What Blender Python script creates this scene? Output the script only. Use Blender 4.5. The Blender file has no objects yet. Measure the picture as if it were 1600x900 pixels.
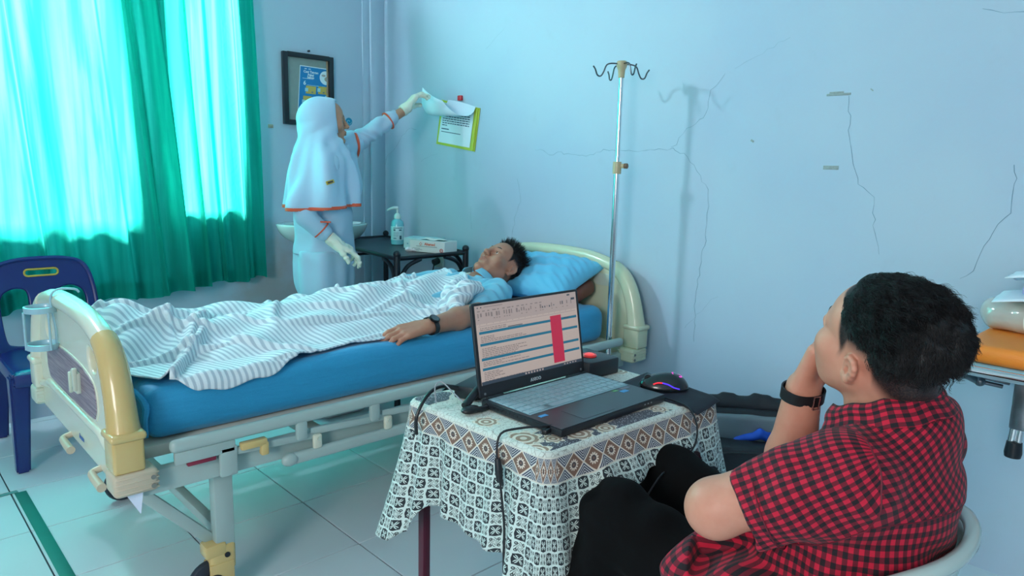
import bpy, bmesh, math, random
import numpy as np
from mathutils import Vector, Matrix

# ------------------------------------------------------------------ camera
SC = bpy.context.scene
COL = SC.collection
PI = math.pi
rnd = random.Random(7)
nrs = np.random.RandomState(5)

def cam_axes(yaw, pitch, roll):
    f = Vector((math.cos(yaw) * math.cos(pitch), math.sin(yaw) * math.cos(pitch), -math.sin(pitch)))
    r = Vector((math.sin(yaw), -math.cos(yaw), 0)); d = f.cross(r)
    c, s = math.cos(roll), math.sin(roll)
    return c * r + s * d, -s * r + c * d, f
cr, cd, cf = cam_axes(math.radians(46.43340298), math.radians(9.41527704), math.radians(-1.36360459))
camd = bpy.data.cameras.new('camera'); cam = bpy.data.objects.new('camera', camd); COL.objects.link(cam)
camd.sensor_width = 36.0; camd.sensor_fit = 'HORIZONTAL'; camd.lens = 1111.2 * 36.0 / 1600.0
camd.clip_start = 0.05; camd.clip_end = 100
m3 = Matrix((cr, -cd, -cf)).transposed().to_4x4()
cam.matrix_world = Matrix.Translation((-2.6316, -4.0220, 1.2604)) @ m3
SC.camera = cam

# ------------------------------------------------------------------ light
SC.view_settings.view_transform = 'Standard'; SC.view_settings.look = 'None'
SC.view_settings.gamma = 1.0; SC.view_settings.use_curve_mapping = False
SC.view_settings.exposure = 0.10
SC.cycles.use_denoising = True
SC.cycles.max_bounces = 8; SC.cycles.diffuse_bounces = 5; SC.cycles.transmission_bounces = 6
SC.cycles.transparent_max_bounces = 12
SC.cycles.sample_clamp_indirect = 6.0
SC.cycles.caustics_reflective = False; SC.cycles.caustics_refractive = False
W = bpy.data.worlds.new('daylight'); SC.world = W; W.use_nodes = True
wbg = W.node_tree.nodes['Background']
wbg.inputs[0].default_value = (0.78, 0.92, 1.0, 1); wbg.inputs[1].default_value = 0.9

def area(name, loc, aim, sx, sy, power, color):
    l = bpy.data.lights.new(name, 'AREA'); l.shape = 'RECTANGLE'; l.size = sx; l.size_y = sy
    l.energy = power; l.color = color
    o = bpy.data.objects.new(name, l); COL.objects.link(o)
    o.location = loc
    o.rotation_euler = (Vector(aim) - Vector(loc)).to_track_quat('-Z', 'Y').to_euler()
    return o
# daylight through the curtained window (sky side, outside the glass)
area('sky_light_window', (-1.75, 2.6, 2.2), (-1.60, 0, 1.55), 1.0, 1.0, 1950, (0.90, 0.98, 1.0))
# ventilation opening above the curtain rod: throws the soft shadow of the pole
area('vent_light', (-2.67, -0.06, 2.70), (-0.3, -2.2, 1.2), 0.20, 0.20, 52, (0.72, 0.90, 1.0))
# open door of the room behind the camera
area('door_light', (-5.2, -4.5, 1.85), (-1.0, -2.9, 0.9), 1.0, 1.3, 78, (1.0, 0.96, 0.92))

# ------------------------------------------------------------------ helpers
def lin(c):
    c = c / 255.0
    return c / 12.92 if c <= 0.04045 else ((c + 0.055) / 1.055) ** 2.4
def rgb(r, g, b): return (lin(r), lin(g), lin(b), 1.0)

def mat(name, col, rough=0.6, metal=0.0, spec=0.5, noise=0.0, nscale=20.0, bump=0.0, bscale=60.0, sheen=0.0, sss=0.0, coat=0.0, trans=0.0, emit=None, estr=1.0):
    m = bpy.data.materials.new(name); m.use_nodes = True
    nt = m.node_tree; b = nt.nodes['Principled BSDF']
    b.inputs['Base Color'].default_value = col; b.inputs['Roughness'].default_value = rough
    b.inputs['Metallic'].default_value = metal; b.inputs['Specular IOR Level'].default_value = spec
    b.inputs['Sheen Weight'].default_value = sheen; b.inputs['Coat Weight'].default_value = coat
    b.inputs['Transmission Weight'].default_value = trans
    if sss:
        b.inputs['Subsurface Weight'].default_value = sss; b.inputs['Subsurface Radius'].default_value = (0.012, 0.005, 0.003); b.inputs['Subsurface Scale'].default_value = 1.0
    if emit is not None:
        b.inputs['Emission Color'].default_value = emit; b.inputs['Emission Strength'].default_value = estr
    if noise or bump:
        tc = nt.nodes.new('ShaderNodeTexCoord')
        n = nt.nodes.new('ShaderNodeTexNoise'); n.inputs['Scale'].default_value = nscale; n.inputs['Detail'].default_value = 5
        nt.links.new(tc.outputs['Object'], n.inputs['Vector'])
        if noise:
            mx = nt.nodes.new('ShaderNodeMix'); mx.data_type = 'RGBA'
            mx.inputs[6].default_value = tuple(min(1, c * (1 + noise)) for c in col[:3]) + (1,)
            mx.inputs[7].default_value = tuple(c * (1 - noise) for c in col[:3]) + (1,)
            nt.links.new(n.outputs['Fac'], mx.inputs[0]); nt.links.new(mx.outputs[2], b.inputs['Base Color'])
        if bump:
            n2 = nt.nodes.new('ShaderNodeTexNoise'); n2.inputs['Scale'].default_value = bscale; n2.inputs['Detail'].default_value = 4
            nt.links.new(tc.outputs['Object'], n2.inputs['Vector'])
            bp = nt.nodes.new('ShaderNodeBump'); bp.inputs['Strength'].default_value = bump; bp.inputs['Distance'].default_value = 0.004
            nt.links.new(n2.outputs['Fac'], bp.inputs['Height']); nt.links.new(bp.outputs['Normal'], b.inputs['Normal'])
    return m

class X:
    """small wrapper that turns Python arithmetic into Math nodes"""
    def __init__(s, nt, sock): s.nt = nt; s.s = sock
    def _n(s, op, *a):
        n = s.nt.nodes.new('ShaderNodeMath'); n.operation = op
        for i, v in enumerate((s,) + a):
            if isinstance(v, X): s.nt.links.new(v.s, n.inputs[i])
            else: n.inputs[i].default_value = v
        return X(s.nt, n.outputs[0])
    def __add__(s, o): return s._n('ADD', o)
    def __sub__(s, o): return s._n('SUBTRACT', o)
    def __mul__(s, o): return s._n('MULTIPLY', o)
    def __truediv__(s, o): return s._n('DIVIDE', o)
    def fract(s): return s._n('FRACT')
    def floor(s): return s._n('FLOOR')
    def abs(s): return s._n('ABSOLUTE')
    def min(s, o): return s._n('MINIMUM', o)
    def max(s, o): return s._n('MAXIMUM', o)
    def lt(s, o): return s._n('LESS_THAN', o)
    def gt(s, o): return s._n('GREATER_THAN', o)
    def sin(s): return s._n('SINE')
    def cos(s): return s._n('COSINE')
    def sqrt(s): return s._n('SQRT')
    def pow(s, o): return s._n('POWER', o)
    def atan2(s, o): return s._n('ARCTAN2', o)
    def mod2(s): return (s * 0.5).fract() * 2.0
    def smooth(s, a, b):
        n = s.nt.nodes.new('ShaderNodeMapRange'); n.interpolation_type = 'SMOOTHSTEP'
        s.nt.links.new(s.s, n.inputs[0]); n.inputs[1].default_value = a; n.inputs[2].default_value = b
        return X(s.nt, n.outputs[0])
def uvnodes(m, kind='UV'):
    nt = m.node_tree; tc = nt.nodes.new('ShaderNodeTexCoord'); sp = nt.nodes.new('ShaderNodeSeparateXYZ')
    nt.links.new(tc.outputs[kind], sp.inputs[0])
    return nt, [X(nt, sp.outputs[i]) for i in range(3)], tc
def mixc(nt, fac, a, b):
    n = nt.nodes.new('ShaderNodeMix'); n.data_type = 'RGBA'
    for i, v in ((0, fac), (6, a), (7, b)):
        if isinstance(v, X): nt.links.new(v.s, n.inputs[i])
        elif hasattr(v, 'links'): nt.links.new(v, n.inputs[i])
        else: n.inputs[i].default_value = v
    return n.outputs[2]
def noisef(nt, tc, scale, detail=4, kind='Object', dist=0.0):
    n = nt.nodes.new('ShaderNodeTexNoise'); n.inputs['Scale'].default_value = scale; n.inputs['Detail'].default_value = detail
    n.inputs['Distortion'].default_value = dist
    nt.links.new(tc.outputs[kind], n.inputs['Vector']); return X(nt, n.outputs['Fac'])
def setcol(m, sock): m.node_tree.links.new(sock, m.node_tree.nodes['Principled BSDF'].inputs['Base Color'])
def setbump(m, fac, strength=0.3, dist=0.002):
    nt = m.node_tree; bp = nt.nodes.new('ShaderNodeBump'); bp.inputs['Strength'].default_value = strength; bp.inputs['Distance'].default_value = dist
    nt.links.new(fac.s, bp.inputs['Height']); nt.links.new(bp.outputs['Normal'], nt.nodes['Principled BSDF'].inputs['Normal'])

def V(*a): return Vector(a)
def par(o, p):
    if p is not None:
        o.parent = p; o.matrix_parent_inverse = world_of(p).inverted()
def world_of(o):
    mtx = o.matrix_basis.copy()
    if o.parent: mtx = world_of(o.parent) @ o.matrix_parent_inverse @ mtx
    return mtx
def tag(o, label=None, cat=None, group=None, kind=None):
    if label: o['label'] = label
    if cat: o['category'] = cat
    if group: o['group'] = group
    if kind: o['kind'] = kind
    return o
def thing(name, label, cat, loc, rz=0, group=None):
    o = bpy.data.objects.new(name, None); COL.objects.link(o); o.location = loc; o.rotation_euler = (0, 0, rz)
    o.empty_display_size = 0.05
    return tag(o, label, cat, group)
def link(name, me, m, parent=None, smooth=False):
    o = bpy.data.objects.new(name, me); COL.objects.link(o)
    if m is not None:
        for mm in (m if isinstance(m, (list, tuple)) else [m]): me.materials.append(mm)
    if smooth: me.polygons.foreach_set('use_smooth', [True] * len(me.polygons))
    par(o, parent); return o
def from_np(name, v, f, m, parent=None, smooth=True):
    me = bpy.data.meshes.new(name); me.from_pydata(np.asarray(v).tolist(), [], np.asarray(f).tolist() if not isinstance(f, list) else f)
    me.validate(); me.update(); return link(name, me, m, parent, smooth)

class MB:
    """collects solids into one bmesh"""
    def __init__(s): s.b = bmesh.new()
    def box(s, c, size, bevel=0.0, R=None, seg=2):
        r = bmesh.ops.create_cube(s.b, size=1.0); vs = r['verts']
        M = Matrix.Translation(c) @ (R.to_4x4() if R is not None else Matrix.Identity(4)) @ Matrix.Diagonal((*size, 1))
        bmesh.ops.transform(s.b, matrix=M, verts=vs)
        if bevel > 0:
            es = list({e for v in vs for e in v.link_edges})
            bmesh.ops.bevel(s.b, geom=es, offset=min(bevel, min(size) * 0.49), segments=seg, affect='EDGES', profile=0.5)
        return s
    def cyl(s, a, b, r, r2=None, n=20, caps=True):
        a = Vector(a); b = Vector(b); d = b - a
        q = d.to_track_quat('Z', 'Y').to_matrix().to_4x4()
        bmesh.ops.create_cone(s.b, cap_ends=caps, segments=n, radius1=r, radius2=r if r2 is None else r2, depth=d.length, matrix=Matrix.Translation((a + b) / 2) @ q)
        return s
    def sph(s, c, r, sc=(1, 1, 1), R=None, n=16):
        bmesh.ops.create_uvsphere(s.b, u_segments=n, v_segments=n // 2 + 2, radius=r, matrix=Matrix.Translation(c) @ (R.to_4x4() if R is not None else Matrix.Identity(4)) @ Matrix.Diagonal((*sc, 1)))
        return s
    def tube(s, pts, r, n=10, closed=False, sm=4, caps=True):
        pts = [Vector(p) for p in pts]
        rs = r if isinstance(r, (list, tuple)) else [r] * len(pts)
        if sm > 1 and len(pts) > 2:
            o = []; ro = []; N = len(pts); rng = range(N if closed else N - 1)
            for i in rng:
                p0 = pts[i - 1] if (i > 0 or closed) else pts[0]; p1 = pts[i]; p2 = pts[(i + 1) % N]
                p3 = pts[(i + 2) % N] if (closed or i + 2 < N) else pts[-1]
                for k in range(sm):
                    t = k / sm
                    o.append(0.5 * ((2 * p1) + (p2 - p0) * t + (2 * p0 - 5 * p1 + 4 * p2 - p3) * t * t + (3 * p1 - p0 - 3 * p2 + p3) * t ** 3))
                    ro.append(rs[i] * (1 - t) + rs[(i + 1) % N] * t)
            if not closed: o.append(pts[-1]); ro.append(rs[-1])
            pts, rs = o, ro
        N = len(pts); rings = []; up = None
        for i, p in enumerate(pts):
            t = (pts[(i + 1) % N] - pts[i - 1]) if (closed or 0 < i < N - 1) else (pts[1] - pts[0] if i == 0 else pts[-1] - pts[-2])
            t = t.normalized() if t.length > 1e-9 else Vector((0, 0, 1))
            if up is None:
                up = t.orthogonal().normalized()
            up = (up - t * up.dot(t)); up = up.normalized() if up.length > 1e-6 else t.orthogonal().normalized()
            w = t.cross(up)
            rings.append([s.b.verts.new(p + rs[i] * (math.cos(2 * PI * k / n) * up + math.sin(2 * PI * k / n) * w)) for k in range(n)])
        for i in range(N if closed else N - 1):
            A, B = rings[i], rings[(i + 1) % N]
            for k in range(n): s.b.faces.new((A[k], A[(k + 1) % n], B[(k + 1) % n], B[k]))
        if caps and not closed: s.b.faces.new(rings[0][::-1]); s.b.faces.new(rings[-1])
        return s
    def lathe(s, c, prof, n=24, axis=None, caps=True):
        c = Vector(c); R = (Vector(axis).to_track_quat('Z', 'Y').to_matrix() if axis is not None else Matrix.Identity(3))
        rings = []
        for r, z in prof: rings.append([s.b.verts.new(c + R @ Vector((max(r, 1e-4) * math.cos(2 * PI * k / n), max(r, 1e-4) * math.sin(2 * PI * k / n), z))) for k in range(n)])
        for A, B in zip(rings, rings[1:]):
            for k in range(n): s.b.faces.new((A[k], A[(k + 1) % n], B[(k + 1) % n], B[k]))
        if caps: s.b.faces.new(rings[0][::-1]); s.b.faces.new(rings[-1])
        return s
    def quad(s, a, b, c, d):
        s.b.faces.new([s.b.verts.new(Vector(p)) for p in (a, b, c, d)]); return s
    def grid(s, fn, nu, nv):
        vs = [[s.b.verts.new(fn(i / nu, j / nv)) for j in range(nv + 1)] for i in range(nu + 1)]
        for i in range(nu):
            for j in range(nv): s.b.faces.new((vs[i][j], vs[i + 1][j], vs[i + 1][j + 1], vs[i][j + 1]))
        return s
    def obj(s, name, m, parent=None, smooth=True, angle=40, M=None):
        bmesh.ops.recalc_face_normals(s.b, faces=s.b.faces)
        if M is not None: bmesh.ops.transform(s.b, matrix=M, verts=s.b.verts)
        me = bpy.data.meshes.new(name); s.b.to_mesh(me); s.b.free()
        o = link(name, me, m, parent)
        if smooth:
            me.polygons.foreach_set('use_smooth', [True] * len(me.polygons))
            me.set_sharp_from_angle(angle=math.radians(angle))
        return o

def plate(name, outline, holes, thick, m, parent, o, ax, ay, bevel=0.0, smooth=True, cyc=False, bres=2):
    """flat outline with holes, extruded and bevelled; local (u,v) -> o + u*ax + v*ay"""
    cu = bpy.data.curves.new(name, 'CURVE'); cu.dimensions = '2D'; cu.fill_mode = 'BOTH'
    for poly in [outline] + list(holes):
        sp = cu.splines.new('POLY'); sp.points.add(len(poly) - 1)
        for p, q in zip(sp.points, poly): p.co = (q[0], q[1], 0, 1)
        sp.use_cyclic_u = True
    cu.extrude = max(thick / 2 - bevel, 0.0); cu.bevel_depth = bevel; cu.bevel_resolution = bres
    if bevel: cu.offset = -bevel
    tmp = bpy.data.objects.new('tmp', cu); COL.objects.link(tmp)
    bpy.context.view_layer.update()
    me = bpy.data.meshes.new_from_object(tmp.evaluated_get(bpy.context.evaluated_depsgraph_get()))
    bpy.data.objects.remove(tmp); bpy.data.curves.remove(cu)
    ax = Vector(ax).normalized(); ay = Vector(ay).normalized(); az = ax.cross(ay)
    M = Matrix((ax, ay, az)).transposed().to_4x4(); M.translation = Vector(o)
    me.transform(M); me.materials.clear()
    ob = link(name, me, m, parent, smooth)
    if smooth: me.set_sharp_from_angle(angle=math.radians(40))
    return ob
def rrect(cx, cy, w, h, r, n=5):
    o = []
    for sx, sy, a0 in ((1, 1, 0), (-1, 1, 90), (-1, -1, 180), (1, -1, 270)):
        for k in range(n + 1):
            a = math.radians(a0 + 90 * k / n)
            o.append((cx + sx * (w / 2 - r) + r * math.cos(a), cy + sy * (h / 2 - r) + r * math.sin(a)))
    return o
def spline2(pts, closed=True, n=6):
    out = []; N = len(pts)
    for i in range(N if closed else N - 1):
        p0, p1, p2, p3 = pts[i - 1 if (closed or i) else 0], pts[i], pts[(i + 1) % N], pts[(i + 2) % N if (closed or i + 2 < N) else N - 1]
        for k in range(n):
            t = k / n
            out.append(tuple(0.5 * ((2 * b) + (c - a) * t + (2 * a - 5 * b + 4 * c - d) * t * t + (3 * b - a - 3 * c + d) * t ** 3) for a, b, c, d in zip(p0, p1, p2, p3)))
    if not closed: out.append(tuple(pts[-1]))
    return out
def text(name, s, size, m, parent, o, ax, ay, bold=0.0, align='CENTER', thick=0.0004):
    cu = bpy.data.curves.new(name, 'FONT'); cu.body = s; cu.size = size; cu.align_x = align; cu.align_y = 'CENTER'
    cu.extrude = thick; cu.offset = bold; cu.resolution_u = 2
    tmp = bpy.data.objects.new('tmp', cu); COL.objects.link(tmp); bpy.context.view_layer.update()
    me = bpy.data.meshes.new_from_object(tmp.evaluated_get(bpy.context.evaluated_depsgraph_get()))
    bpy.data.objects.remove(tmp); bpy.data.curves.remove(cu)
    ax = Vector(ax).normalized(); ay = Vector(ay).normalized(); az = ax.cross(ay)
    M = Matrix((ax, ay, az)).transposed().to_4x4(); M.translation = Vector(o)
    me.transform(M); me.materials.clear()
    return link(name, me, m, parent)
def prints(name, quads, mats, parent, o, ax, ay, lift=0.0004):
    """flat print: quads (u0,v0,u1,v1,matindex[,layer])"""
    ax = Vector(ax).normalized(); ay = Vector(ay).normalized(); az = ax.cross(ay); o = Vector(o)
    vs, fs, mi = [], [], []
    for q in quads:
        L = (q[5] if len(q) > 5 else 0)
        k = len(vs)
        for u, v in ((q[0], q[1]), (q[2], q[1]), (q[2], q[3]), (q[0], q[3])): vs.append(tuple(o + ax * u + ay * v + az * (lift * (1 + L))))
        fs.append((k, k + 1, k + 2, k + 3)); mi.append(q[4])
    me = bpy.data.meshes.new(name); me.from_pydata(vs, [], fs); me.update()
    ob = link(name, me, mats, parent); me.polygons.foreach_set('material_index', mi); return ob

# ------------------------------------------------------------------ implicit surfaces
def hnoise(P, f, seed=0):
    """cheap smooth pseudo noise in [-1,1]"""
    x, y, z = P[..., 0] * f, P[..., 1] * f, P[..., 2] * f
    s = seed * 1.7
    a = np.sin(x * 1.0 + 1.3 * np.sin(y * 1.1 + s) + s) * np.sin(y * 0.9 + 1.2 * np.sin(z * 1.2 + 2 * s) + 1.1)
    b = np.sin(z * 1.3 + 1.1 * np.sin(x * 0.8 - s) + 0.5 * s) * np.sin((x + y) * 0.7 + 2.1 + s)
    return 0.6 * a + 0.4 * b
class SDF:
    def __init__(s, res): s.res = res; s.p = []
    def cap(s, a, b, ra, rb=None, k=0.01, op=1): s.p.append(('c', np.array(a, float), np.array(b, float), ra, ra if rb is None else rb, k, op)); return s
    def chain(s, pts, rs, k=0.01, op=1):
        for i in range(len(pts) - 1): s.cap(pts[i], pts[i + 1], rs[i], rs[i + 1], k, op)
        return s
    def ell(s, c, r, R=None, k=0.01, op=1): s.p.append(('e', np.array(c, float), np.array(r, float), np.array(R if R is not None else np.eye(3), float), 0, k, op)); return s
    def box(s, c, h, rd, R=None, k=0.01, op=1): s.p.append(('b', np.array(c, float), np.array(h, float), np.array(R if R is not None else np.eye(3), float), rd, k, op)); return s
    def xf(s, F, O):
        """move all primitives so far by frame F (columns = axes) and origin O"""
        F = np.array(F, float); O = np.array(O, float); q = []
        for p in s.p:
            if p[0] == 'c': q.append(('c', F @ p[1] + O, F @ p[2] + O) + p[3:])
            else: q.append((p[0], F @ p[1] + O, p[2], F @ p[3]) + p[4:])
        s.p = q; return s
    def mesh(s, cuts=(), disp=None, smooth=1, cutround=None):
        lo = np.full(3, 1e9); hi = -lo
        for p in s.p:
            if p[-1] < 0: continue
            if p[0] == 'c':
                r = max(p[3], p[4]); lo = np.minimum(lo, np.minimum(p[1], p[2]) - r); hi = np.maximum(hi, np.maximum(p[1], p[2]) + r)
            else:
                r = np.abs(p[3]) @ p[2] + (p[4] if p[0] == 'b' else 0); lo = np.minimum(lo, p[1] - r); hi = np.maximum(hi, p[1] + r)
        pad = 4 * s.res + (0.012 if disp is not None else 0.004); lo -= pad; hi += pad
        n = np.ceil((hi - lo) / s.res).astype(int) + 1
        ax = [lo[i] + s.res * np.arange(n[i]) for i in range(3)]
        G = np.full(n, 0.05, np.float32)
        for p in s.p:
            k = p[5]
            if p[0] == 'c':
                r = max(p[3], p[4]) + 0.03 + k; a0 = np.minimum(p[1], p[2]) - r; a1 = np.maximum(p[1], p[2]) + r
            else:
                r = np.abs(p[3]) @ p[2] + 0.03 + k + (p[4] if p[0] == 'b' else 0); a0 = p[1] - r; a1 = p[1] + r
            i0 = np.clip(np.floor((a0 - lo) / s.res).astype(int), 0, n); i1 = np.clip(np.ceil((a1 - lo) / s.res).astype(int) + 1, 0, n)
            if np.any(i1 <= i0): continue
            sl = tuple(slice(i0[i], i1[i]) for i in range(3))
            Xg = np.stack(np.meshgrid(*[ax[i][sl[i]] for i in range(3)], indexing='ij'), -1).astype(np.float32)
            if p[0] == 'c':
                ab = p[2] - p[1]; L = max(ab @ ab, 1e-12); q = Xg - p[1].astype(np.float32)
                t = np.clip((q @ ab.astype(np.float32)) / L, 0, 1)
                d = np.sqrt(((q - t[..., None] * ab.astype(np.float32)) ** 2).sum(-1)) - (p[3] + t * (p[4] - p[3]))
            elif p[0] == 'e':
                q = (Xg - p[1].astype(np.float32)) @ p[3].astype(np.float32)
                k0 = np.sqrt(((q / p[2].astype(np.float32)) ** 2).sum(-1)) + 1e-6; k1 = np.sqrt(((q / (p[2] ** 2).astype(np.float32)) ** 2).sum(-1)) + 1e-6
                d = k0 * (k0 - 1) / k1
            else:
                q = np.abs((Xg - p[1].astype(np.float32)) @ p[3].astype(np.float32)) - p[2].astype(np.float32)
                d = np.sqrt((np.maximum(q, 0) ** 2).sum(-1)) + np.minimum(q.max(-1), 0) - p[4]
            g = G[sl]
            if p[-1] > 0:
                h = np.maximum(k - np.abs(g - d), 0) / k; G[sl] = np.minimum(g, d) - h * h * k * 0.25
            else:
                h = np.maximum(k - np.abs(-g - d), 0) / k; G[sl] = np.maximum(g, -d) + h * h * k * 0.25
        if disp is not None or cuts:
            near = np.where(np.abs(G) < 0.03)
            P = np.stack([ax[i][near[i]] for i in range(3)], -1)
            if disp is not None: G[near] -= disp(P).astype(np.float32)
            if cuts:
                Xg = [ax[i].astype(np.float32).reshape([-1 if j == i else 1 for j in range(3)]) for i in range(3)]
                for (o, nn) in cuts:     # keep the side the normal points away from
                    d = sum((Xg[i] - o[i]) * nn[i] for i in range(3)); G = np.maximum(G, d.astype(np.float32))
        v, f = nets(G, lo, s.res)
        for _ in range(smooth): v = lap(v, f)
        return v, f
def nets(G, lo, res):
    S = G < 0; nx, ny, nz = G.shape
    c = np.zeros((nx - 1, ny - 1, nz - 1), np.int8)
    for dx in (0, 1):
        for dy in (0, 1):
            for dz in (0, 1): c += S[dx:nx - 1 + dx, dy:ny - 1 + dy, dz:nz - 1 + dz]
    I = np.argwhere((c > 0) & (c < 8)); idx = np.full(c.shape, -1, np.int64); idx[tuple(I.T)] = np.arange(len(I))
    acc = np.zeros((len(I), 3)); cnt = np.zeros(len(I))
    cor = [(x, y, z) for x in (0, 1) for y in (0, 1) for z in (0, 1)]
    for a in cor:
        for ax_ in range(3):
            if a[ax_]: continue
            b = list(a); b[ax_] = 1
            ga = G[I[:, 0] + a[0], I[:, 1] + a[1], I[:, 2] + a[2]]; gb = G[I[:, 0] + b[0], I[:, 1] + b[1], I[:, 2] + b[2]]
            cr_ = (ga < 0) != (gb < 0); t = np.where(cr_, ga / np.where(np.abs(ga - gb) < 1e-12, 1, ga - gb), 0)
            p = np.tile(np.array(a, float), (len(I), 1)); p[:, ax_] += t
            acc[cr_] += p[cr_]; cnt[cr_] += 1
    v = (I + acc / cnt[:, None]) * res + lo
    F = []
    for ax_ in range(3):
        sl0 = [slice(None)] * 3; sl1 = [slice(None)] * 3; sl0[ax_] = slice(0, -1); sl1[ax_] = slice(1, None)
        A = S[tuple(sl0)]; B = S[tuple(sl1)]; E = np.argwhere(A != B)
        u, w = (ax_ + 1) % 3, (ax_ + 2) % 3
        ok = (E[:, u] > 0) & (E[:, w] > 0) & (E[:, u] < G.shape[u] - 1) & (E[:, w] < G.shape[w] - 1); E = E[ok]
        def g(du, dw):
            q = E.copy(); q[:, u] -= du; q[:, w] -= dw; return idx[tuple(q.T)]
        q = np.stack([g(1, 1), g(0, 1), g(0, 0), g(1, 0)], -1)
        fl = A[tuple(E.T)]; q[~fl] = q[~fl][:, ::-1]; F.append(q)
    F = np.concatenate(F); return v, F
def lap(v, f, w=0.5):
    acc = np.zeros_like(v); cnt = np.zeros(len(v))
    for i in range(4):
        for j in (1, 3):
            np.add.at(acc, f[:, i], v[f[:, (i + j) % 4]]); np.add.at(cnt, f[:, i], 1)
    return v * (1 - w) + w * acc / np.maximum(cnt, 1)[:, None]
def joinvf(*L):
    vs, fs, n = [], [], 0
    for v, f in L: vs.append(v); fs.append(f + n); n += len(v)
    return np.concatenate(vs), np.concatenate(fs)
def fast(name, v, f, m, parent=None, uv=None):
    me = bpy.data.meshes.new(name); nf = len(f)
    me.vertices.add(len(v)); me.vertices.foreach_set('co', np.asarray(v, np.float32).ravel())
    me.loops.add(nf * 4); me.loops.foreach_set('vertex_index', np.asarray(f, np.int32).ravel())
    me.polygons.add(nf); me.polygons.foreach_set('loop_start', np.arange(nf, dtype=np.int32) * 4)
    me.polygons.foreach_set('use_smooth', np.ones(nf, bool))
    me.update(calc_edges=True)
    if uv is not None:
        l = me.uv_layers.new(name='UVMap'); l.data.foreach_set('uv', np.asarray(uv, np.float32).ravel())
    return link(name, me, m, parent)
def paint(ob, name, vals):
    a = ob.data.attributes.new(name, 'FLOAT', 'POINT'); a.data.foreach_set('value', np.asarray(vals, np.float32))
def frame(fwd, up):
    f = np.array(fwd, float); f /= np.linalg.norm(f); u = np.array(up, float); u -= f * (u @ f); u /= np.linalg.norm(u)
    r = np.cross(f, u); return np.stack([r, f, u], 1)
def rotm(axis, deg): return np.array(Matrix.Rotation(math.radians(deg), 3, Vector(axis)))
# ------------------------------------------------------------------ room materials
def wall_mat(name, base, damp=False):
    m = mat(name, base, 0.55, spec=0.35)
    nt, (x, y, z), tc = uvnodes(m, 'Object')
    n1 = noisef(nt, tc, 1.3, 5); n2 = noisef(nt, tc, 9, 6)
    c = mixc(nt, n1.smooth(0.35, 0.7), base, tuple(a * b for a, b in zip(base[:3], (0.90, 0.93, 0.98))) + (1,))
    c = mixc(nt, n2.smooth(0.62, 0.8) * 0.25, c, tuple(a * 0.8 for a in base[:3]) + (1,))
    if damp:
        d = ((x + 0.78).abs() * 2.2 + (z - 0.5).abs() * 1.5 + n2 * 0.9)
        mask = d.smooth(1.25, 0.55)
        c = mixc(nt, mask * 0.75, c, rgb(170, 160, 160))
        low = (z + n2 * 0.5).smooth(0.62, 0.25); c = mixc(nt, low * 0.35, c, rgb(175, 178, 186))
    else:
        low = (z + n2 * 0.5).smooth(0.55, 0.25); c = mixc(nt, low * 0.3, c, rgb(170, 185, 195))
    setcol(m, c); setbump(m, noisef(nt, tc, 45, 5), 0.12, 0.004)
    return m
WALLC = (0.46, 0.585, 0.70, 1)
M_wall = wall_mat('painted_wall', WALLC)
M_wall2 = wall_mat('painted_wall_damp', WALLC, True)
M_ceil = mat('ceiling_paint', (0.75, 0.8, 0.84, 1), 0.8)
M_tile = mat('floor_tile', (0.62, 0.74, 0.80, 1), 0.16, spec=0.5)
nt, (x, y, z), tc = uvnodes(M_tile, 'Object')
n1 = noisef(nt, tc, 3.0, 4); setcol(M_tile, mixc(nt, n1.smooth(0.3, 0.75) * 0.5, (0.68, 0.77, 0.82, 1), (0.60, 0.70, 0.77, 1)))
rr = nt.nodes.new('ShaderNodeMapRange'); nt.links.new(n1.s, rr.inputs[0]); rr.inputs[3].default_value = 0.12; rr.inputs[4].default_value = 0.3
nt.links.new(rr.outputs[0], nt.nodes['Principled BSDF'].inputs['Roughness'])
M_grout = mat('grout', rgb(52, 66, 76), 0.9)
M_crack = mat('crack', rgb(104, 140, 164), 0.9)
M_green = mat('green_tape', rgb(22, 120, 108), 0.5, noise=0.15, nscale=12)
M_glass = bpy.data.materials.new('window_glass'); M_glass.use_nodes = True
nt = M_glass.node_tree; nt.nodes.clear()
out = nt.nodes.new('ShaderNodeOutputMaterial'); mx = nt.nodes.new('ShaderNodeMixShader'); tr = nt.nodes.new('ShaderNodeBsdfTransparent'); gl = nt.nodes.new('ShaderNodeBsdfGlossy')
gl.inputs['Roughness'].default_value = 0.03; tr.inputs[0].default_value = (0.95, 0.98, 0.98, 1); mx.inputs[0].default_value = 0.07
nt.links.new(tr.outputs[0], mx.inputs[1]); nt.links.new(gl.outputs[0], mx.inputs[2]); nt.links.new(mx.outputs[0], out.inputs[0])
M_frame = mat('window_frame_paint', rgb(120, 150, 160), 0.5)

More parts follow.
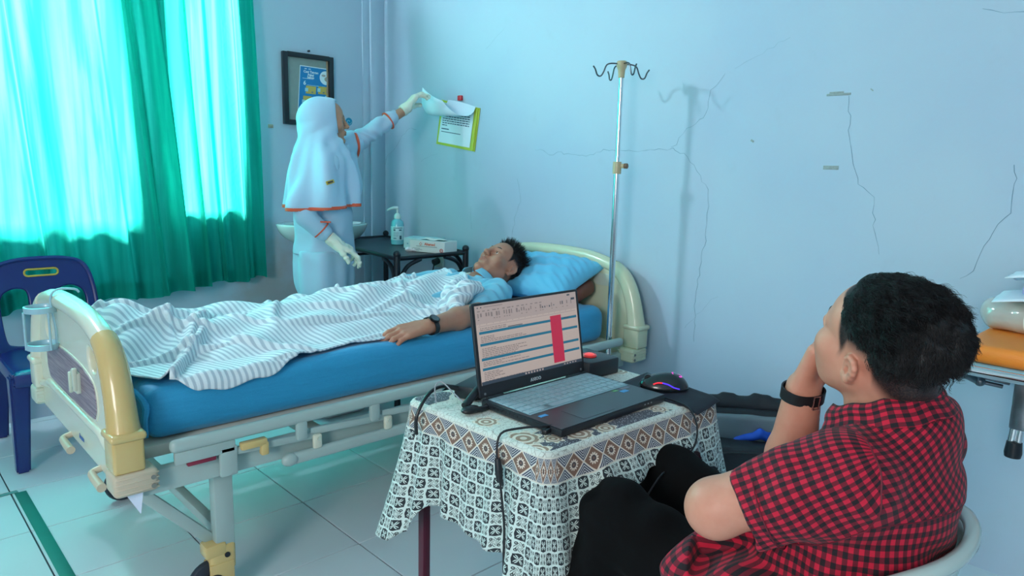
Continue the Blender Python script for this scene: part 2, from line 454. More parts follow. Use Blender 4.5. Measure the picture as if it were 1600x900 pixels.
# ------------------------------------------------------------------ shell
def S(o): return tag(o, kind='structure')
floor = S(MB().box((-2.8, -3.05, -0.055), (6.0, 6.6, 0.1)).obj('floor', M_grout))
tile_me = None
TX, TY, TS = -1.8526, -1.2598, 0.4
first = None
for i in range(-9, 6):
    for j in range(-12, 4):
        cx, cy = TX + (i + 0.5) * TS, TY + (j + 0.5) * TS
        if cx < -3.9 or cy < -5.6 or cx > 0.2 or cy > 0.2: continue
        if first is None:
            first = MB().box((0, 0, 0), (TS - 0.0050, TS - 0.0050, 0.008), 0.0008, seg=1).obj('tile', M_tile); o = first
        else:
            o = first.copy(); COL.objects.link(o)
        o.location = (cx, cy, -0.004); o.parent = floor
S(plate('wall_left', [(-5.6, 0), (0.15, 0), (0.15, 2.9), (-5.6, 2.9)],
        [rrect(-2.06, 1.66, 1.06, 1.34, 0.005, 1), rrect(-1.17, 1.66, 0.40, 1.34, 0.005, 1)], 0.15, M_wall2, None, (0, 0.075, 0), (1, 0, 0), (0, 0, 1), smooth=False))
S(MB().box((0.075, -3.1, 1.45), (0.15, 6.2, 2.9)).obj('wall_back', M_wall, smooth=False))
S(plate('wall_right', [(-5.6, 0), (0.15, 0), (0.15, 2.9), (-5.6, 2.9)], [rrect(-4.4, 1.55, 1.6, 1.5, 0.005, 1)], 0.15, M_wall, None, (0, -6.275, 0), (1, 0, 0), (0, 0, 1), smooth=False))
S(plate('wall_front', [(-6.2, 0), (0, 0), (0, 2.9), (-6.2, 2.9)], [rrect(-2.2, 1.6, 1.5, 1.3, 0.005, 1), rrect(-5.2, 1.04, 0.95, 2.06, 0.005, 1)], 0.15, M_wall, None, (-5.675, 0, 0), (0, 1, 0), (0, 0, 1), smooth=False))
S(MB().box((-2.8, -3.05, 2.95), (6.0, 6.6, 0.1)).obj('ceiling', M_ceil, smooth=False))
S(MB().box((-0.05, -0.014, 1.45), (0.10, 0.028, 2.9), 0.003).box((-0.125, -0.005, 1.45), (0.05, 0.010, 2.9), 0.002).obj('trim_1', M_wall2))
# windows behind the curtains
for nm, x0, x1 in (('window_1', -2.59, -1.53), ('window_2', -1.37, -0.97)):
    b = MB()
    for xx in (x0 + 0.02, x1 - 0.02) + ((x0 + 0.35, x0 + 0.71) if nm == 'window_1' else ()): b.box((xx, 0.06, 1.66), (0.04, 0.06, 1.34), 0.004)
    for zz in (1.01, 2.31): b.box(((x0 + x1) / 2, 0.06, zz), (x1 - x0, 0.06, 0.04), 0.004)
    w = S(b.obj(nm, M_frame))
    MB().box(((x0 + x1) / 2, 0.07, 1.66), (x1 - x0 - 0.06, 0.004, 1.30)).obj('pane', M_glass, w, smooth=False)

# cracks, tape marks, nails on the walls
wb = bpy.data.objects['wall_back']; wl = bpy.data.objects['wall_left']
def crack(pts, w=0.0011, seed=0, plane='x'):
    r = random.Random(seed); P = []
    for (a, b) in zip(pts, pts[1:]):
        n = max(2, int(math.dist(a, b) / 0.022))
        for k in range(n):
            t = k / n; j = 0.006
            P.append((a[0] + (b[0] - a[0]) * t + r.uniform(-j, j), a[1] + (b[1] - a[1]) * t + r.uniform(-j, j)))
    P.append(pts[-1])
    p3 = [(-0.0002, y, z) for y, z in P] if plane == 'x' else [(y, -0.0002, z) for y, z in P]
    MB().tube(p3, [w * r.uniform(0.25, 0.75) for _ in P], n=5, sm=1).obj('crack', M_crack, wb if plane == 'x' else wl)
crack([(-1.398, 1.362), (-1.44, 1.368), (-1.512, 1.34), (-1.56, 1.352), (-1.745, 1.337), (-1.86, 1.362), (-2.027, 1.356), (-2.231, 1.368), (-2.313, 1.333), (-2.424, 1.198), (-2.421, 0.99), (-2.39, 0.75), (-2.40, 0.55)], 0.0013, 1)
crack([(-2.231, 1.368), (-2.30, 1.45), (-2.38, 1.49), (-2.40, 1.60), (-2.46, 1.66)], 0.0008, 2)
crack([(-2.951, 1.546), (-2.965, 1.45), (-2.985, 1.34), (-3.02, 1.24), (-3.073, 1.193), (-3.085, 1.10), (-3.11, 1.0)], 0.0012, 3)
crack([(-3.467, 1.317), (-3.482, 1.25), (-3.475, 1.17), (-3.43, 1.08), (-3.40, 0.98), (-3.365, 0.947)], 0.0014, 4)
crack([(-1.246, 0.906), (-1.27, 1.02), (-1.30, 1.10), (-1.295, 1.18), (-1.275, 1.215)], 0.0009, 5)
crack([(-0.01, 1.25), (-0.05, 1.33), (-0.11, 1.36), (-0.17, 1.40), (-0.22, 1.46), (-0.30, 1.50), (-0.37, 1.49)], 0.0012, 6)
crack([(-2.50, 1.68), (-2.72, 1.77)], 0.0006, 7); crack([(-3.33, 1.78), (-3.42, 1.765), (-3.55, 1.75)], 0.0012, 8)
crack([(-0.42, 1.30), (-0.5, 1.33), (-0.58, 1.345)], 0.0007, 9); crack([(-0.9, 1.05), (-0.905, 0.92)], 0.0006, 10)
crack([(-2.35, 0.6), (-2.45, 0.72), (-2.5, 0.76)], 0.0007, 11); crack([(-1.0, 1.9), (-1.15, 1.99)], 0.0005, 12)
crack([(-0.115, 1.95), (-0.117, 1.8)], 0.0012, 13, 'y'); crack([(-0.113, 1.35), (-0.115, 0.7)], 0.0012, 14, 'y')
M_tapem = mat('old_tape_mark', rgb(150, 165, 165), 0.8, noise=0.3, nscale=90)
M_tapem2 = mat('old_tape_mark_tan', rgb(168, 158, 140), 0.8, noise=0.3, nscale=90)
MB().box((-0.0008, -2.918, 1.553), (0.0016, 0.085, 0.008), 0.0005).box((-0.0008, -2.91, 1.560), (0.0012, 0.05, 0.006), 0.0004).obj('tape_mark', M_tapem, wb)
MB().box((-0.0008, -2.915, 1.296), (0.0016, 0.055, 0.014), 0.0005).obj('tape_mark', M_tapem, wb)
MB().box((-0.0008, -2.60, 1.395), (0.0016, 0.014, 0.008), 0.0005, R=Matrix.Rotation(0.5, 3, 'X')).obj('tape_mark', M_tapem, wb)
MB().box((-0.0008, -3.03, 1.562), (0.0012, 0.012, 0.004), 0.0004, R=Matrix.Rotation(0.7, 3, 'X')).obj('tape_mark', M_tapem, wb)
MB().box((-0.762, -0.001, 1.478), (0.032, 0.002, 0.020), 0.0006).obj('tape_mark', M_tapem2, wl)
# wall outlet behind the side table
ot = thing('wall_outlet', 'grey wall socket low on the blue wall behind the black side table', 'socket', (0, -0.62, 0.71))
MB().box((-0.008, -0.62, 0.71), (0.016, 0.085, 0.085), 0.006).obj('face_plate', mat('socket_plastic', rgb(190, 195, 190), 0.4), ot)
MB().cyl((-0.016, -0.62, 0.71), (-0.05, -0.62, 0.70), 0.02).tube([(-0.045, -0.62, 0.70), (-0.07, -0.62, 0.62), (-0.05, -0.52, 0.55), (-0.04, -0.40, 0.5), (-0.04, -0.30, 0.05)], 0.004).obj('plug', mat('plug_black', rgb(25, 28, 30), 0.4), ot)

# green tape on the floor
tag(MB().box((-2.224, -1.48, 0.0008), (0.038, 1.18, 0.0016), 0.0005).obj('floor_tape', M_green), 'strip of dark green tape stuck on the white floor tiles at the far left', 'tape')
tag(MB().box((-2.30, -0.885, 0.0022), (0.14, 0.022, 0.0016), 0.0005, R=Matrix.Rotation(0.12, 3, 'Z')).obj('floor_tape', mat('green_tape_worn', rgb(95, 150, 150), 0.5)), 'short worn grey green tape piece crossing the end of the green floor strip', 'tape')

# ------------------------------------------------------------------ curtains
def curtain_mat(name, dcol, tcol, ds=0.5):
    m = bpy.data.materials.new(name); m.use_nodes = True; nt = m.node_tree; nt.nodes.clear()
    out = nt.nodes.new('ShaderNodeOutputMaterial'); mx = nt.nodes.new('ShaderNodeMixShader'); tr = nt.nodes.new('ShaderNodeBsdfTranslucent'); df = nt.nodes.new('ShaderNodeBsdfDiffuse')
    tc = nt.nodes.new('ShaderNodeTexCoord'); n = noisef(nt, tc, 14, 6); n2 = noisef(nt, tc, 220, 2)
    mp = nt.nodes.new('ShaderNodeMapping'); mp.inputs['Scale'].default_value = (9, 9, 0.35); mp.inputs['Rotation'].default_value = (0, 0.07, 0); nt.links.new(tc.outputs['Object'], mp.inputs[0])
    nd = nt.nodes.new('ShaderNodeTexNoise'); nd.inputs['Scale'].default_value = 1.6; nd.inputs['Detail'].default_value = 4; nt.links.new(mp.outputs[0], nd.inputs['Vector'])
    fold_shade = X(nt, nd.outputs['Fac']).smooth(0.40, 0.62)  # shade of folds painted into the translucent colour as upright noise streaks
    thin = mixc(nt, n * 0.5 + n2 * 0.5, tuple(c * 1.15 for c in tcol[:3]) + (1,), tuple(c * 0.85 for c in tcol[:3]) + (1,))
    nt.links.new(mixc(nt, fold_shade * 0.95, thin, tuple(c * k_ for c, k_ in zip(tcol[:3], (0.25, 0.60, 0.58))) + (1,)), tr.inputs[0])
    df.inputs[0].default_value = dcol; mx.inputs[0].default_value = ds
    bp = nt.nodes.new('ShaderNodeBump'); bp.inputs['Strength'].default_value = 0.35; bp.inputs['Distance'].default_value = 0.006
    n3 = noisef(nt, tc, 25, 5, dist=0.6); nt.links.new(n3.s, bp.inputs['Height'])
    nt.links.new(bp.outputs[0], tr.inputs['Normal']); nt.links.new(bp.outputs[0], df.inputs['Normal'])
    nt.links.new(df.outputs[0], mx.inputs[1]); nt.links.new(tr.outputs[0], mx.inputs[2]); nt.links.new(mx.outputs[0], out.inputs[0]); return m
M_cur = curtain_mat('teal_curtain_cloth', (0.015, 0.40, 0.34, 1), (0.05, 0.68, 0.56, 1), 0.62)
def curtain(x0, x1, zb, folds, seed, yo, label, lean0, lean1, group='teal window curtains'):
    r = random.Random(seed); ph = [r.uniform(0, 6.28) for _ in range(6)]; am = [r.uniform(0.7, 1.2) for _ in range(6)]
    def f(u, z):
        g = u + 0.015 * math.sin(2 * PI * u * 3 + ph[0])
        a = 0.030 * am[0] * math.sin(2 * PI * folds * g + ph[1]) + 0.014 * am[1] * math.sin(2 * PI * folds * 1.63 * g + ph[2]) + 0.007 * am[2] * math.sin(2 * PI * folds * 2.9 * g + ph[3] + 0.7 * (z - 1.5))
        s = abs(math.sin(PI * folds * g * 0.5 + ph[4])) ** 6 * 0.02
        fl = 0.75 + 0.35 * (2.5 - z) / 1.9
        x = x0 + (x1 - x0) * u + (lean0 + (lean1 - lean0) * u) * (2.2 - z) + 0.012 * math.cos(2 * PI * folds * g + ph[1])
        return Vector((x, yo - 0.10 - (a + s) * fl + 0.010 * math.sin(3.3 * z + 6 * u), z))
    zbf = lambda u: zb + 0.012 * math.sin(2 * PI * folds * u * 0.5 + ph[5]) - 0.02 * (1 - u)
    root = MB().grid(lambda u, v: f(u, 2.52 + (zbf(u) - 2.52) * v), 260, 40).obj('curtain', M_cur, angle=80)
    tag(root, label, 'curtain', group)
    MB().grid(lambda u, v: f(u, zbf(u) + 0.085 - 0.085 * v) + Vector((0, 0.004, 0)), 260, 3).obj('hem', M_cur, root, angle=80)
    return root
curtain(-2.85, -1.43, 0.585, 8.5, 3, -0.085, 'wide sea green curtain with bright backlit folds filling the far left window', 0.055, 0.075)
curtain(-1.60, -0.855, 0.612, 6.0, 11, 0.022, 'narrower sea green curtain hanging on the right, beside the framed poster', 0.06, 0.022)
tag(MB().cyl((-2.9, -0.10, 2.54), (-0.7, -0.10, 2.54), 0.014).sph((-0.69, -0.10, 2.54), 0.025).sph((-2.91, -0.10, 2.54), 0.025).obj('curtain_rod', mat('rod_metal', rgb(170, 170, 165), 0.3, metal=1)), 'metal rod carrying the sea green curtains above the window', 'rod')

# ------------------------------------------------------------------ framed poster
M_black = mat('black_lacquer', rgb(22, 28, 36), 0.35)
fp = thing('framed_poster', 'black framed blue hand washing poster on the wall beside the curtain', 'poster', (-0.525, 0, 1.50))
for nm, c, s_ in (('a', (-0.672, -0.014, 1.70), (0.030, 0.028, 0.41)), ('b', (-0.378, -0.014, 1.70), (0.030, 0.028, 0.41)), ('c', (-0.525, -0.014, 1.893), (0.27, 0.028, 0.028)), ('d', (-0.525, -0.014, 1.508), (0.27, 0.028, 0.028))):
    MB().box(c, s_, 0.003).obj('frame_rail', M_black, fp)
MB().box((-0.525, -0.005, 1.70), (0.29, 0.008, 0.385)).obj('backing_board', mat('grey_backing', rgb(140, 155, 150), 0.7, noise=0.12, nscale=30), fp, smooth=False)
MB().box((-0.399, -0.010, 1.70), (0.010, 0.004, 0.36)).obj('frame_slip', mat('tan_slip', rgb(180, 150, 120), 0.6), fp, smooth=False)
MB().cyl((-0.515, 0.0, 1.925), (-0.515, -0.014, 1.925), 0.006, n=10).obj('nail', M_black, fp)
ta = math.radians(-4.5); pax = Vector((math.cos(ta * 0.2), 0, math.sin(ta * 0.2))); pay = Vector((-math.sin(ta), 0, math.cos(ta)))
P0 = (-0.600, -0.0095, 1.522)
mats_p = [mat('poster_blue', rgb(20, 130, 190), 0.5), mat('poster_white', rgb(225, 240, 245), 0.5), mat('poster_yellow', rgb(205, 180, 90), 0.5), mat('poster_pale', rgb(165, 215, 225), 0.5), mat('poster_grey', rgb(120, 130, 135), 0.5)]
q = [(0, 0, 0.225, 0.318, 1, 0), (0.004, 0.003, 0.222, 0.313, 0, 1)]
for k, (u, v, w_, h_) in enumerate([(0.045, 0.16, 0.065, 0.045), (0.125, 0.165, 0.055, 0.045), (0.178, 0.125, 0.035, 0.05), (0.03, 0.09, 0.055, 0.055), (0.105, 0.10, 0.06, 0.045), (0.05, 0.04, 0.05, 0.05), (0.12, 0.04, 0.05, 0.045)]):
    q.append((u, v, u + w_, v + h_, 2, 2)); q.append((u - 0.006, v + 0.012, u + 0.014, v + 0.032, 3, 3)); q.append((u + w_ * 0.55, v + 0.006, u + w_ * 0.75, v + 0.014, 4, 3))
q += [(0.05, 0.208, 0.17, 0.211, 3, 2), (0.03, 0.30, 0.045, 0.304, 1, 2), (0.055, 0.30, 0.07, 0.304, 1, 2), (0.02, 0.245, 0.09, 0.247, 1, 2)]
pr_ = prints('poster_sheet', q, mats_p, fp, P0, pax, pay)
u3 = pax.cross(pay)
MB().cyl(Vector(P0) + pax * 0.17 + pay * 0.262 + u3 * 0.001, Vector(P0) + pax * 0.17 + pay * 0.262 + u3 * 0.002, 0.040, n=32).obj('round_picture', mats_p[1], fp)
MB().sph(Vector(P0) + pax * 0.178 + pay * 0.255 + u3 * 0.001, 0.02, (1, 0.1, 0.8)).sph(Vector(P0) + pax * 0.155 + pay * 0.275 + u3 * 0.001, 0.013, (1.3, 0.14, 0.6)).obj('hand_picture', mat('poster_hand', rgb(170, 160, 150), 0.5), fp)
for s_, vv, sz in (('Cuci Tangan', 0.285, 0.019), ('Pakai', 0.268, 0.019), ('Sabun', 0.254, 0.019)):
    text('lettering', s_, sz, mats_p[1], fp, Vector(P0) + pax * 0.072 + pay * vv + u3 * 0.0016, pax, pay, bold=0.0006)
text('lettering', '6', 0.034, mats_p[1], fp, Vector(P0) + pax * 0.035 + pay * 0.219 + u3 * 0.0016, pax, pay, bold=0.0006)
# teal round sticker
st = thing('wall_sticker', 'small round teal sticker on the wall left of the corner', 'sticker', (-0.249, 0, 1.51))
MB().cyl((-0.249, 0.0, 1.535), (-0.249, -0.0015, 1.535), 0.024, n=28).obj('disc', mat('sticker_teal', rgb(20, 140, 180), 0.5), st)
MB().tube([(-0.249 + (0.004 + 0.0022 * k) * math.cos(k * 0.9), -0.002, 1.535 + (0.004 + 0.0022 * k) * math.sin(k * 0.9)) for k in range(8)], 0.0012, n=6).obj('swirl', mats_p[3], st)

# ------------------------------------------------------------------ pinned papers on the back wall
M_paper = mat('paper', rgb(225, 235, 245), 0.6); M_ink = mat('ink', rgb(70, 90, 120), 0.6)
M_fold = mat('lime_plastic', rgb(190, 205, 70), 0.35)
cb = thing('paper_folder', 'lime yellow folder pinned on the blue wall behind a printed page', 'folder', (0, -0.78, 1.37))
fy = [(-0.58, 1.403), (-0.93, 1.357), (-0.972, 1.592), (-0.63, 1.655)]
def wallplate(name, pts, x, th, m, p):
    return plate(name, [(-a, b) for a, b in pts], [], th, m, p, (x, 0, 0), (0, -1, 0), (0, 0, 1), bevel=th * 0.3)
wallplate('folder_back', fy, -0.004, 0.006, M_fold, cb)
MB().tube([(-0.010, -0.918, 1.362), (-0.012, -0.94, 1.48), (-0.010, -0.956, 1.588)], 0.006, n=8).obj('folder_spine', M_fold, cb)
pg = thing('printed_page', 'lower white page with typed lines against the lime folder', 'paper', (-0.01, -0.75, 1.38))
wallplate('sheet', [(-0.602, 1.415), (-0.893, 1.378), (-0.93, 1.585), (-0.65, 1.64)], -0.0105, 0.0012, M_paper, pg)
e0 = Vector((0, -0.291, -0.037)).normalized(); e1 = Vector((0, -0.037, 0.207)).normalized()
ql = []
rl = random.Random(2)
for k in range(9):
    v = 0.20 - 0.0125 * k; w_ = 0.245 if k < 8 else 0.05; u = 0.022
    while u < w_ + 0.02:
        d = rl.uniform(0.01, 0.028); ql.append((u, v, min(u + d, w_ + 0.022), v + 0.0055, 0)); u += d + 0.004
ql += [(0.02, 0.078, 0.09, 0.084, 0), (0.02, 0.062, 0.20, 0.066, 0)]
prints('typed_lines', ql, [M_ink], pg, Vector((-0.0112, -0.602, 1.415)), e0, e1)
lp = thing('lifted_page', 'white page lifted and curled upward by the nurse, held under a red tack', 'paper', (-0.01, -0.8, 1.58))
def bez(P, t):
    n = len(P) - 1
    return sum((Vector(p) * (math.comb(n, k) * t ** k * (1 - t) ** (n - k)) for k, p in enumerate(P)), Vector())
rows = [[(-0.014, -0.70, 1.650), (-0.013, -0.80, 1.640), (-0.014, -0.945, 1.600)],
        [(-0.06, -0.66, 1.50), (-0.07, -0.80, 1.49), (-0.05, -0.95, 1.50)],
        [(-0.15, -0.58, 1.55), (-0.16, -0.72, 1.54), (-0.13, -0.86, 1.56)],
        [(-0.125, -0.605, 1.715), (-0.12, -0.67, 1.66), (-0.10, -0.76, 1.635)]]
MB().grid(lambda u, v: bez([bez(r_, u) for r_ in rows], v), 24, 30).obj('sheet', mat('thin_paper', rgb(215, 232, 245), 0.5), lp, angle=80)
tk = thing('red_tack', 'small red square tack above the lifted page', 'tack', (0, -0.80, 1.64))
MB().box((-0.009, -0.802, 1.655), (0.016, 0.032, 0.028), 0.003).obj('head', mat('red_tack', rgb(205, 40, 50), 0.4), tk)
# ------------------------------------------------------------------ wash basin
sk = thing('wash_basin', 'white ceramic wash basin on the wall behind the standing nurse', 'sink', (-0.52, 0, 0.78))
M_cer = mat('ceramic', rgb(215, 228, 228), 0.12, coat=0.5)
v, f = SDF(0.006).ell((-0.545, -0.19, 0.93), (0.275, 0.215, 0.155), k=0.02).box((-0.545, -0.03, 0.89), (0.15, 0.02, 0.035), 0.01, k=0.03).ell((-0.545, -0.20, 0.955), (0.24, 0.165, 0.13), k=0.012, op=-1).mesh(cuts=[((0, 0, 0.925), (0, 0, 1)), ((0, -0.004, 0), (0, 1, 0))], smooth=2)
fast('basin', v, f, M_cer, sk)
M_chrome = mat('chrome', rgb(225, 228, 230), 0.12, metal=1.0)
MB().cyl((-0.52, -0.05, 0.93), (-0.52, -0.05, 0.99), 0.014).tube([(-0.52, -0.05, 0.985), (-0.52, -0.10, 1.0), (-0.52, -0.15, 0.985), (-0.52, -0.16, 0.96)], 0.010).obj('tap', M_chrome, sk)
MB().tube([(-0.52, -0.14, 0.78), (-0.52, -0.14, 0.55), (-0.52, -0.10, 0.48), (-0.52, -0.01, 0.47)], 0.018).obj('waste_pipe', mat('pipe_white', rgb(200, 205, 205), 0.4), sk)

# ------------------------------------------------------------------ blue plastic chair
M_navy = mat('navy_plastic', rgb(26, 42, 110), 0.28, noise=0.12, nscale=10, coat=0.2)
ch = thing('plastic_chair', 'navy blue plastic chair with slotted back beside the green curtain', 'chair', (-1.985, -0.42, 0))
out = spline2([(-0.20, 0.0), (-0.207, 0.20), (-0.195, 0.33), (-0.165, 0.405), (-0.10, 0.432), (0, 0.438), (0.10, 0.432), (0.165, 0.405), (0.195, 0.33), (0.207, 0.20), (0.20, 0.0)], True, 5)
h1 = spline2([(-0.155, 0.08), (-0.165, 0.20), (-0.16, 0.27), (-0.13, 0.30), (-0.09, 0.305), (-0.062, 0.28), (-0.06, 0.16), (-0.055, 0.07), (-0.07, 0.05), (-0.13, 0.055)], True, 4)
h2 = [(-a, b) for a, b in h1][::-1]
h3 = rrect(0.0, 0.375, 0.125, 0.030, 0.014)
bk_ax, bk_ay, bk_o = (1, 0, 0), (0, 0.17, 1), (-1.985, -0.30, 0.385)
plate('backrest', out, [h1, h2, h3], 0.020, M_navy, ch, bk_o, bk_ax, bk_ay, bevel=0.007)
ayn = Vector((0, 0.17, 1)).normalized()
MB().tube([Vector(bk_o) + Vector((a * 1.04, -0.010, 0)) + ayn * b for a, b in rrect(0.0, 0.375, 0.125, 0.030, 0.014)], 0.0045, closed=True, sm=1, n=8).obj('handle_rim', mat('yellowed_edge', rgb(200, 170, 70), 0.4), ch)
MB().tube([Vector(bk_o) + Vector((a, -0.008, 0)) + ayn * b for a, b in out[3:-8]], 0.010, sm=1, n=8).obj('back_edge', M_navy, ch)
def seatf(u, v):
    x = -0.205 + 0.41 * u; y = 0.13 - 0.42 * v
    z = 0.425 - 0.018 * math.sin(PI * min(1, max(0, u))) * math.sin(PI * v) - 0.035 * max(0, (v - 0.88) / 0.12) ** 2 - 0.02 * (abs(u - 0.5) * 2) ** 8
    return Vector((-1.985 + x, -0.42 + y, z))
so = MB().grid(seatf, 20, 20).obj('seat', M_navy, ch)
md = so.modifiers.new('t', 'SOLIDIFY'); md.thickness = 0.008
MB().box((-1.985, -0.705, 0.385), (0.40, 0.014, 0.055), 0.006).box((-2.183, -0.42, 0.385), (0.014, 0.54, 0.055), 0.006).box((-1.787, -0.42, 0.385), (0.014, 0.54, 0.055), 0.006).obj('seat_apron', M_navy, ch)
for sx in (-1, 1):
    for sy in (-1, 1):
        a = Vector((-1.985 + sx * 0.180, -0.43 + sy * 0.235, 0.40)); b_ = Vector((-1.985 + sx * 0.195, -0.43 + sy * 0.25, 0.0))
        b = MB()
        for (p, s0) in ((0, 0.062), (1, 0.040)): pass
        vs = []
        for p, s0 in ((a, 0.036), (b_, 0.024)):
            vs.append([b.b.verts.new(p + Vector((dx * s0, dy * s0, 0))) for dx, dy in ((-1, -1), (1, -1), (1, 1), (-1, 1))])
        for k in range(4): b.b.faces.new((vs[0][k], vs[0][(k + 1) % 4], vs[1][(k + 1) % 4], vs[1][k]))
        b.b.faces.new(vs[0]); b.b.faces.new(vs[1][::-1])
        es = [e for e in b.b.edges]
        bmesh.ops.bevel(b.b, geom=es, offset=0.007, segments=2, affect='EDGES')
        b.obj('leg', M_navy, ch)
# ------------------------------------------------------------------ black side table
M_blk = mat('black_steel', rgb(24, 32, 40), 0.38, metal=0.2)
tb = thing('side_table', 'black metal side table with ball finials behind the patient', 'table', (-0.40, -0.66, 0))
c_bk = Vector((-0.06, -0.10, 0)); c_lf = Vector((-0.40, -0.32, 0)); c_fr = Vector((-0.645, -1.105, 0)); c_rt = Vector((-0.185, -1.08, 0))
c_lf = Vector((-0.47, -0.16, 0)); c_bk = Vector((-0.06, -0.12, 0))
c_lf = c_fr + (c_bk - c_rt); zt = 0.815
top = MB(); vs = [top.b.verts.new(p + Vector((0, 0, z_))) for z_ in (zt - 0.012, zt) for p in (c_bk, c_lf, c_fr, c_rt)]
for fc in ((0, 1, 2, 3), (7, 6, 5, 4), (0, 4, 5, 1), (1, 5, 6, 2), (2, 6, 7, 3), (3, 7, 4, 0)): top.b.faces.new([vs[i] for i in fc])
top.obj('tabletop', mat('slate_top', rgb(38, 50, 60), 0.35, noise=0.2, nscale=8), tb, smooth=False)
cs = [c_bk, c_lf, c_fr, c_rt]
for i, p in enumerate(cs):
    q_ = cs[(i + 1) % 4]; d = (q_ - p).normalized()
    L = MB().cyl(p, p + Vector((0, 0, zt + 0.012)), 0.016).sph(p + Vector((0, 0, zt + 0.022)), 0.019)
    L.obj('leg', M_blk, tb)
    MB().cyl(p + Vector((0, 0, zt)), q_ + Vector((0, 0, zt)), 0.011).obj('top_rail', M_blk, tb)
    MB().cyl(p + Vector((0, 0, zt - 0.10)), q_ + Vector((0, 0, zt - 0.10)), 0.008).obj('lower_rail', M_blk, tb) if i in (2, 0) else None
    for (a, s) in ((p, 1), (q_, -1)):
        MB().tube([a + Vector((0, 0, zt - 0.15)) + d * s * 0.016, a + Vector((0, 0, zt - 0.09)) + d * s * 0.03, a + Vector((0, 0, zt - 0.04)) + d * s * 0.07, a + Vector((0, 0, zt - 0.012)) + d * s * 0.15], 0.011, n=8).obj('corner_brace', M_blk, tb)
md_ = (c_fr + c_rt) / 2; dd = (c_rt - c_fr).normalized()
MB().tube([md_ + dd * 0.07 * math.cos(t * PI / 8) + Vector((0, 0, zt - 0.175 + 0.07 * math.sin(t * PI / 8))) for t in range(16)], 0.008, closed=True, sm=2, n=8).obj('ring_ornament', M_blk, tb)
MB().tube([md_ - dd * 0.11 + Vector((0, 0, zt - 0.105)), md_ - dd * 0.135 + Vector((0, 0, zt - 0.15)), md_ - dd * 0.12 + Vector((0, 0, zt - 0.20))], 0.005, n=8).obj('scroll_ornament', M_blk, tb)

# sanitiser bottle
bo = Vector((-0.270, -0.560, zt + 0.0))
sb = thing('sanitizer_bottle', 'clear blue hand sanitizer bottle with white pump on the black side table', 'bottle', bo)
M_liq = mat('blue_gel', rgb(120, 200, 215), 0.15, spec=0.6, coat=0.4)
M_wht = mat('white_plastic', rgb(225, 238, 235), 0.35)
MB().lathe(bo, [(0.030, 0), (0.036, 0.004), (0.037, 0.02), (0.037, 0.115), (0.033, 0.135), (0.018, 0.150), (0.014, 0.155)]).obj('bottle_body', M_liq, sb)
MB().lathe(bo, [(0.0376, 0.03), (0.0378, 0.031), (0.0378, 0.108), (0.0376, 0.109)]).obj('label_band', mat('bottle_label', rgb(185, 225, 230), 0.4), sb)
MB().lathe(bo, [(0.016, 0.150), (0.019, 0.152), (0.019, 0.170), (0.012, 0.180), (0.006, 0.184), (0.006, 0.208)]).obj('pump_collar', M_wht, sb)
MB().tube([bo + Vector((0.004, 0, 0.212)), bo + Vector((-0.02, 0.012, 0.213)), bo + Vector((-0.042, 0.028, 0.203)), bo + Vector((-0.048, 0.032, 0.196))], [0.010, 0.009, 0.006, 0.004], n=10).obj('pump_head', M_wht, sb)
vd = Vector((-2.63 + 0.335, -4.02 + 0.5, 0)).normalized(); sd_ = Vector((-vd.y, vd.x, 0))
# (label print wraps the side that faces the room)
for k, (z_, a0, a1, hh, mi) in enumerate([(0.100, -40, 45, 0.004, 0), (0.088, -38, -18, 0.008, 0), (0.088, 12, 38, 0.007, 0), (0.076, -38, 8, 0.002, 1), (0.070, -38, 10, 0.002, 1), (0.064, -38, 5, 0.002, 1), (0.058, -38, 8, 0.002, 1), (0.052, -38, 3, 0.002, 1), (0.040, -38, -10, 0.007, 1), (0.045, 18, 36, 0.022, 0)]):
    b = MB()
    def cf_(u, v):
        a = math.radians(a0 + (a1 - a0) * u); d_ = vd * math.cos(a) + sd_ * math.sin(a)
        return bo + d_ * 0.0382 + Vector((0, 0, z_ + hh * (v - 0.5)))
    b.grid(cf_, 8, 1).obj('label_print', mat('label_ink', rgb(30, 90, 110) if mi == 0 else rgb(90, 150, 165), 0.5), sb)

# boxes of gloves
def carton(name, label, c, yaw, L, Wd, H, base, prints_f=None, tilt=0):
    R = Matrix.Rotation(yaw, 3, 'Z') @ Matrix.Rotation(tilt, 3, 'X')
    e = thing(name, label, 'box', c)
    c = Vector(c)
    MB().box(c + R @ Vector((0, 0, H / 2)), (L, Wd, H), 0.0015, R=R, seg=1).obj('carton', base, e)
    return e, c, R
M_box = mat('carton_white', rgb(222, 232, 230), 0.5); M_orange = mat('print_orange', rgb(215, 90, 50), 0.5); M_bink = mat('print_grey', rgb(120, 140, 145), 0.5); M_bred = mat('print_red', rgb(190, 50, 50), 0.5)
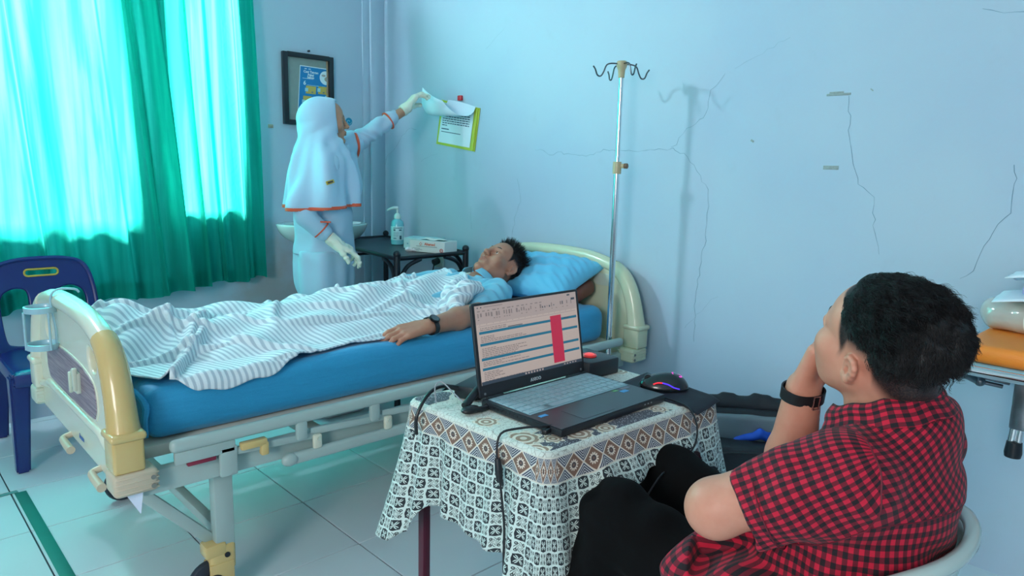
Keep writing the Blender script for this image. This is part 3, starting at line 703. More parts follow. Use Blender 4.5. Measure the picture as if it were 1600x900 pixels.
# long side faces the camera
yaw = math.radians(-72)
e, c, R = carton('glove_box', 'white glove carton with orange lettering at the edge of the black side table', (-0.315, -0.965, zt + 0.002), yaw, 0.225, 0.12, 0.062, M_box)
def ff(side): return c + R @ Vector((0, -0.0604, 0)), R @ Vector((1, 0, 0)), Vector((0, 0, 1))
o_, ax_, ay_ = ff(0)
text('lettering', 'Altamed', 0.020, M_orange, e, o_ + ax_ * 0.018 + ay_ * 0.044, ax_, ay_, bold=0.0004)
dm = MB(); cc = o_ + ax_ * -0.040 + ay_ * 0.044 + R @ Vector((0, -0.0006, 0))
dm.tube([cc + ax_ * 0.008, cc + ay_ * 0.008, cc - ax_ * 0.008, cc - ay_ * 0.008], 0.0012, closed=True, sm=1, n=5).obj('diamond_mark', M_orange, e)
prints('small_print', [(-0.07, 0.030, 0.065, 0.0325, 0), (-0.095, 0.018, -0.045, 0.020, 0), (-0.095, 0.012, -0.03, 0.014, 0), (-0.095, 0.007, -0.05, 0.009, 0)], [M_bink], e, o_, ax_, ay_, 0.0006)
def ring(ctr, n_, r, m, par_):
    n_ = Vector(n_); up_ = Vector((0, 0, 1)); sx_ = up_.cross(n_).normalized()
    MB().tube([Vector(ctr) + sx_ * r * math.cos(t * PI / 6) + up_ * r * math.sin(t * PI / 6) for t in range(12)], r * 0.22, closed=True, sm=1, n=5).cyl(Vector(ctr), Vector(ctr) + n_ * 0.001, r * 0.35, n=8).obj('round_mark', m, par_)
ring(o_ + ax_ * 0.093 + ay_ * 0.016 + R @ Vector((0, -0.0006, 0)), R @ Vector((0, -1, 0)), 0.009, M_bred, e)
eo = c + R @ Vector((-0.1129, 0, 0)); ex = R @ Vector((0, -1, 0))
text('lettering', 'Altamed', 0.012, M_bred, e, eo + ex * 0.0 + Vector((0, 0, 0.048)), ex, (0, 0, 1), bold=0.0003)
prints('small_print', [(-0.05, 0.036, 0.05, 0.0375, 0)], [M_bink], e, eo, ex, (0, 0, 1), 0.0006)
ring(eo + ex * 0.0 + Vector((0, 0, 0.02)) + R @ Vector((-0.0006, 0, 0)), R @ Vector((-1, 0, 0)), 0.010, M_bred, e)
gl_ = SDF(0.003); gc = c + Vector((0, 0, 0.062))
MB().grid(lambda u, v: gc + R @ Vector((-0.07 + 0.15 * u, -0.02 + 0.035 * v, 0.003 + 0.010 * math.sin(PI * u) * math.sin(PI * v) + 0.004 * math.sin(9 * u))), 14, 6).obj('glove_tuft', mat('glove_end', rgb(235, 240, 235), 0.6), e)
prints('opening', [(-0.065, -0.025, 0.085, 0.02, 0)], [mat('box_opening', rgb(70, 105, 115), 0.6)], e, gc, R @ Vector((1, 0, 0)), R @ Vector((0, 1, 0)), 0.0005)
e2, c2, R2 = carton('mask_box', 'pale patterned carton behind the white glove carton, beside the sanitizer', (-0.245, -0.790, zt + 0.002), math.radians(-62), 0.20, 0.12, 0.058, mat('carton_pale', rgb(190, 220, 228), 0.5))
M_pat = mat('carton_pattern', rgb(110, 175, 200), 0.5)
for oo, aa, ww in ((c2 + R2 @ Vector((-0.1004, 0, 0)), R2 @ Vector((0, -1, 0)), 0.05), (c2 + R2 @ Vector((0, -0.0604, 0)), R2 @ Vector((1, 0, 0)), 0.09)):
    r = random.Random(4); prints('carton_pattern', [(u, v_, u + 0.008, v_ + 0.007, 0) for u, v_ in [(r.uniform(-ww, ww - 0.01), r.uniform(0.006, 0.046)) for _ in range(14)]], [M_pat], e2, oo, aa, (0, 0, 1), 0.0006)
e3 = thing('crumpled_tissue', 'small crumpled white tissue lying between the two cartons on the black table', 'tissue', (-0.46, -0.83, zt))
v, f = SDF(0.003).ell((-0.405, -0.870, zt + 0.012), (0.03, 0.018, 0.012)).ell((-0.388, -0.898, zt + 0.010), (0.018, 0.018, 0.010)).mesh(disp=lambda P: 0.005 * hnoise(P, 160, 3))
fast('tissue', v, f, mat('tissue', rgb(225, 235, 240), 0.8), e3)

# ------------------------------------------------------------------ hospital bed
bed = thing('hospital_bed', 'cream hospital bed with moulded end boards and grey side rails under the blue mattress', 'bed', (-1.12, -1.63, 0))
YC = -1.635
M_cream = mat('cream_plastic', rgb(212, 214, 196), 0.25, coat=0.3, noise=0.04, nscale=4)
M_yel = mat('yellowed_plastic', rgb(205, 178, 118), 0.25, coat=0.3, noise=0.08, nscale=6)
M_crm2 = mat('cream_plastic_head', rgb(206, 210, 180), 0.25, coat=0.3)
M_steel = mat('painted_steel', rgb(160, 180, 178), 0.35, noise=0.05, nscale=5)
M_wood = mat('purple_woodgrain', rgb(128, 112, 128), 0.45)
nt, (x, y, z), tc = uvnodes(M_wood, 'Object')
n = nt.nodes.new('ShaderNodeTexNoise'); n.inputs['Scale'].default_value = 3; n.inputs['Detail'].default_value = 8
mp = nt.nodes.new('ShaderNodeMapping'); mp.inputs['Scale'].default_value = (1, 3, 90); nt.links.new(tc.outputs['Object'], mp.inputs[0]); nt.links.new(mp.outputs[0], n.inputs['Vector'])
setcol(M_wood, mixc(nt, X(nt, n.outputs['Fac']).smooth(0.3, 0.7), rgb(108, 92, 110), rgb(158, 142, 152)))
M_latch = mat('latch_plastic', rgb(195, 205, 190), 0.35)
YB = -1.655
def board(xc, face, mcream, mpost):
    """moulded end board. face = -1: outer face towards -x"""
    hs, zs_ = (1.0, 1.0) if face < 0 else (1.075, 1.14)
    def T(p): return (p[0] * hs, 0.56 + (p[1] - 0.56) * zs_ if p[1] > 0.56 else p[1])
    half = [(0.462, 0.425), (0.465, 0.56), (0.458, 0.62), (0.440, 0.69), (0.405, 0.750), (0.345, 0.800), (0.20, 0.832), (0.0, 0.840)]
    half = [T(p) for p in half]
    out = spline2(half + [(-u, w) for u, w in half[-2::-1]], False, 5)
    hole = spline2([(0.235, 0.765), (0.285, 0.752), (0.305, 0.722), (0.285, 0.700), (0.240, 0.700), (0.220, 0.730)], True, 4)
    holes = [hole, [(-a, b) for a, b in hole][::-1]] if face < 0 else []
    pl = plate('end_board', out, holes, 0.030, mcream, bed, (xc, YB, 0), (0, 1, 0), (0, 0, 1), bevel=0.008)
    top_ = [(0.425, 0.715), (0.395, 0.762), (0.345, 0.800), (0.20, 0.832), (0.0, 0.840), (-0.20, 0.832), (-0.345, 0.800), (-0.395, 0.762), (-0.425, 0.715)]
    top_ = [T(p) for p in top_]
    MB().tube([(xc, YB + u, w) for u, w in top_], [0.029] * 9, n=14).obj('top_moulding', mcream, pl)
    for s in (-1, 1):
        pts = [(0.340, 0.803), (0.385, 0.775), (0.420, 0.730), (0.445, 0.67), (0.460, 0.61), (0.465, 0.58)]
        pts = [T(p) for p in pts]
        b = MB().tube([(xc, YB + s * u, w) for u, w in pts], [0.032, 0.034, 0.035, 0.036, 0.038, 0.042], n=14)
        b.box((xc, YB + s * 0.466 * hs, 0.583), (0.086, 0.094, 0.022), 0.010, seg=3)
        b.box((xc, YB + s * 0.464 * hs, 0.535), (0.074, 0.082, 0.092), 0.008, seg=3)
        b.obj('corner_post', mpost if s < 0 else mcream, pl)
    return pl
fb = board(-2.160, -1, M_cream, M_yel); fb['label'] = 'foot end board with purple inlay'
hb = board(-0.085, 1, M_crm2, M_crm2)
plate('centre_inset', rrect(0, 0.80, 0.34, 0.12, 0.05), [], 0.004, M_crm2, hb, (-0.1015, YB, 0), (0, 1, 0), (0, 0, 1), bevel=0.001)
for s in (-1, 1): plate('grip_slot', rrect(s * 0.31, 0.775, 0.10, 0.055, 0.02), [], 0.004, M_latch, hb, (-0.1015, YB, 0), (0, 1, 0), (0, 0, 1), bevel=0.001)
fx = -2.160
for s in (-1, 1):
    plate('grip_recess', rrect(s * 0.262, 0.733, 0.10, 0.075, 0.02), [], 0.006, M_yel, fb, (fx + 0.008, YB, 0), (0, 1, 0), (0, 0, 1))
inl = spline2([(-0.22, 0.560), (-0.29, 0.578), (-0.305, 0.625), (-0.27, 0.675), (-0.12, 0.700), (0.12, 0.700), (0.27, 0.675), (0.305, 0.625), (0.29, 0.578), (0.22, 0.560)], True, 4)
plate('inlay_rim', inl, [], 0.006, M_cream, fb, (fx - 0.0145, YB, 0), (0, 1.0, 0), (0, 0, 1), bevel=0.002)
plate('inlay_panel', [(a * 0.965, 0.630 + (b - 0.630) * 0.93) for a, b in inl], [], 0.008, M_wood, fb, (fx - 0.0152, YB, 0), (0, 1.0, 0), (0, 0, 1), bevel=0.001)
MB().tube([(fx - 0.012, YB + u, w) for u, w in ((-0.44, 0.505), (-0.36, 0.520), (-0.30, 0.537), (-0.2, 0.538), (0, 0.538), (0.2, 0.538), (0.30, 0.537), (0.36, 0.520), (0.44, 0.505))], 0.014, n=10).obj('ridge', M_cream, fb)
MB().box((fx - 0.024, YB - 0.11, 0.640), (0.014, 0.065, 0.060), 0.004).box((fx - 0.032, YB - 0.135, 0.652), (0.012, 0.016, 0.066), 0.003).box((fx - 0.032, YB - 0.080, 0.632), (0.010, 0.011, 0.062), 0.003).obj('chart_clip', M_latch, fb)
MB().cyl((fx - 0.031, YB - 0.11, 0.622), (fx - 0.034, YB - 0.11, 0.622), 0.005, n=10).obj('clip_screw', mat('dark_screw', rgb(70, 80, 85), 0.4), fb)
text('maker_mark', 'Acare', 0.022, mat('mark_blue', rgb(60, 110, 180), 0.4), fb, (fx - 0.0165, -1.74, 0.462), (0, -1, 0), (0, 0, 1), bold=0.0004)
M_beige = mat('beige_block', rgb(196, 182, 160), 0.35)
# bottle holder rings hooked over the board
bhx, bhy = fx - 0.050, -1.510
bh = thing('bottle_holder', 'pale blue double ring holder hooked over the foot board', 'holder', (bhx, bhy, 0.68))
M_ringm = mat('pale_blue_plastic', rgb(150, 190, 205), 0.3, coat=0.3)
for zz in (0.808, 0.694):
    MB().lathe((bhx, bhy, zz), [(0.042, -0.003), (0.046, -0.005), (0.046, 0.012), (0.042, 0.013), (0.040, 0.010), (0.040, -0.001), (0.042, -0.003)], n=28, caps=False).obj('ring', M_ringm, bh)
MB().tube([(fx - 0.022, bhy - 0.03, 0.690), (fx - 0.022, bhy - 0.032, 0.76), (fx - 0.030, bhy - 0.035, 0.845), (fx - 0.012, bhy - 0.045, 0.874), (fx + 0.030, bhy - 0.055, 0.873), (fx + 0.042, bhy - 0.055, 0.862)], 0.0035, n=8).obj('hook', M_ringm, bh)
for ex_, ey_ in ((-0.046, 0.0), (0.010, -0.045)):
    MB().tube([(bhx + ex_, bhy + ey_, 0.805), (bhx + ex_, bhy + ey_, 0.75), (bhx + ex_, bhy + ey_, 0.690)], 0.0035, n=8).obj('side_rod', M_ringm, bh)
# corner bumpers
for (x_, s, m_) in ((fx, -1, M_beige), (fx, 1, M_latch), (-0.085, -1, M_crm2), (-0.085, 1, M_beige)):
    sgn = -1 if x_ < -1 else 1
    b = MB().box((x_ - 0.012 * sgn, YB + s * (0.468 if x_ < -1 else 0.495), 0.460), (0.105, 0.085, 0.060), 0.012, seg=3)
    for k in range(4): b.box((x_ - 0.014 * sgn, YB + s * (0.468 if x_ < -1 else 0.495), 0.440 + 0.013 * k), (0.102, 0.0875, 0.005), 0.002, seg=1)
    b.obj('corner_bumper', m_, bed)
    b = MB()
    for zz in (0.445, 0.468): b.cyl((x_ - sgn * 0.050, YB + s * (0.511 if x_ < -1 else 0.538), zz), (x_ - sgn * 0.050, YB + s * (0.5135 if x_ < -1 else 0.5405), zz), 0.006, n=10)
    b.obj('bolt_cap', mat('bolt_grey', rgb(120, 125, 120), 0.4), bed)
for yy in (-1.60, -1.93):
    MB().tube([(fx - 0.010, yy, 0.432), (fx - 0.035, yy, 0.425), (fx - 0.040, yy - 0.03, 0.422), (fx - 0.040, yy - 0.11, 0.420)], [0.010, 0.010, 0.011, 0.012], n=10).obj('crank_handle', M_beige, bed)
# frame
for s in (-1, 1):
    MB().box((-1.125, YC + s * 0.475, 0.435), (2.0, 0.035, 0.065), 0.006).obj('side_rail', M_steel, bed)
for x_ in (-2.10, -1.60, -1.1, -0.6, -0.14): MB().box((x_, YC, 0.43), (0.04, 0.92, 0.04), 0.004).obj('cross_bar', M_steel, bed)
MB().box((-1.12, YC, 0.495), (1.96, 0.86, 0.035), 0.006).obj('mattress_deck', mat('deck_cream', rgb(200, 198, 186), 0.4), bed)
for x_ in (-1.905, -0.36):
    for s in (-1, 1):
        yl = YC + s * 0.43
        MB().box((x_, yl, 0.285), (0.055, 0.040, 0.245), 0.005).obj('leg', M_steel, bed)
        dx = -1 if x_ > -1 else -1
        MB().box((x_ - 0.11 * (1 if x_ < -1 else -1), yl + 0.02, 0.275), (0.29, 0.020, 0.032), 0.004, R=Matrix.Rotation(math.radians(48 if x_ < -1 else -48), 3, 'Y')).obj('leg_brace', M_steel, bed)
    MB().box((x_, YC, 0.20), (0.03, 0.84, 0.03), 0.004).obj('leg_cross_bar', M_steel, bed)
def caster(x_, y_, big):
    c_ = MB().box((x_, y_, 0.135), (0.075, 0.050, 0.085), 0.012, seg=3).box((x_ - 0.02, y_, 0.165), (0.06, 0.054, 0.04), 0.008, seg=2).box((x_ - 0.005, y_ - 0.022, 0.085), (0.07, 0.012, 0.08), 0.005).box((x_ - 0.005, y_ + 0.022, 0.085), (0.07, 0.012, 0.08), 0.005)
    o = c_.obj('caster_housing', M_yel if big else M_cream, bed)
    w = MB().lathe((x_ - 0.03, y_ - 0.013, 0.066), [(0.05, 0), (0.062, 0.002), (0.066, 0.008), (0.066, 0.018), (0.062, 0.024), (0.05, 0.026)], n=28, axis=(0, 1, 0)).obj('wheel', mat('wheel_rubber', rgb(40, 48, 60), 0.5), o)
    MB().cyl((x_ - 0.03, y_ - 0.030, 0.066), (x_ - 0.03, y_ + 0.030, 0.066), 0.03).obj('hub', M_black, o)
    MB().cyl((x_ + 0.01, y_ - 0.026, 0.145), (x_ + 0.01, y_ - 0.0285, 0.145), 0.008, n=12).obj('caster_bolt', M_black, o)
    MB().cyl((x_ + 0.005, y_, 0.165), (x_ + 0.005, y_, 0.19), 0.018).obj('caster_stem', M_chrome, o)
for x_ in (-1.915, -0.36):
    for s in (-1, 1): caster(x_, YC + s * 0.43, s < 0 or x_ > -1)
M_paperm = mat('tag_paper', rgb(205, 215, 235), 0.5)
MB().quad((-2.170, -2.13, 0.43), (-2.130, -2.145, 0.43), (-2.137, -2.14, 0.368), (-2.139, -2.14, 0.368)).obj('paper_flap', M_paperm, bed, smooth=False)
# folded-down guard rail on the near side (and its twin beyond)
for s in (-1, 1):
    yo = YC + s * 0.520
    g = MB().box((-1.125, yo, 0.531), (1.88, 0.030, 0.036), 0.0145, seg=4).obj('guard_rail_tube', M_steel, bed)
    MB().box((-1.125, yo, 0.409), (1.26, 0.022, 0.036), 0.010, seg=3).obj('guard_lower_bar', M_steel, bed)
    for x_ in (-1.735, -0.52): MB().sph((x_, yo, 0.409), 0.021, (1.3, 0.8, 0.95)).obj('bar_cap', M_steel, bed)
    for k in range(5):
        xa = -1.70 + 0.25 * k
        MB().box((xa, yo - 0.004 * s * -1, 0.492), (0.034, 0.022, 0.058), 0.008).obj('rail_link', M_steel, bed)
        MB().cyl((xa, yo + s * 0.006, 0.485), (xa, yo + s * 0.013, 0.485), 0.0065, n=10).obj('rivet', M_latch, bed)
        MB().box((xa + 0.050, yo + s * 0.004, 0.446), (0.028, 0.016, 0.044), 0.006).obj('pivot_bracket', M_cream, bed)
        MB().cyl((xa + 0.05, yo + s * 0.010, 0.455), (xa + 0.05, yo + s * 0.016, 0.455), 0.006, n=10).obj('rivet', M_latch, bed)
        a = Vector((xa - 0.22, yo - s * 0.004, 0.478)); b_ = Vector((xa + 0.05, yo - s * 0.004, 0.464))
        MB().box((a + b_) / 2, ((b_ - a).length, 0.012, 0.022), 0.004, R=Matrix.Rotation(math.atan2(-(b_.z - a.z), b_.x - a.x), 3, 'Y')).obj('swing_arm', M_steel, bed)
    MB().box((-1.975, yo, 0.497), (0.16, 0.016, 0.036), 0.005).box((-1.915, yo, 0.455), (0.048, 0.016, 0.085), 0.005).obj('release_plate', M_steel, bed)
    MB().box((-1.985, yo - s * 0.004, 0.474), (0.075, 0.016, 0.014), 0.003).obj('release_tab', mat('maroon_plastic', rgb(130, 35, 60), 0.4), bed)
    MB().box((-1.845, yo + s * 0.004, 0.488), (0.075, 0.024, 0.022), 0.005).box((-1.815, yo + s * 0.004, 0.468), (0.022, 0.024, 0.04), 0.005).obj('catch_hook', M_yel, bed)
# pole socket at the head corner
MB().cyl((-0.23, -2.12, 0.40), (-0.23, -2.12, 0.47), 0.017).box((-0.23, -2.135, 0.43), (0.04, 0.05, 0.03), 0.005).obj('pole_socket', M_steel, bed)

# ------------------------------------------------------------------ mattress
M_blue = mat('blue_sheet', rgb(30, 140, 190), 0.6, sheen=0.15)
nt, (x, y, z), tc = uvnodes(M_blue, 'Object')
mp = nt.nodes.new('ShaderNodeMapping'); mp.inputs['Scale'].default_value = (2.2, 14, 10); mp.inputs['Rotation'].default_value = (0, 0, 0.12); nt.links.new(tc.outputs['Object'], mp.inputs[0])
n = nt.nodes.new('ShaderNodeTexNoise'); n.inputs['Scale'].default_value = 2.0; n.inputs['Detail'].default_value = 3; nt.links.new(mp.outputs[0], n.inputs['Vector'])
setbump(M_blue, X(nt, n.outputs['Fac']), 0.6, 0.012)
n9 = noisef(nt, tc, 500, 2); setcol(M_blue, mixc(nt, n9, rgb(28, 136, 186), rgb(44, 160, 208)))
mt = thing('mattress', 'bright blue sheeted mattress lying on the hospital bed', 'mattress', (-1.12, YC, 0.512))
def mdisp(P):
    t = np.clip((P[:, 2] - 0.60) / 0.06, 0, 1)
    return 0.004 * np.sin(P[:, 1] * 55 + 3 * np.sin(P[:, 0] * 2.3)) * t * (0.5 + 0.5 * np.sin(P[:, 0] * 3.1 + 1)) + 0.003 * hnoise(P, 14, 1)
v, f = SDF(0.010).box((-1.135, YC, 0.592), (0.955 - 0.045, 0.425 - 0.045, 0.079 - 0.045), 0.045).mesh(disp=mdisp, smooth=2)
fast('sheet', v, f, M_blue, mt)
MB().tube([(-2.10, -2.0, 0.655), (-2.085, -2.045, 0.62), (-2.09, -2.05, 0.58), (-2.085, -2.04, 0.53)], [0.006, 0.010, 0.008, 0.005], n=8).obj('corner_fold', M_blue, mt)
tag(MB().box((-0.20, -1.80, 0.72), (0.15, 0.30, 0.075), 0.03, R=Matrix.Rotation(-0.25, 3, 'Y') @ Matrix.Rotation(0.1, 3, 'Z'), seg=4).obj('bolster', mat('brown_vinyl', rgb(110, 62, 50), 0.45)), 'brown vinyl bolster showing between blue pillow and mattress', 'bolster')
# ------------------------------------------------------------------ pillow
M_pil = mat('blue_pillowcase', rgb(96, 184, 222), 0.65, sheen=0.2)
def pillow_fn(u, v, top):
    a = (u - 0.5) * 2; b = (v - 0.5) * 2
    ed = (1 - abs(a) ** 3.0) * (1 - abs(b) ** 3.0); h = max(ed, 0) ** 0.55
    pin = 1 - 0.10 * (1 - abs(a) ** 2) * abs(b) ** 3
    px = a * 0.185 * (1 - 0.08 * (1 - abs(b) ** 2) * abs(a) ** 3); py = b * 0.335 * (1 - 0.08 * (1 - abs(a) ** 2) * abs(b) ** 3)
    wr = 0.006 * math.sin(14 * a + 5 * b) * ed + 0.004 * math.sin(23 * b - 9 * a) * ed + 0.006 * math.sin(30 * (a - b)) * (1 - h) * h * 2
    dent = 0.030 * math.exp(-((a + 0.45) / 0.45) ** 2 - ((b - 0.1) / 0.30) ** 2)
    zz = (0.085 * h + wr - dent) if top else (-0.050 * h)
    return Vector((px, py, zz))
Rp = Matrix.Rotation(math.radians(-20), 4, 'Y') @ Matrix.Rotation(math.radians(5), 4, 'Z')
Mp = Matrix.Translation((-0.265, -1.655, 0.765)) @ Rp
b = MB().grid(lambda u, v: Mp @ pillow_fn(u, v, True), 40, 60).grid(lambda u, v: Mp @ pillow_fn(u, v, False), 40, 60)
bmesh.ops.remove_doubles(b.b, verts=b.b.verts, dist=0.0005)
tag(b.obj('pillow', M_pil, angle=80), "plump light blue pillow under the patient's head", 'pillow')
# ------------------------------------------------------------------ IV pole
iv = thing('iv_pole', 'chrome drip stand pole with four hooks at the bed corner', 'pole', (-0.23, -2.12, 0.40))
px_, py_ = -0.23, -2.12
MB().cyl((px_, py_, 0.405), (px_, py_, 1.27), 0.0125).obj('lower_tube', M_chrome, iv)
MB().cyl((px_, py_, 1.25), (px_, py_, 1.665), 0.0095).obj('upper_tube', M_chrome, iv)
M_tan = mat('tan_plastic', rgb(190, 175, 140), 0.35)
MB().cyl((px_, py_, 1.255), (px_, py_, 1.305), 0.018).box((px_ + 0.010, py_ - 0.018, 1.288), (0.022, 0.03, 0.02), 0.005).obj('clamp', M_tan, iv)
MB().cyl((px_ + 0.012, py_ - 0.03, 1.288), (px_ + 0.014, py_ - 0.042, 1.288), 0.011, n=14).obj('clamp_knob', mat('brown_knob', rgb(120, 85, 60), 0.4), iv)
MB().lathe((px_, py_, 1.645), [(0.011, 0), (0.013, 0.002), (0.015, 0.03), (0.020, 0.042), (0.022, 0.05), (0.022, 0.062), (0.018, 0.067), (0.004, 0.068)]).obj('hook_hub', M_tan, iv)
for k in range(4):
    a = math.radians(-47 + 90 * k + 22) ; d = Vector((math.cos(a), math.sin(a), 0))
    o0 = Vector((px_, py_, 1.70))
    MB().tube([o0 + d * 0.012, o0 + d * 0.045 + Vector((0, 0, 0.0)), o0 + d * 0.068 + Vector((0, 0, -0.008)), o0 + d * 0.080 + Vector((0, 0, -0.034)), o0 + d * 0.092 + Vector((0, 0, -0.052)), o0 + d * 0.108 + Vector((0, 0, -0.050)), o0 + d * 0.118 + Vector((0, 0, -0.028)), o0 + d * 0.128 + Vector((0, 0, -0.015))], 0.0032, n=8).obj('hook', mat('dark_chrome', rgb(120, 120, 125), 0.2, metal=1), iv)
# ------------------------------------------------------------------ table with batik cloth
M_mar = mat('maroon_steel', rgb(84, 28, 48), 0.35, noise=0.1, nscale=8)
ZT = 0.722
tA, tF, tR, tD = Vector((-1.69, -2.70, 0)), Vector((-1.68, -3.13, 0)), Vector((-1.11, -3.15, 0)), Vector((-1.10, -2.72, 0))
dk = thing('small_table', 'small maroon legged table hidden under the batik cloth', 'table', (-1.395, -2.925, 0))
MB().box((-1.395, -2.925, 0.708), (0.565, 0.42, 0.022), 0.004).obj('tabletop', mat('table_board', rgb(110, 90, 75), 0.5), dk)
for p, sx, sy in ((tA, 1, -1), (tF, 1, 1), (tR, -1, 1), (tD, -1, -1)):
    MB().box((p.x + sx * 0.028, p.y + sy * 0.012, 0.348), (0.022, 0.022, 0.696), 0.003).obj('leg', M_mar, dk)
MB().box((-1.395, -3.11, 0.13), (0.53, 0.018, 0.018), 0.002).obj('stretcher', M_mar, dk)
MB().box((-1.395, -2.72, 0.13), (0.53, 0.018, 0.018), 0.002).obj('stretcher', M_mar, dk)
MB().box((-1.66, -2.915, 0.10), (0.018, 0.39, 0.018), 0.002).box((-1.14, -2.935, 0.10), (0.018, 0.39, 0.018), 0.002).obj('side_stretcher', M_mar, dk)

def batik_side():
    m = mat('batik_hanging', (0.8, 0.8, 0.8, 1), 0.75, sheen=0.2)
    nt, (u, v, w), tc = uvnodes(m)
    c = 0.0262
    a = u * (1 / c); b = v * (1 / c)
    ia, ib = a.floor(), b.floor(); fu, fv = a.fract() - 0.5, b.fract() - 0.5
    par_ = (ia + ib).mod2().abs().gt(0.5)
    r = (fu * fu + fv * fv).sqrt(); th = fv.atan2(fu)
    s2 = (th * 2.0).sin().abs(); c4 = (th * 4.0).cos()
    # dark tile: scalloped dark square with four white petals
    petal = (r.lt((s2 - 0.22).max(0.0) * 0.56)) * r.gt(0.075)
    rim = (fu.abs().max(fv.abs())).gt(c4 * 0.03 + 0.450)
    vein = (s2.gt(0.975)) * r.gt(0.12)
    white1 = (petal * (vein * -1.0 + 1.0)).max(rim).max(r.lt(0.055))
    # light tile: curling tendrils
    sw = ((th * 4.0 + r * 17.0).sin().abs()).lt(0.48) * r.gt(0.07) * r.lt(0.40)
    hook = ((fu.abs() - 0.27) * (fu.abs() - 0.27) + (fv.abs() - 0.27) * (fv.abs() - 0.27)).sqrt()
    sw = sw.max((hook - 0.09).abs().lt(0.03))
    white2 = sw * -1.0 + 1.0
    wh = par_ * white1 + (par_ * -1.0 + 1.0) * white2
    n = noisef(nt, tc, 3.0, 3)
    kaw = mixc(nt, wh, rgb(22, 34, 42), rgb(200, 218, 214))
    # border band of brown diamonds
    bp = 0.052
    g = u * (1 / bp); gu = (g.fract() - 0.5).abs() * 2.0; gv = ((v + 0.026) * (1 / bp)).abs() * 2.0
    d = gu + gv
    q_ = g.fract() - 0.5; q2 = v * (1 / bp) + 0.5
    rr_ = (q_ * q_ + q2 * q2).sqrt(); t2 = q2.atan2(q_)
    fl = rr_.lt((t2 * 6.0).cos().abs() * 0.10 + 0.13) * rr_.gt(0.04)
    flc = (rr_.gt(((t2 * 6.0).cos().abs() * 0.10 + 0.10))) * fl
    din = d.lt(0.92)
    diamond = mixc(nt, fl, rgb(120, 92, 78), rgb(214, 204, 190))
    diamond = mixc(nt, (rr_ * 22.0).sin().gt(0.55) * fl, diamond, rgb(70, 62, 66))
    stripes = mixc(nt, (d * 4.6).fract().gt(0.62), rgb(48, 52, 74), rgb(196, 202, 205))
    band = mixc(nt, din, stripes, diamond)
    band = mixc(nt, ((d - 0.96).abs()).lt(0.055), band, rgb(215, 205, 188))
    isband = v.lt(0.0) * v.gt(-0.052)
    col = mixc(nt, isband, kaw, band)
    line = ((v + 0.001).abs()).lt(0.0016).max((v + 0.0525).abs().lt(0.0016))
    col = mixc(nt, line, col, rgb(205, 205, 195))
    # pale ground above the band
    above = v.lt(-0.0535)
    vo = nt.nodes.new('ShaderNodeTexVoronoi'); vo.feature = 'DISTANCE_TO_EDGE'; vo.inputs['Scale'].default_value = 95
    nt.links.new(tc.outputs['Object'], vo.inputs['Vector'])
    ln = X(nt, vo.outputs['Distance']).lt(0.035)
    gcol = mixc(nt, ln * 0.65, rgb(205, 212, 205), rgb(118, 118, 110))
    col = mixc(nt, above, col, gcol)
    setcol(m, col); setbump(m, noisef(nt, tc, 900, 2), 0.15, 0.0006)
    return m
def batik_top():
    m = mat('batik_top', (0.8, 0.8, 0.8, 1), 0.75, sheen=0.2)
    nt, (x, y, z), tc = uvnodes(m, 'Object')
    vo = nt.nodes.new('ShaderNodeTexVoronoi'); vo.feature = 'DISTANCE_TO_EDGE'; vo.inputs['Scale'].default_value = 95
    nw = nt.nodes.new('ShaderNodeTexNoise'); nw.inputs['Scale'].default_value = 25
    nt.links.new(tc.outputs['Object'], nw.inputs['Vector'])
    mxv = nt.nodes.new('ShaderNodeMix'); mxv.data_type = 'VECTOR'; mxv.inputs[0].default_value = 0.03
    nt.links.new(tc.outputs['Object'], mxv.inputs[4]); nt.links.new(nw.outputs['Color'], mxv.inputs[5]); nt.links.new(mxv.outputs[1], vo.inputs['Vector'])
    ln = X(nt, vo.outputs['Distance']).lt(0.035)
    col = mixc(nt, ln * 0.65, rgb(208, 214, 206), rgb(112, 116, 110))
    def blob(cx, cy, rx, ry, wob=0.12):
        a = (x - cx) * (1 / rx); b = (y - cy) * (1 / ry); r = (a * a + b * b).sqrt(); t = b.atan2(a)
        return r + (t * 7.0).sin() * wob * 0.5, r, t
    dots = nt.nodes.new('ShaderNodeTexVoronoi'); dots.inputs['Scale'].default_value = 210; nt.links.new(tc.outputs['Object'], dots.inputs['Vector'])
    dt = X(nt, dots.outputs['Distance']).lt(0.26)
    dark = mixc(nt, dt, rgb(38, 46, 66), rgb(190, 196, 205))
    for cx, cy, rx, ry in ((-1.665, -2.715, 0.07, 0.05), (-1.60, -3.11, 0.16, 0.065), (-1.40, -3.14, 0.12, 0.045), (-1.15, -3.13, 0.09, 0.04), (-1.16, -2.74, 0.08, 0.05), (-1.40, -2.73, 0.10, 0.04)):
        R_, r, t = blob(cx, cy, rx, ry); col = mixc(nt, R_.lt(1.06), col, rgb(205, 196, 178)); col = mixc(nt, R_.lt(1.0), col, dark)
    for cx, cy, rx in ((-1.665, -3.05, 0.035), (-1.56, -3.105, 0.030), (-1.49, -3.12, 0.024), (-1.62, -3.09, 0.02), (-1.66, -2.93, 0.026), (-1.30, -3.12, 0.02), (-1.69, -3.11, 0.03), (-1.12, -2.86, 0.03), (-1.16, -2.76, 0.025)):
        R_, r, t = blob(cx, cy, rx, rx, 0.35)
        fcol = mixc(nt, (r * 14.0).sin().gt(0.2), rgb(150, 122, 100), rgb(222, 212, 196))
        col = mixc(nt, R_.lt(1.1), col, rgb(215, 208, 190)); col = mixc(nt, R_.lt(0.98), col, fcol)
    setcol(m, col); return m
M_bs = batik_side(); M_bt = batik_top()
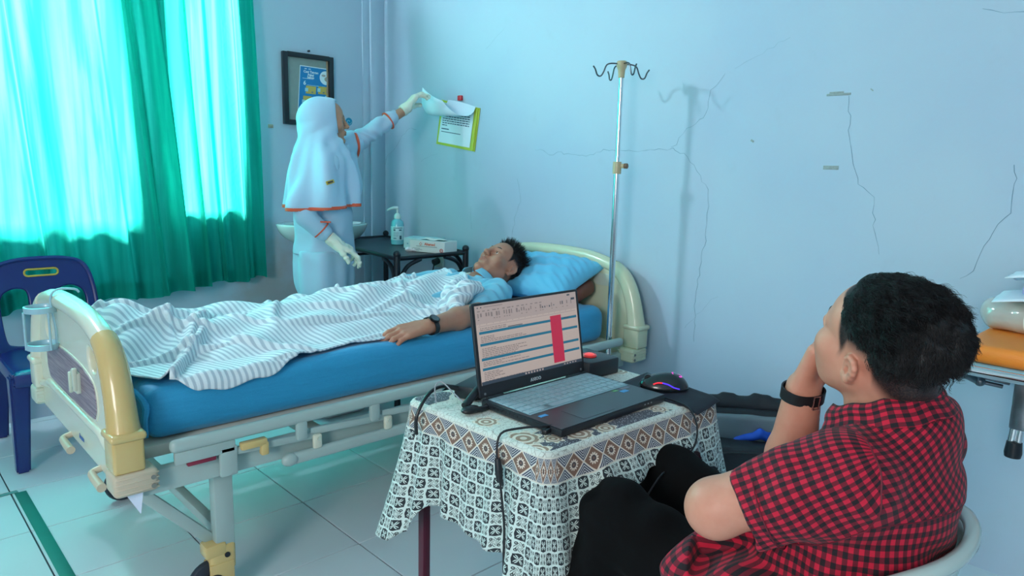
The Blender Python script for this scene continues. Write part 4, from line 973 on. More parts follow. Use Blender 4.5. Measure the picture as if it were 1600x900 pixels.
def cloth():
    cs_ = [tA, tF, tR, tD]; rc = 0.018
    # keyed by corner index + fraction: hang length, outward flare at the hem, ripple amplitude
    keys = [(0.0, 0.335, 0.085, 0.0), (0.10, 0.31, 0.060, 0.018), (0.22, 0.245, 0.012, 0.012), (0.5, 0.235, 0.015, 0.006), (0.78, 0.265, 0.015, 0.010), (0.9, 0.33, 0.035, 0.016),
            (1.0, 0.40, 0.055, 0.0), (1.07, 0.37, 0.050, 0.012), (1.15, 0.27, 0.075, 0.006), (1.24, 0.135, 0.080, 0.004), (1.5, 0.105, 0.055, 0.003), (1.72, 0.100, 0.060, 0.003), (1.88, 0.16, 0.045, 0.004),
            (2.0, 0.215, 0.040, 0.0), (2.1, 0.21, 0.030, 0.01), (2.5, 0.22, 0.015, 0.01), (2.85, 0.26, 0.02, 0.01), (3.0, 0.33, 0.06, 0.0), (3.15, 0.25, 0.03, 0.012), (3.5, 0.23, 0.012, 0.008), (3.85, 0.26, 0.02, 0.012), (4.0, 0.335, 0.085, 0.0)]
    def kv(t, i):
        t %= 4.0
        for a, b in zip(keys, keys[1:]):
            if a[0] <= t <= b[0]:
                s = (t - a[0]) / (b[0] - a[0]); s = s * s * (3 - 2 * s); return a[i] * (1 - s) + b[i] * s
        return keys[0][i]
    ring_ = []; ul = 0.0; last = None
    for e in range(4):
        p0, p1, pm, p2 = cs_[e], cs_[(e + 1) % 4], cs_[e - 1], cs_[(e + 2) % 4]
        d = (p1 - p0).normalized(); n = Vector((d.y, -d.x, 0)); dprev = (p0 - pm).normalized(); nprev = Vector((dprev.y, -dprev.x, 0))
        L = (p1 - p0).length; cc = p0 + d * rc + (-n) * rc
        sgn = -1 if (n.dot(p0 - (tA + tR) / 2) < 0) else 1
        n = n * sgn; nprev = nprev * sgn; cc = p0 + d * rc - n * rc
        for k in range(-14, 15):        # corner fan
            s = k / 14; a = math.radians(45 + 45 * s)
            dirn = (nprev * math.cos(a) + n * math.sin(a)).normalized()
            t = e + s * 0.035
            ring_.append((cc + dirn * rc, dirn, t % 4.0, e * 1.0, abs(s)))
        N = 70
        for k in range(1, N):
            s = k / N; ring_.append((p0 + d * (rc + (L - 2 * rc) * s), n, e + 0.035 + (1 - 0.07) * s, None, 1))
    us = [0.0]; 
    for i in range(1, len(ring_)):
        st = (ring_[i][0] - ring_[i - 1][0]).length; ang = ring_[i][1].angle(ring_[i - 1][1])
        us.append(us[-1] + st + 0.10 * ang)
    tot = us[-1] + 0.004; scale_ = round(tot / 0.052) * 0.052 / tot
    b = bmesh.new(); uvl = b.loops.layers.uv.new('UVMap'); NH = 44; cols = []
    edge = 0.050                      # the band starts a little way down the drop
    for i, (p, n, t, cidx, s) in enumerate(ring_):
        H, fl, rp = kv(t, 1), kv(t, 2), kv(t, 3); col_ = []
        for j in range(NH + 1):
            h = H * j / NH
            rd = 0.012
            if h < rd * 1.57: a = h / rd; off = rd * math.sin(a); z = -rd * (1 - math.cos(a))
            else: off = rd; z = -rd - (h - rd * 1.57)
            q_ = max(0, h - 0.02) / max(H, 0.01)
            o = off + fl * q_ ** 1.25 + rp * q_ * math.sin(t * 37 + 1.0) + 0.004 * q_ * math.sin(us[i] * 60)
            hw = 0.012 * math.sin(t * 11 + 2) * (1 if H > 0.2 else 0.3) * j / NH
            z2 = z * math.sqrt(max(0.05, 1 - (fl / max(H, 0.05)) ** 2 * 0.8)) - hw
            P = p + n * o + Vector((0, 0, ZT + 0.003 + z2))
            col_.append((b.verts.new(P), us[i] * scale_, h - edge - 0.02))
        cols.append(col_)
    M_ = len(cols)
    for i in range(M_):
        A, B = cols[i], cols[(i + 1) % M_]
        for j in range(NH):
            f = b.faces.new((A[j][0], B[j][0], B[j + 1][0], A[j + 1][0]))
            for lp_, (vv, u, w) in zip(f.loops, (A[j], B[j], B[j + 1], A[j + 1])):
                if i == M_ - 1 and vv in (B[j][0], B[j + 1][0]): u = tot * scale_
                lp_[uvl].uv = (u, w)
    cen = (tA + tF + tR + tD) / 4; prev = [c[0] for c in cols]
    for k, fct in enumerate((0.93, 0.8, 0.6, 0.4, 0.2, 0.05)):
        new = [(b.verts.new(Vector((cen.x + (c[0][0].co.x - cen.x) * fct, cen.y + (c[0][0].co.y - cen.y) * fct, ZT + 0.0035)))) for c in cols]
        for i in range(M_):
            a0 = prev[i][0] if isinstance(prev[i], tuple) else prev[i]; a1 = prev[(i + 1) % M_][0] if isinstance(prev[i], tuple) else prev[(i + 1) % M_]
            f = b.faces.new((a1, a0, new[i], new[(i + 1) % M_])); f.material_index = 1
        prev = new
    f = b.faces.new(prev[::-1]); f.material_index = 1
    me = bpy.data.meshes.new('batik_tablecloth'); b.to_mesh(me); b.free()
    o = link('batik_tablecloth', me, [M_bs, M_bt], None, True)
    md = o.modifiers.new('t', 'SOLIDIFY'); md.thickness = 0.0012; md.offset = 1
    return tag(o, 'batik cloth with black and white squares and brown diamond border draped over the small table', 'tablecloth')
cloth()
ZC = ZT + 0.0045
# ------------------------------------------------------------------ laptop
M_lap = mat('laptop_black', rgb(30, 36, 42), 0.38, spec=0.5); M_lap2 = mat('laptop_palmrest', rgb(44, 52, 60), 0.30)
M_key = mat('key_cover', rgb(150, 182, 192), 0.35); M_key2 = mat('cover_film', rgb(128, 162, 174), 0.3)
lx, ly, lw, ld = -1.430, -2.980, 0.362, 0.248
lt = thing('laptop', 'open black laptop with pale blue keyboard cover showing a spreadsheet', 'laptop', (lx, ly, ZC))
MB().box((lx, ly, ZC + 0.010), (lw, ld, 0.017), 0.004, seg=2).obj('base', M_lap, lt)
MB().box((lx, ly, ZC + 0.0188), (lw - 0.004, ld - 0.004, 0.0012), 0.0004, seg=1).obj('palm_rest', M_lap2, lt)
zk = ZC + 0.0195
kf = MB().box((lx, ly + 0.045, zk + 0.0005), (lw - 0.022, 0.135, 0.0014), 0.0005, seg=1).obj('keyboard_cover', M_key2, lt)
k0 = None
for r_ in range(6):
    for c_ in range(17):
        if r_ == 5 and 4 <= c_ <= 8: continue
        if k0 is None: k0 = MB().box((0, 0, 0), (0.0165, 0.0175, 0.0016), 0.0005, seg=1).obj('key', M_key, kf); o = k0
        else: o = k0.copy(); COL.objects.link(o)
        o.location = (lx - 0.160 + 0.0200 * c_, ly + 0.100 - 0.0215 * r_, zk + 0.0018)
        o.parent = kf; o.matrix_parent_inverse = world_of(kf).inverted()
MB().box((lx - 0.068, ly - 0.0323 + 0.0248, zk + 0.0018), (0.0965, 0.0175, 0.0016), 0.0005, seg=1).obj('space_bar', M_key, kf)
plate('touchpad', rrect(0, 0, 0.105, 0.068, 0.004), [], 0.0004, mat('touchpad', rgb(58, 66, 74), 0.35), lt, (lx - 0.045, ly - 0.078, ZC + 0.0197), (1, 0, 0), (0, 1, 0))
MB().box((lx + 0.125, ly - 0.045, ZC + 0.0197), (0.022, 0.013, 0.0006)).obj('blue_sticker', mat('sticker_blue', rgb(60, 150, 210), 0.4), lt)
MB().box((lx + 0.108, ly - 0.030, ZC + 0.0197), (0.016, 0.010, 0.0006)).obj('green_sticker', mat('sticker_green', rgb(90, 150, 90), 0.4), lt)
MB().box((lx + 0.145, ly - 0.030, ZC + 0.0197), (0.03, 0.012, 0.0006)).obj('grey_sticker', mat('sticker_grey', rgb(120, 120, 130), 0.4), lt)
MB().box((lx - 0.15, ly - 0.042, ZC + 0.0197), (0.022, 0.010, 0.0006)).obj('blue_sticker', bpy.data.materials['sticker_blue'], lt)
b = MB()
for k in range(9): b.box((lx - lw / 2 - 0.0002, ly + 0.08 - 0.012 * k, ZC + 0.011), (0.001, 0.007, 0.006))
b.obj('vent_slots', M_black, lt, smooth=False)
b = MB()
for k in range(3): b.box((lx + 0.10 + 0.012 * k, ly - ld / 2 - 0.0002, ZC + 0.012), (0.004, 0.0008, 0.003))
b.obj('indicator_lights', mat('indicator_grey', rgb(150, 160, 165), 0.4), lt, smooth=False)
# lid
hy, hz = ly + ld / 2 + 0.002, ZC + 0.014
sax = Vector((1, 0, 0)); say = Vector((0, 0.18, 1)).normalized(); saz = sax.cross(say)
lh = 0.216; lo_ = Vector((lx, hy, hz)) + say * (lh / 2 + 0.006)
plate('lid', rrect(0, 0, lw, lh, 0.006), [], 0.007, M_lap, lt, lo_ - saz * 0.0035, sax, say, bevel=0.002)
for sx in (-1, 1): MB().cyl((lx + sx * 0.135 - 0.022, hy, hz), (lx + sx * 0.135 + 0.022, hy, hz), 0.008).obj('hinge', M_lap, lt)
sw_, sh_ = 0.344, 0.182; so_ = lo_ + say * 0.011
def em(name, c, s): return mat(name, tuple(x * 0.2 for x in c[:3]) + (1,), 0.3, emit=c, estr=s)
ES = 0.56
smats = [em('screen_ground', rgb(205, 188, 180), ES), em('screen_blue', rgb(38, 120, 150), ES), em('screen_red', rgb(205, 50, 85), ES), em('screen_grey', rgb(140, 130, 130), ES), em('screen_dark', rgb(60, 75, 90), ES), em('screen_bar', rgb(188, 172, 168), ES)]
def sq(u0, v0, u1, v1, mi, l=1): return (-sw_ / 2 + u0 * sw_, sh_ / 2 - v1 * sh_, -sw_ / 2 + u1 * sw_, sh_ / 2 - v0 * sh_, mi, l)
Q = [sq(0, 0, 1, 1, 0, 0), sq(0, 0, 1, 0.05, 5), sq(0, 0.05, 1, 0.235, 5), sq(0.02, 0.255, 0.98, 0.27, 5)]
r = random.Random(9)
for k in range(14): Q.append(sq(0.02 + 0.045 * k, 0.068, 0.02 + 0.045 * k + r.uniform(0.015, 0.035), 0.08, 3, 2))
Q += [sq(0.02, 0.02, 0.03, 0.035, 4, 2), sq(0.05, 0.02, 0.06, 0.035, 4, 2), sq(0.08, 0.022, 0.25, 0.03, 3, 2), sq(0.90, 0.02, 0.93, 0.04, 4, 2), sq(0.94, 0.075, 0.98, 0.105, 4, 2)]
for k in range(40):
    u = 0.02 + 0.0235 * k
    if r.random() < 0.8: Q.append(sq(u, r.choice([0.10, 0.13]), u + r.uniform(0.008, 0.016), r.choice([0.155, 0.145]), 3 if u < 0.58 else r.choice([3, 4]), 2))
    if r.random() < 0.5: Q.append(sq(u, 0.175, u + 0.013, 0.185, 3, 2))
for k in range(16): Q.append(sq(0.03 + 0.06 * k, 0.238, 0.035 + 0.06 * k, 0.246, 3, 2))
rows_ = [0.33, 0.48, 0.665, 0.79]
for v_ in rows_: Q.append(sq(0.02, v_, 0.985, v_ + 0.033, 1, 2))
v_ = 0.285
while v_ < 0.955:
    if not any(a - 0.012 < v_ < a + 0.045 for a in rows_):
        Q.append(sq(0.02, v_ + 0.012, 0.985, v_ + 0.0145, 5, 2))
        u = 0.03; ue = r.uniform(0.1, 0.5)
        while u < ue: d = r.uniform(0.01, 0.035); Q.append(sq(u, v_, u + d, v_ + 0.009, 3, 3)); u += d + 0.006
    v_ += 0.0215
Q += [sq(0.70, 0.285, 0.815, 0.935, 2, 4), sq(0.84, 0.335, 0.90, 0.345, 4, 4), sq(0.28, 0.315, 0.42, 0.325, 4, 4)]
Q += [sq(0.0, 0.957, 1, 1.0, 4, 4)]
for k in range(7): Q.append(sq(0.40 + 0.028 * k, 0.966, 0.415 + 0.028 * k, 0.989, 5, 5))
for k in range(5): Q.append(sq(0.80 + 0.03 * k, 0.97, 0.815 + 0.03 * k, 0.985, 5, 5))
prints('screen', Q, smats, lt, so_, sax, say, 0.00025)
text('lettering', 'AXIOO', 0.011, mat('logo_grey', rgb(175, 185, 190), 0.4), lt, lo_ - say * 0.095 + saz * 0.0006, sax, say, bold=0.0003)
MB().cyl(lo_ + say * 0.1045 + saz * 0.0, lo_ + say * 0.1045 + saz * 0.0008, 0.0018, n=10).obj('webcam', M_black, lt)
MB().cyl(lo_ - say * 0.100 - sax * 0.165, lo_ - say * 0.100 - sax * 0.165 + saz * 0.0008, 0.003, n=10).cyl(lo_ - say * 0.100 + sax * 0.165, lo_ - say * 0.100 + sax * 0.165 + saz * 0.0008, 0.003, n=10).obj('screw_cap', mat('cap_grey', rgb(110, 120, 125), 0.4), lt)
# hanging charger cable
M_cab = mat('black_cable', rgb(18, 22, 28), 0.4)
cb_ = thing('hanging_cable', 'black cable hanging from the laptop over the front of the batik cloth', 'cable', (-1.70, -3.03, 0.5))
MB().tube([(lx - 0.150, ly - 0.095, ZC + 0.014), (-1.62, -3.065, 0.745), (-1.665, -3.035, 0.742), (-1.700, -3.020, 0.735), (-1.712, -3.022, 0.70), (-1.712, -3.03, 0.66), (-1.714, -3.05, 0.56), (-1.722, -3.06, 0.50), (-1.73, -3.07, 0.42)], 0.0026, n=8).obj('cord', M_cab, cb_)
MB().box((-1.606, -3.068, ZC + 0.010), (0.055, 0.012, 0.011), 0.003, R=Matrix.Rotation(0.25, 3, 'Z')).obj('plug', M_cab, cb_)
MB().tube([(-1.713, -3.026, 0.688), (-1.713, -3.030, 0.665), (-1.713, -3.034, 0.640)], [0.006, 0.0085, 0.006], n=10).obj('ferrite_bead', M_cab, cb_)
# ------------------------------------------------------------------ things beside the laptop
ad = thing('power_adapter', 'black power adapter brick half hidden behind the left edge of the laptop', 'adapter', (-1.55, -2.765, ZC))
MB().box((-1.545, -2.768, ZC + 0.016), (0.125, 0.062, 0.032), 0.006, R=Matrix.Rotation(0.35, 3, 'Z')).obj('brick', M_lap, ad)
MB().tube([(-1.60, -2.77, ZC + 0.02), (-1.635, -2.752, ZC + 0.03), (-1.675, -2.76, ZC + 0.03), (-1.708, -2.768, ZC + 0.012), (-1.728, -2.770, 0.705), (-1.724, -2.765, 0.665)], 0.0042, n=8).obj('thick_cord', M_cab, ad)
MB().cyl((-1.595, -2.775, ZC + 0.02), (-1.635, -2.752, ZC + 0.031), 0.008, 0.005).obj('strain_relief', M_cab, ad)
cn = thing('cable_connector', 'black barrel connector with a thin cable loop on the left table corner', 'cable', (-1.62, -2.83, ZC))
MB().cyl((-1.655, -2.852, ZC + 0.012), (-1.60, -2.832, ZC + 0.035), 0.009).cyl((-1.60, -2.832, ZC + 0.035), (-1.585, -2.826, ZC + 0.042), 0.005).obj('barrel', M_cab, cn)
MB().tube([(-1.585, -2.826, ZC + 0.042), (-1.572, -2.80, ZC + 0.05), (-1.555, -2.80, ZC + 0.04)], 0.0022, n=8).obj('cord', M_cab, cn)
MB().sph((-1.652, -2.868, ZC + 0.008), 0.02, (1.25, 0.8, 0.42)).tube([(-1.66, -2.875, ZC + 0.009), (-1.62, -2.878, ZC + 0.007), (-1.595, -2.868, ZC + 0.012)], 0.007, n=8).obj('cable_coil', M_cab, cn)
MB().tube([(-1.68, -2.78, ZC + 0.004), (-1.672, -2.765, ZC + 0.04), (-1.655, -2.768, ZC + 0.048), (-1.648, -2.80, ZC + 0.03), (-1.65, -2.85, ZC + 0.012)], 0.0016, n=6).obj('thin_loop', mat('grey_wire', rgb(150, 155, 160), 0.4), cn)
hd = thing('black_box', 'black box with a glowing red button behind the right edge of the laptop', 'box', (-1.19, -2.80, ZC))
MB().box((-1.192, -2.812, ZC + 0.023), (0.115, 0.125, 0.044), 0.005, R=Matrix.Rotation(-0.06, 3, 'Z')).obj('case', M_lap, hd)
MB().lathe((-1.197, -2.822, ZC + 0.045), [(0.018, 0), (0.020, 0.002), (0.018, 0.006), (0.014, 0.005)], n=24).obj('button_ring', mat('red_ring', rgb(150, 40, 40), 0.3, emit=rgb(230, 50, 50), estr=0.25), hd)
MB().lathe((-1.197, -2.822, ZC + 0.045), [(0.013, 0), (0.013, 0.006), (0.008, 0.0085), (0.001, 0.009)], n=24).obj('red_button', mat('red_glow', rgb(220, 70, 70), 0.3, emit=rgb(255, 80, 75), estr=0.55), hd)
MB().tube([(-1.245, -2.80, ZC + 0.048), (-1.25, -2.77, ZC + 0.055), (-1.215, -2.755, ZC + 0.055), (-1.17, -2.76, ZC + 0.046)], 0.004, n=8).obj('short_cable', M_cab, hd)
M_pad = mat('pad_cloth', rgb(30, 36, 48), 0.8)
def padf(u, v):
    a = Vector((-1.252, -2.945, 0)); b_ = Vector((-1.075, -2.925, 0)); c = Vector((-1.118, -3.172, 0)); d = Vector((-1.238, -3.186, 0))
    p = (a * (1 - u) + b_ * u) * (1 - v) + (d * (1 - u) + c * u) * v
    over = max(0, -3.152 - p.y); p.z = ZC + 0.001 - over * 0.35 + 0.0012 * math.sin(9 * u) * math.sin(7 * v); return p
po = MB().grid(padf, 16, 20).obj('mouse_pad', M_pad, angle=80); po.modifiers.new('t', 'SOLIDIFY').thickness = 0.0016
tag(po, 'black cloth mouse pad at the right corner of the batik table', 'mouse pad')
ms = thing('computer_mouse', 'black gaming mouse with red and violet light strip on the cloth pad', 'mouse', (-1.163, -3.040, ZC))
md_ = np.array([-0.61, 0.79, 0.0]); mc = np.array([-1.163, -3.040, ZC + 0.004]); Fm = frame(md_, (0, 0, 1))
s_ = SDF(0.0016)
s_.ell((0, -0.012, 0.004), (0.033, 0.046, 0.036), k=0.012).ell((0, 0.026, 0.004), (0.030, 0.034, 0.024), k=0.02).ell((0, 0.0, 0.002), (0.035, 0.058, 0.018), k=0.012)
s_.xf(Fm, mc)
v, f = s_.mesh(cuts=[((0, 0, ZC + 0.004), (0, 0, -1))], smooth=1)
fast('mouse_shell', v, f, mat('mouse_black', rgb(22, 30, 36), 0.25, coat=0.3), ms)
Fv = Matrix(Fm.tolist()); mcv = Vector(mc)
def msurf(x, y):   # rough side line
    return mcv + Fv @ Vector((x, y, 0))
for pts, m_ in ((((-0.0335, 0.028, 0.016), (-0.0338, 0.018, 0.0205), (-0.0345, 0.006, 0.021)), mat('light_red', rgb(200, 40, 50), 0.3, emit=rgb(255, 40, 60), estr=0.8)), (((-0.0345, 0.006, 0.021), (-0.0345, -0.008, 0.018), (-0.0335, -0.022, 0.011), (-0.030, -0.036, 0.007)), mat('light_violet', rgb(70, 50, 200), 0.3, emit=rgb(90, 60, 255), estr=0.9))):
    MB().tube([mcv + Fv @ Vector(p) for p in pts], 0.0017, n=8).obj('light_strip', m_, ms)
M_mag = mat('light_magenta', rgb(200, 60, 170), 0.3, emit=rgb(240, 70, 200), estr=0.8)
MB().tube([mcv + Fv @ Vector(p) for p in ((-0.010, -0.035, 0.0330), (-0.004, -0.041, 0.0305), (0.004, -0.039, 0.0315), (0.004, -0.033, 0.0338), (-0.002, -0.031, 0.0350))], 0.0020, n=6).obj('logo_light', M_mag, ms)
MB().tube([mcv + Fv @ Vector(p) for p in ((-0.008, -0.020, 0.0375), (0.0, -0.018, 0.0395), (0.008, -0.022, 0.0372))], 0.0014, n=6).obj('logo_light', M_mag, ms)
MB().cyl(mcv + Fv @ Vector((-0.005, 0.040, 0.022)), mcv + Fv @ Vector((0.005, 0.040, 0.022)), 0.010, n=16).obj('scroll_wheel', M_black, ms)
MB().tube([mcv + Fv @ Vector((0, 0.056, 0.008)), (-1.222, -3.01, ZC + 0.006), (-1.236, -3.05, ZC + 0.006), (-1.235, -3.11, ZC + 0.005), (-1.245, -3.165, ZC + 0.002), (-1.262, -3.20, 0.70), (-1.29, -3.215, 0.665), (-1.34, -3.215, 0.640), (-1.41, -3.215, 0.632), (-1.46, -3.215, 0.60)], 0.0022, n=8).obj('mouse_cord', M_cab, ms)

# ------------------------------------------------------------------ backpack
bp = thing('backpack', 'open black backpack with blue cloth inside standing on the floor by the wall', 'bag', (-0.34, -2.85, 0))
M_bk = mat('bag_black', rgb(24, 30, 38), 0.65, bump=0.2, bscale=120); M_bk2 = mat('bag_grey_lining', rgb(108, 120, 128), 0.6, bump=0.2, bscale=40)
Fb = frame((-0.80, -0.60, 0), (0, 0, 1)); Ob = np.array([-0.345, -2.86, 0.0])
def bagpart(name, prims, m, res=0.006, disp=0.004, **kw):
    s = SDF(res)
    for p in prims: getattr(s, p[0])(*p[1:-1], **p[-1])
    s.xf(Fb, Ob); v, f = s.mesh(disp=lambda P: disp * hnoise(P, 30, 2), smooth=2); return fast(name, v, f, m, bp)
bagpart('back_shell', [('box', (0, -0.06, 0.22), (0.150, 0.03, 0.18), 0.04, {}), ('box', (0, -0.03, 0.06), (0.15, 0.06, 0.03), 0.03, {})], M_bk)
bagpart('top_roll', [('cap', (-0.145, -0.05, 0.445), (0.145, -0.05, 0.445), 0.030, 0.030, {}), ('cap', (-0.06, -0.05, 0.47), (-0.02, -0.05, 0.475), 0.018, 0.016, {}), ('cap', (0.06, -0.05, 0.47), (0.09, -0.05, 0.472), 0.016, 0.016, {}), ('cap', (-0.145, -0.05, 0.445), (-0.175, -0.02, 0.34), 0.02, 0.02, {}), ('cap', (0.145, -0.05, 0.445), (0.175, -0.02, 0.34), 0.02, 0.02, {})], M_bk)
bagpart('inner_lining', [('box', (0, 0.000, 0.372), (0.140, 0.008, 0.038), 0.014, {}), ('cap', (-0.15, -0.02, 0.39), (-0.165, 0.03, 0.33), 0.015, 0.012, {}), ('cap', (0.15, -0.02, 0.39), (0.165, 0.03, 0.33), 0.015, 0.012, {})], M_bk2)
bagpart('front_pocket', [('box', (0, 0.055, 0.17), (0.125, 0.020, 0.135), 0.035, {}), ('box', (0, 0.02, 0.15), (0.135, 0.02, 0.12), 0.03, {})], M_bk)
MB().tube([Vector(Fb @ np.array((x_, 0.105, z_)) + Ob) for x_, z_ in ((-0.13, 0.26), (-0.12, 0.30), (-0.08, 0.318), (0, 0.323), (0.08, 0.318), (0.12, 0.30), (0.13, 0.26))], 0.004, n=6).obj('zip_line', M_black, bp)
lgm = mat('bag_logo', rgb(90, 98, 108), 0.5)
lc = Fb @ np.array((0.045, 0.112, 0.245)) + Ob
b = MB()
for dx in (-0.009, -0.003, 0.003, 0.009): 
    b.box(Vector(lc) + Vector(Fb[:, 0]) * dx, (0.0025, 0.0025, 0.022 if abs(dx) < 0.005 else 0.014), 0.0004, R=Matrix(Fb.tolist()), seg=1)
b.obj('logo_mark', lgm, bp)
v, f = SDF(0.005).cap((-0.10, 0.02, 0.345), (-0.03, 0.03, 0.365), 0.018).cap((-0.03, 0.03, 0.365), (0.04, 0.02, 0.335), 0.016).xf(Fb, Ob).mesh(disp=lambda P: 0.006 * hnoise(P, 70, 4))
bc = fast('blue_cloth', v, f, mat('royal_blue_cloth', rgb(20, 80, 190), 0.7)); tag(bc, 'royal blue cloth bundled in the top of the black backpack', 'cloth')
# ------------------------------------------------------------------ people: shared builders
def scale_prims(s, k):
    q = []
    for p in s.p:
        if p[0] == 'c': q.append((p[0], p[1] * k, p[2] * k, p[3] * k, p[4] * k) + p[5:])
        else: q.append((p[0], p[1] * k, p[2] * k, p[3], p[4] * k) + p[5:])
    s.p = q; return s
def head_prims(s, ear=True, slim=1.0, es=1.0, ez=0.0):
    """local frame: x = person's right, y = forward, z = up; origin between the ears"""
    s.ell((0, -0.012, 0.035), (0.0755, 0.097, 0.083), k=0.02)
    s.ell((0, 0.028, -0.035), (0.058 * slim, 0.060, 0.075), k=0.03)
    s.ell((0, 0.045, 0.035), (0.060, 0.044, 0.052), k=0.02)
    for x in (-1, 1):
        s.cap((x * 0.052 * slim, -0.002, -0.045), (x * 0.034 * slim, 0.045, -0.088), 0.020, 0.017, k=0.025)
        s.cap((x * 0.034 * slim, 0.045, -0.088), (0, 0.070, -0.098), 0.017, 0.017, k=0.02)
        s.ell((x * 0.042 * slim, 0.058, -0.020), (0.026, 0.028, 0.024), k=0.025)
    s.ell((0, 0.079, -0.098), (0.018, 0.014, 0.014), k=0.016)
    s.cap((-0.040, 0.074, 0.024), (-0.012, 0.088, 0.022), 0.010, 0.009, k=0.012).cap((0.040, 0.074, 0.024), (0.012, 0.088, 0.022), 0.010, 0.009, k=0.012)
    for x in (-1, 1): s.ell((x * 0.031, 0.099, 0.003), (0.017, 0.016, 0.011), k=0.012, op=-1)
    for x in (-1, 1):
        s.ell((x * 0.0315, 0.0745, 0.003), (0.0145, 0.0125, 0.0120), k=0.004)
        s.cap((x * 0.018, 0.0845, 0.0065), (x * 0.046, 0.0765, 0.005), 0.0030, 0.0025, k=0.004)      # upper lid
        s.cap((x * 0.019, 0.0835, -0.0045), (x * 0.045, 0.0765, -0.003), 0.0024, 0.0020, k=0.004)    # lower lid
    for x in (-1, 1): s.ell((x * 0.0315, 0.0758, 0.0075), (0.0152, 0.0130, 0.0075), k=0.003)
    s.cap((0, 0.088, 0.016), (0, 0.108, -0.024), 0.0075, 0.0105, k=0.012)
    s.ell((0, 0.110, -0.028), (0.011, 0.0105, 0.009), k=0.008)
    for x in (-1, 1):
        s.ell((x * 0.0115, 0.100, -0.031), (0.0072, 0.010, 0.0068), k=0.007)
        s.ell((x * 0.0062, 0.106, -0.0385), (0.0032, 0.005, 0.004), k=0.003, op=-1)
    s.ell((0, 0.082, -0.062), (0.026, 0.017, 0.020), k=0.016)
    s.chain([(-0.023, 0.086, -0.0605), (-0.008, 0.098, -0.0555), (0, 0.0985, -0.0570), (0.008, 0.098, -0.0555), (0.023, 0.086, -0.0605)], [0.0026, 0.0048, 0.0046, 0.0048, 0.0026], k=0.005)
    s.chain([(-0.021, 0.086, -0.0640), (0, 0.0965, -0.0690), (0.021, 0.086, -0.0640)], [0.0028, 0.0062, 0.0028], k=0.005)
    s.chain([(-0.025, 0.092, -0.0612), (0, 0.1055, -0.0622), (0.025, 0.092, -0.0612)], [0.0012, 0.0014, 0.0012], k=0.003, op=-1)
    s.ell((0, 0.098, -0.080), (0.02, 0.010, 0.006), k=0.010, op=-1)
    if ear:
        for x in (-1, 1):
            def e(a, b, o=0.0): return (x * (0.0765 - 0.28 * a + o), a * es - 0.008, b * es + ez)
            s.ell(e(-0.004, 0.002), (0.007, 0.0155 * es, 0.027 * es), R=rotm((0, 0, 1), x * 14), k=0.008)
            s.chain([e(0.010, 0.004, 0.004), e(0.010, 0.020, 0.004), e(0.002, 0.030, 0.004), e(-0.010, 0.029, 0.004), e(-0.018, 0.018, 0.004), e(-0.018, 0.004, 0.004), e(-0.012, -0.012, 0.003), e(-0.003, -0.026, 0.002), e(0.005, -0.026, 0.001)],
                    [0.0028, 0.0036, 0.0038, 0.004, 0.004, 0.0038, 0.0036, 0.0060, 0.0055], k=0.005)
            s.ell(e(0.0005, -0.003, 0.010), (0.009, 0.0078 * es, 0.012 * es), R=rotm((0, 0, 1), x * 14), k=0.004, op=-1)
            s.chain([e(-0.008, 0.018, 0.003), e(-0.010, 0.004, 0.004), e(-0.006, -0.010, 0.003)], [0.0026, 0.0030, 0.0024], k=0.004)
            s.ell(e(0.008, -0.004, 0.004), (0.004, 0.0035, 0.005), k=0.004)
    return s
def hand_prims(s, w, d, n, side, curl=(0.3, 0.4, 0.3), spread=0.06, sc=1.0, rs=1.0, thumb=(0.5, 0.75, 0.1), curls=None, k=0.0035):
    """w wrist, d finger direction, n palm normal (fingers bend that way), side = +1/-1 thumb side = side * (d x n)"""
    w = np.array(w, float); d = np.array(d, float); d /= np.linalg.norm(d); n = np.array(n, float); n -= d * (n @ d); n /= np.linalg.norm(n)
    t = np.cross(d, n) * side
    lens = [(0.042, 0.025, 0.020), (0.046, 0.028, 0.021), (0.042, 0.026, 0.020), (0.033, 0.020, 0.018)]
    offs = [0.030, 0.010, -0.010, -0.028]; mc = [0.086, 0.090, 0.085, 0.076]
    for i in range(4):
        m = w + (d * mc[i] + t * offs[i]) * sc
        s.cap(w + t * offs[i] * 0.55 * sc, m, 0.0155 * rs * sc, 0.0112 * rs * sc, k=0.010)
        a1, a2, a3 = curl if curls is None else curls[i]
        dd = d + t * spread * (1.5 - i); dd /= np.linalg.norm(dd)
        ang = a1; p = m; r = 0.0094 * rs * sc * (0.88 if i == 3 else 1)
        for L, a in zip(lens[i], (0, a2, a3)):
            ang += a; v = dd * math.cos(ang) + n * math.sin(ang); q = p + v * L * sc
            s.cap(p, q, r, r * 0.90, k=k); p = q; r *= 0.92
    s.ell(w + (d * 0.030 + t * 0.022 + n * 0.010) * sc, np.array((0.020, 0.016, 0.032)) * sc, R=np.stack([t, n, d], 1), k=0.012)
    b = w + (d * 0.022 + t * 0.026 + n * 0.006) * sc
    v = t * thumb[0] + d * thumb[1] + n * thumb[2]; v /= np.linalg.norm(v)
    q1 = b + v * 0.038 * sc; v2 = v * 0.85 + d * 0.35 + n * 0.15 * (1 if len(thumb) < 4 else thumb[3]); v2 /= np.linalg.norm(v2); q2 = q1 + v2 * 0.032 * sc
    v3 = v2 + n * 0.25 * (1 if len(thumb) < 4 else thumb[3]); v3 /= np.linalg.norm(v3); q3 = q2 + v3 * 0.022 * sc
    s.cap(b, q1, 0.0145 * rs * sc, 0.0115 * rs * sc, k=0.010).cap(q1, q2, 0.0112 * rs * sc, 0.0102 * rs * sc, k=0.004).cap(q2, q3, 0.0102 * rs * sc, 0.0085 * rs * sc, k=0.004)
    return s
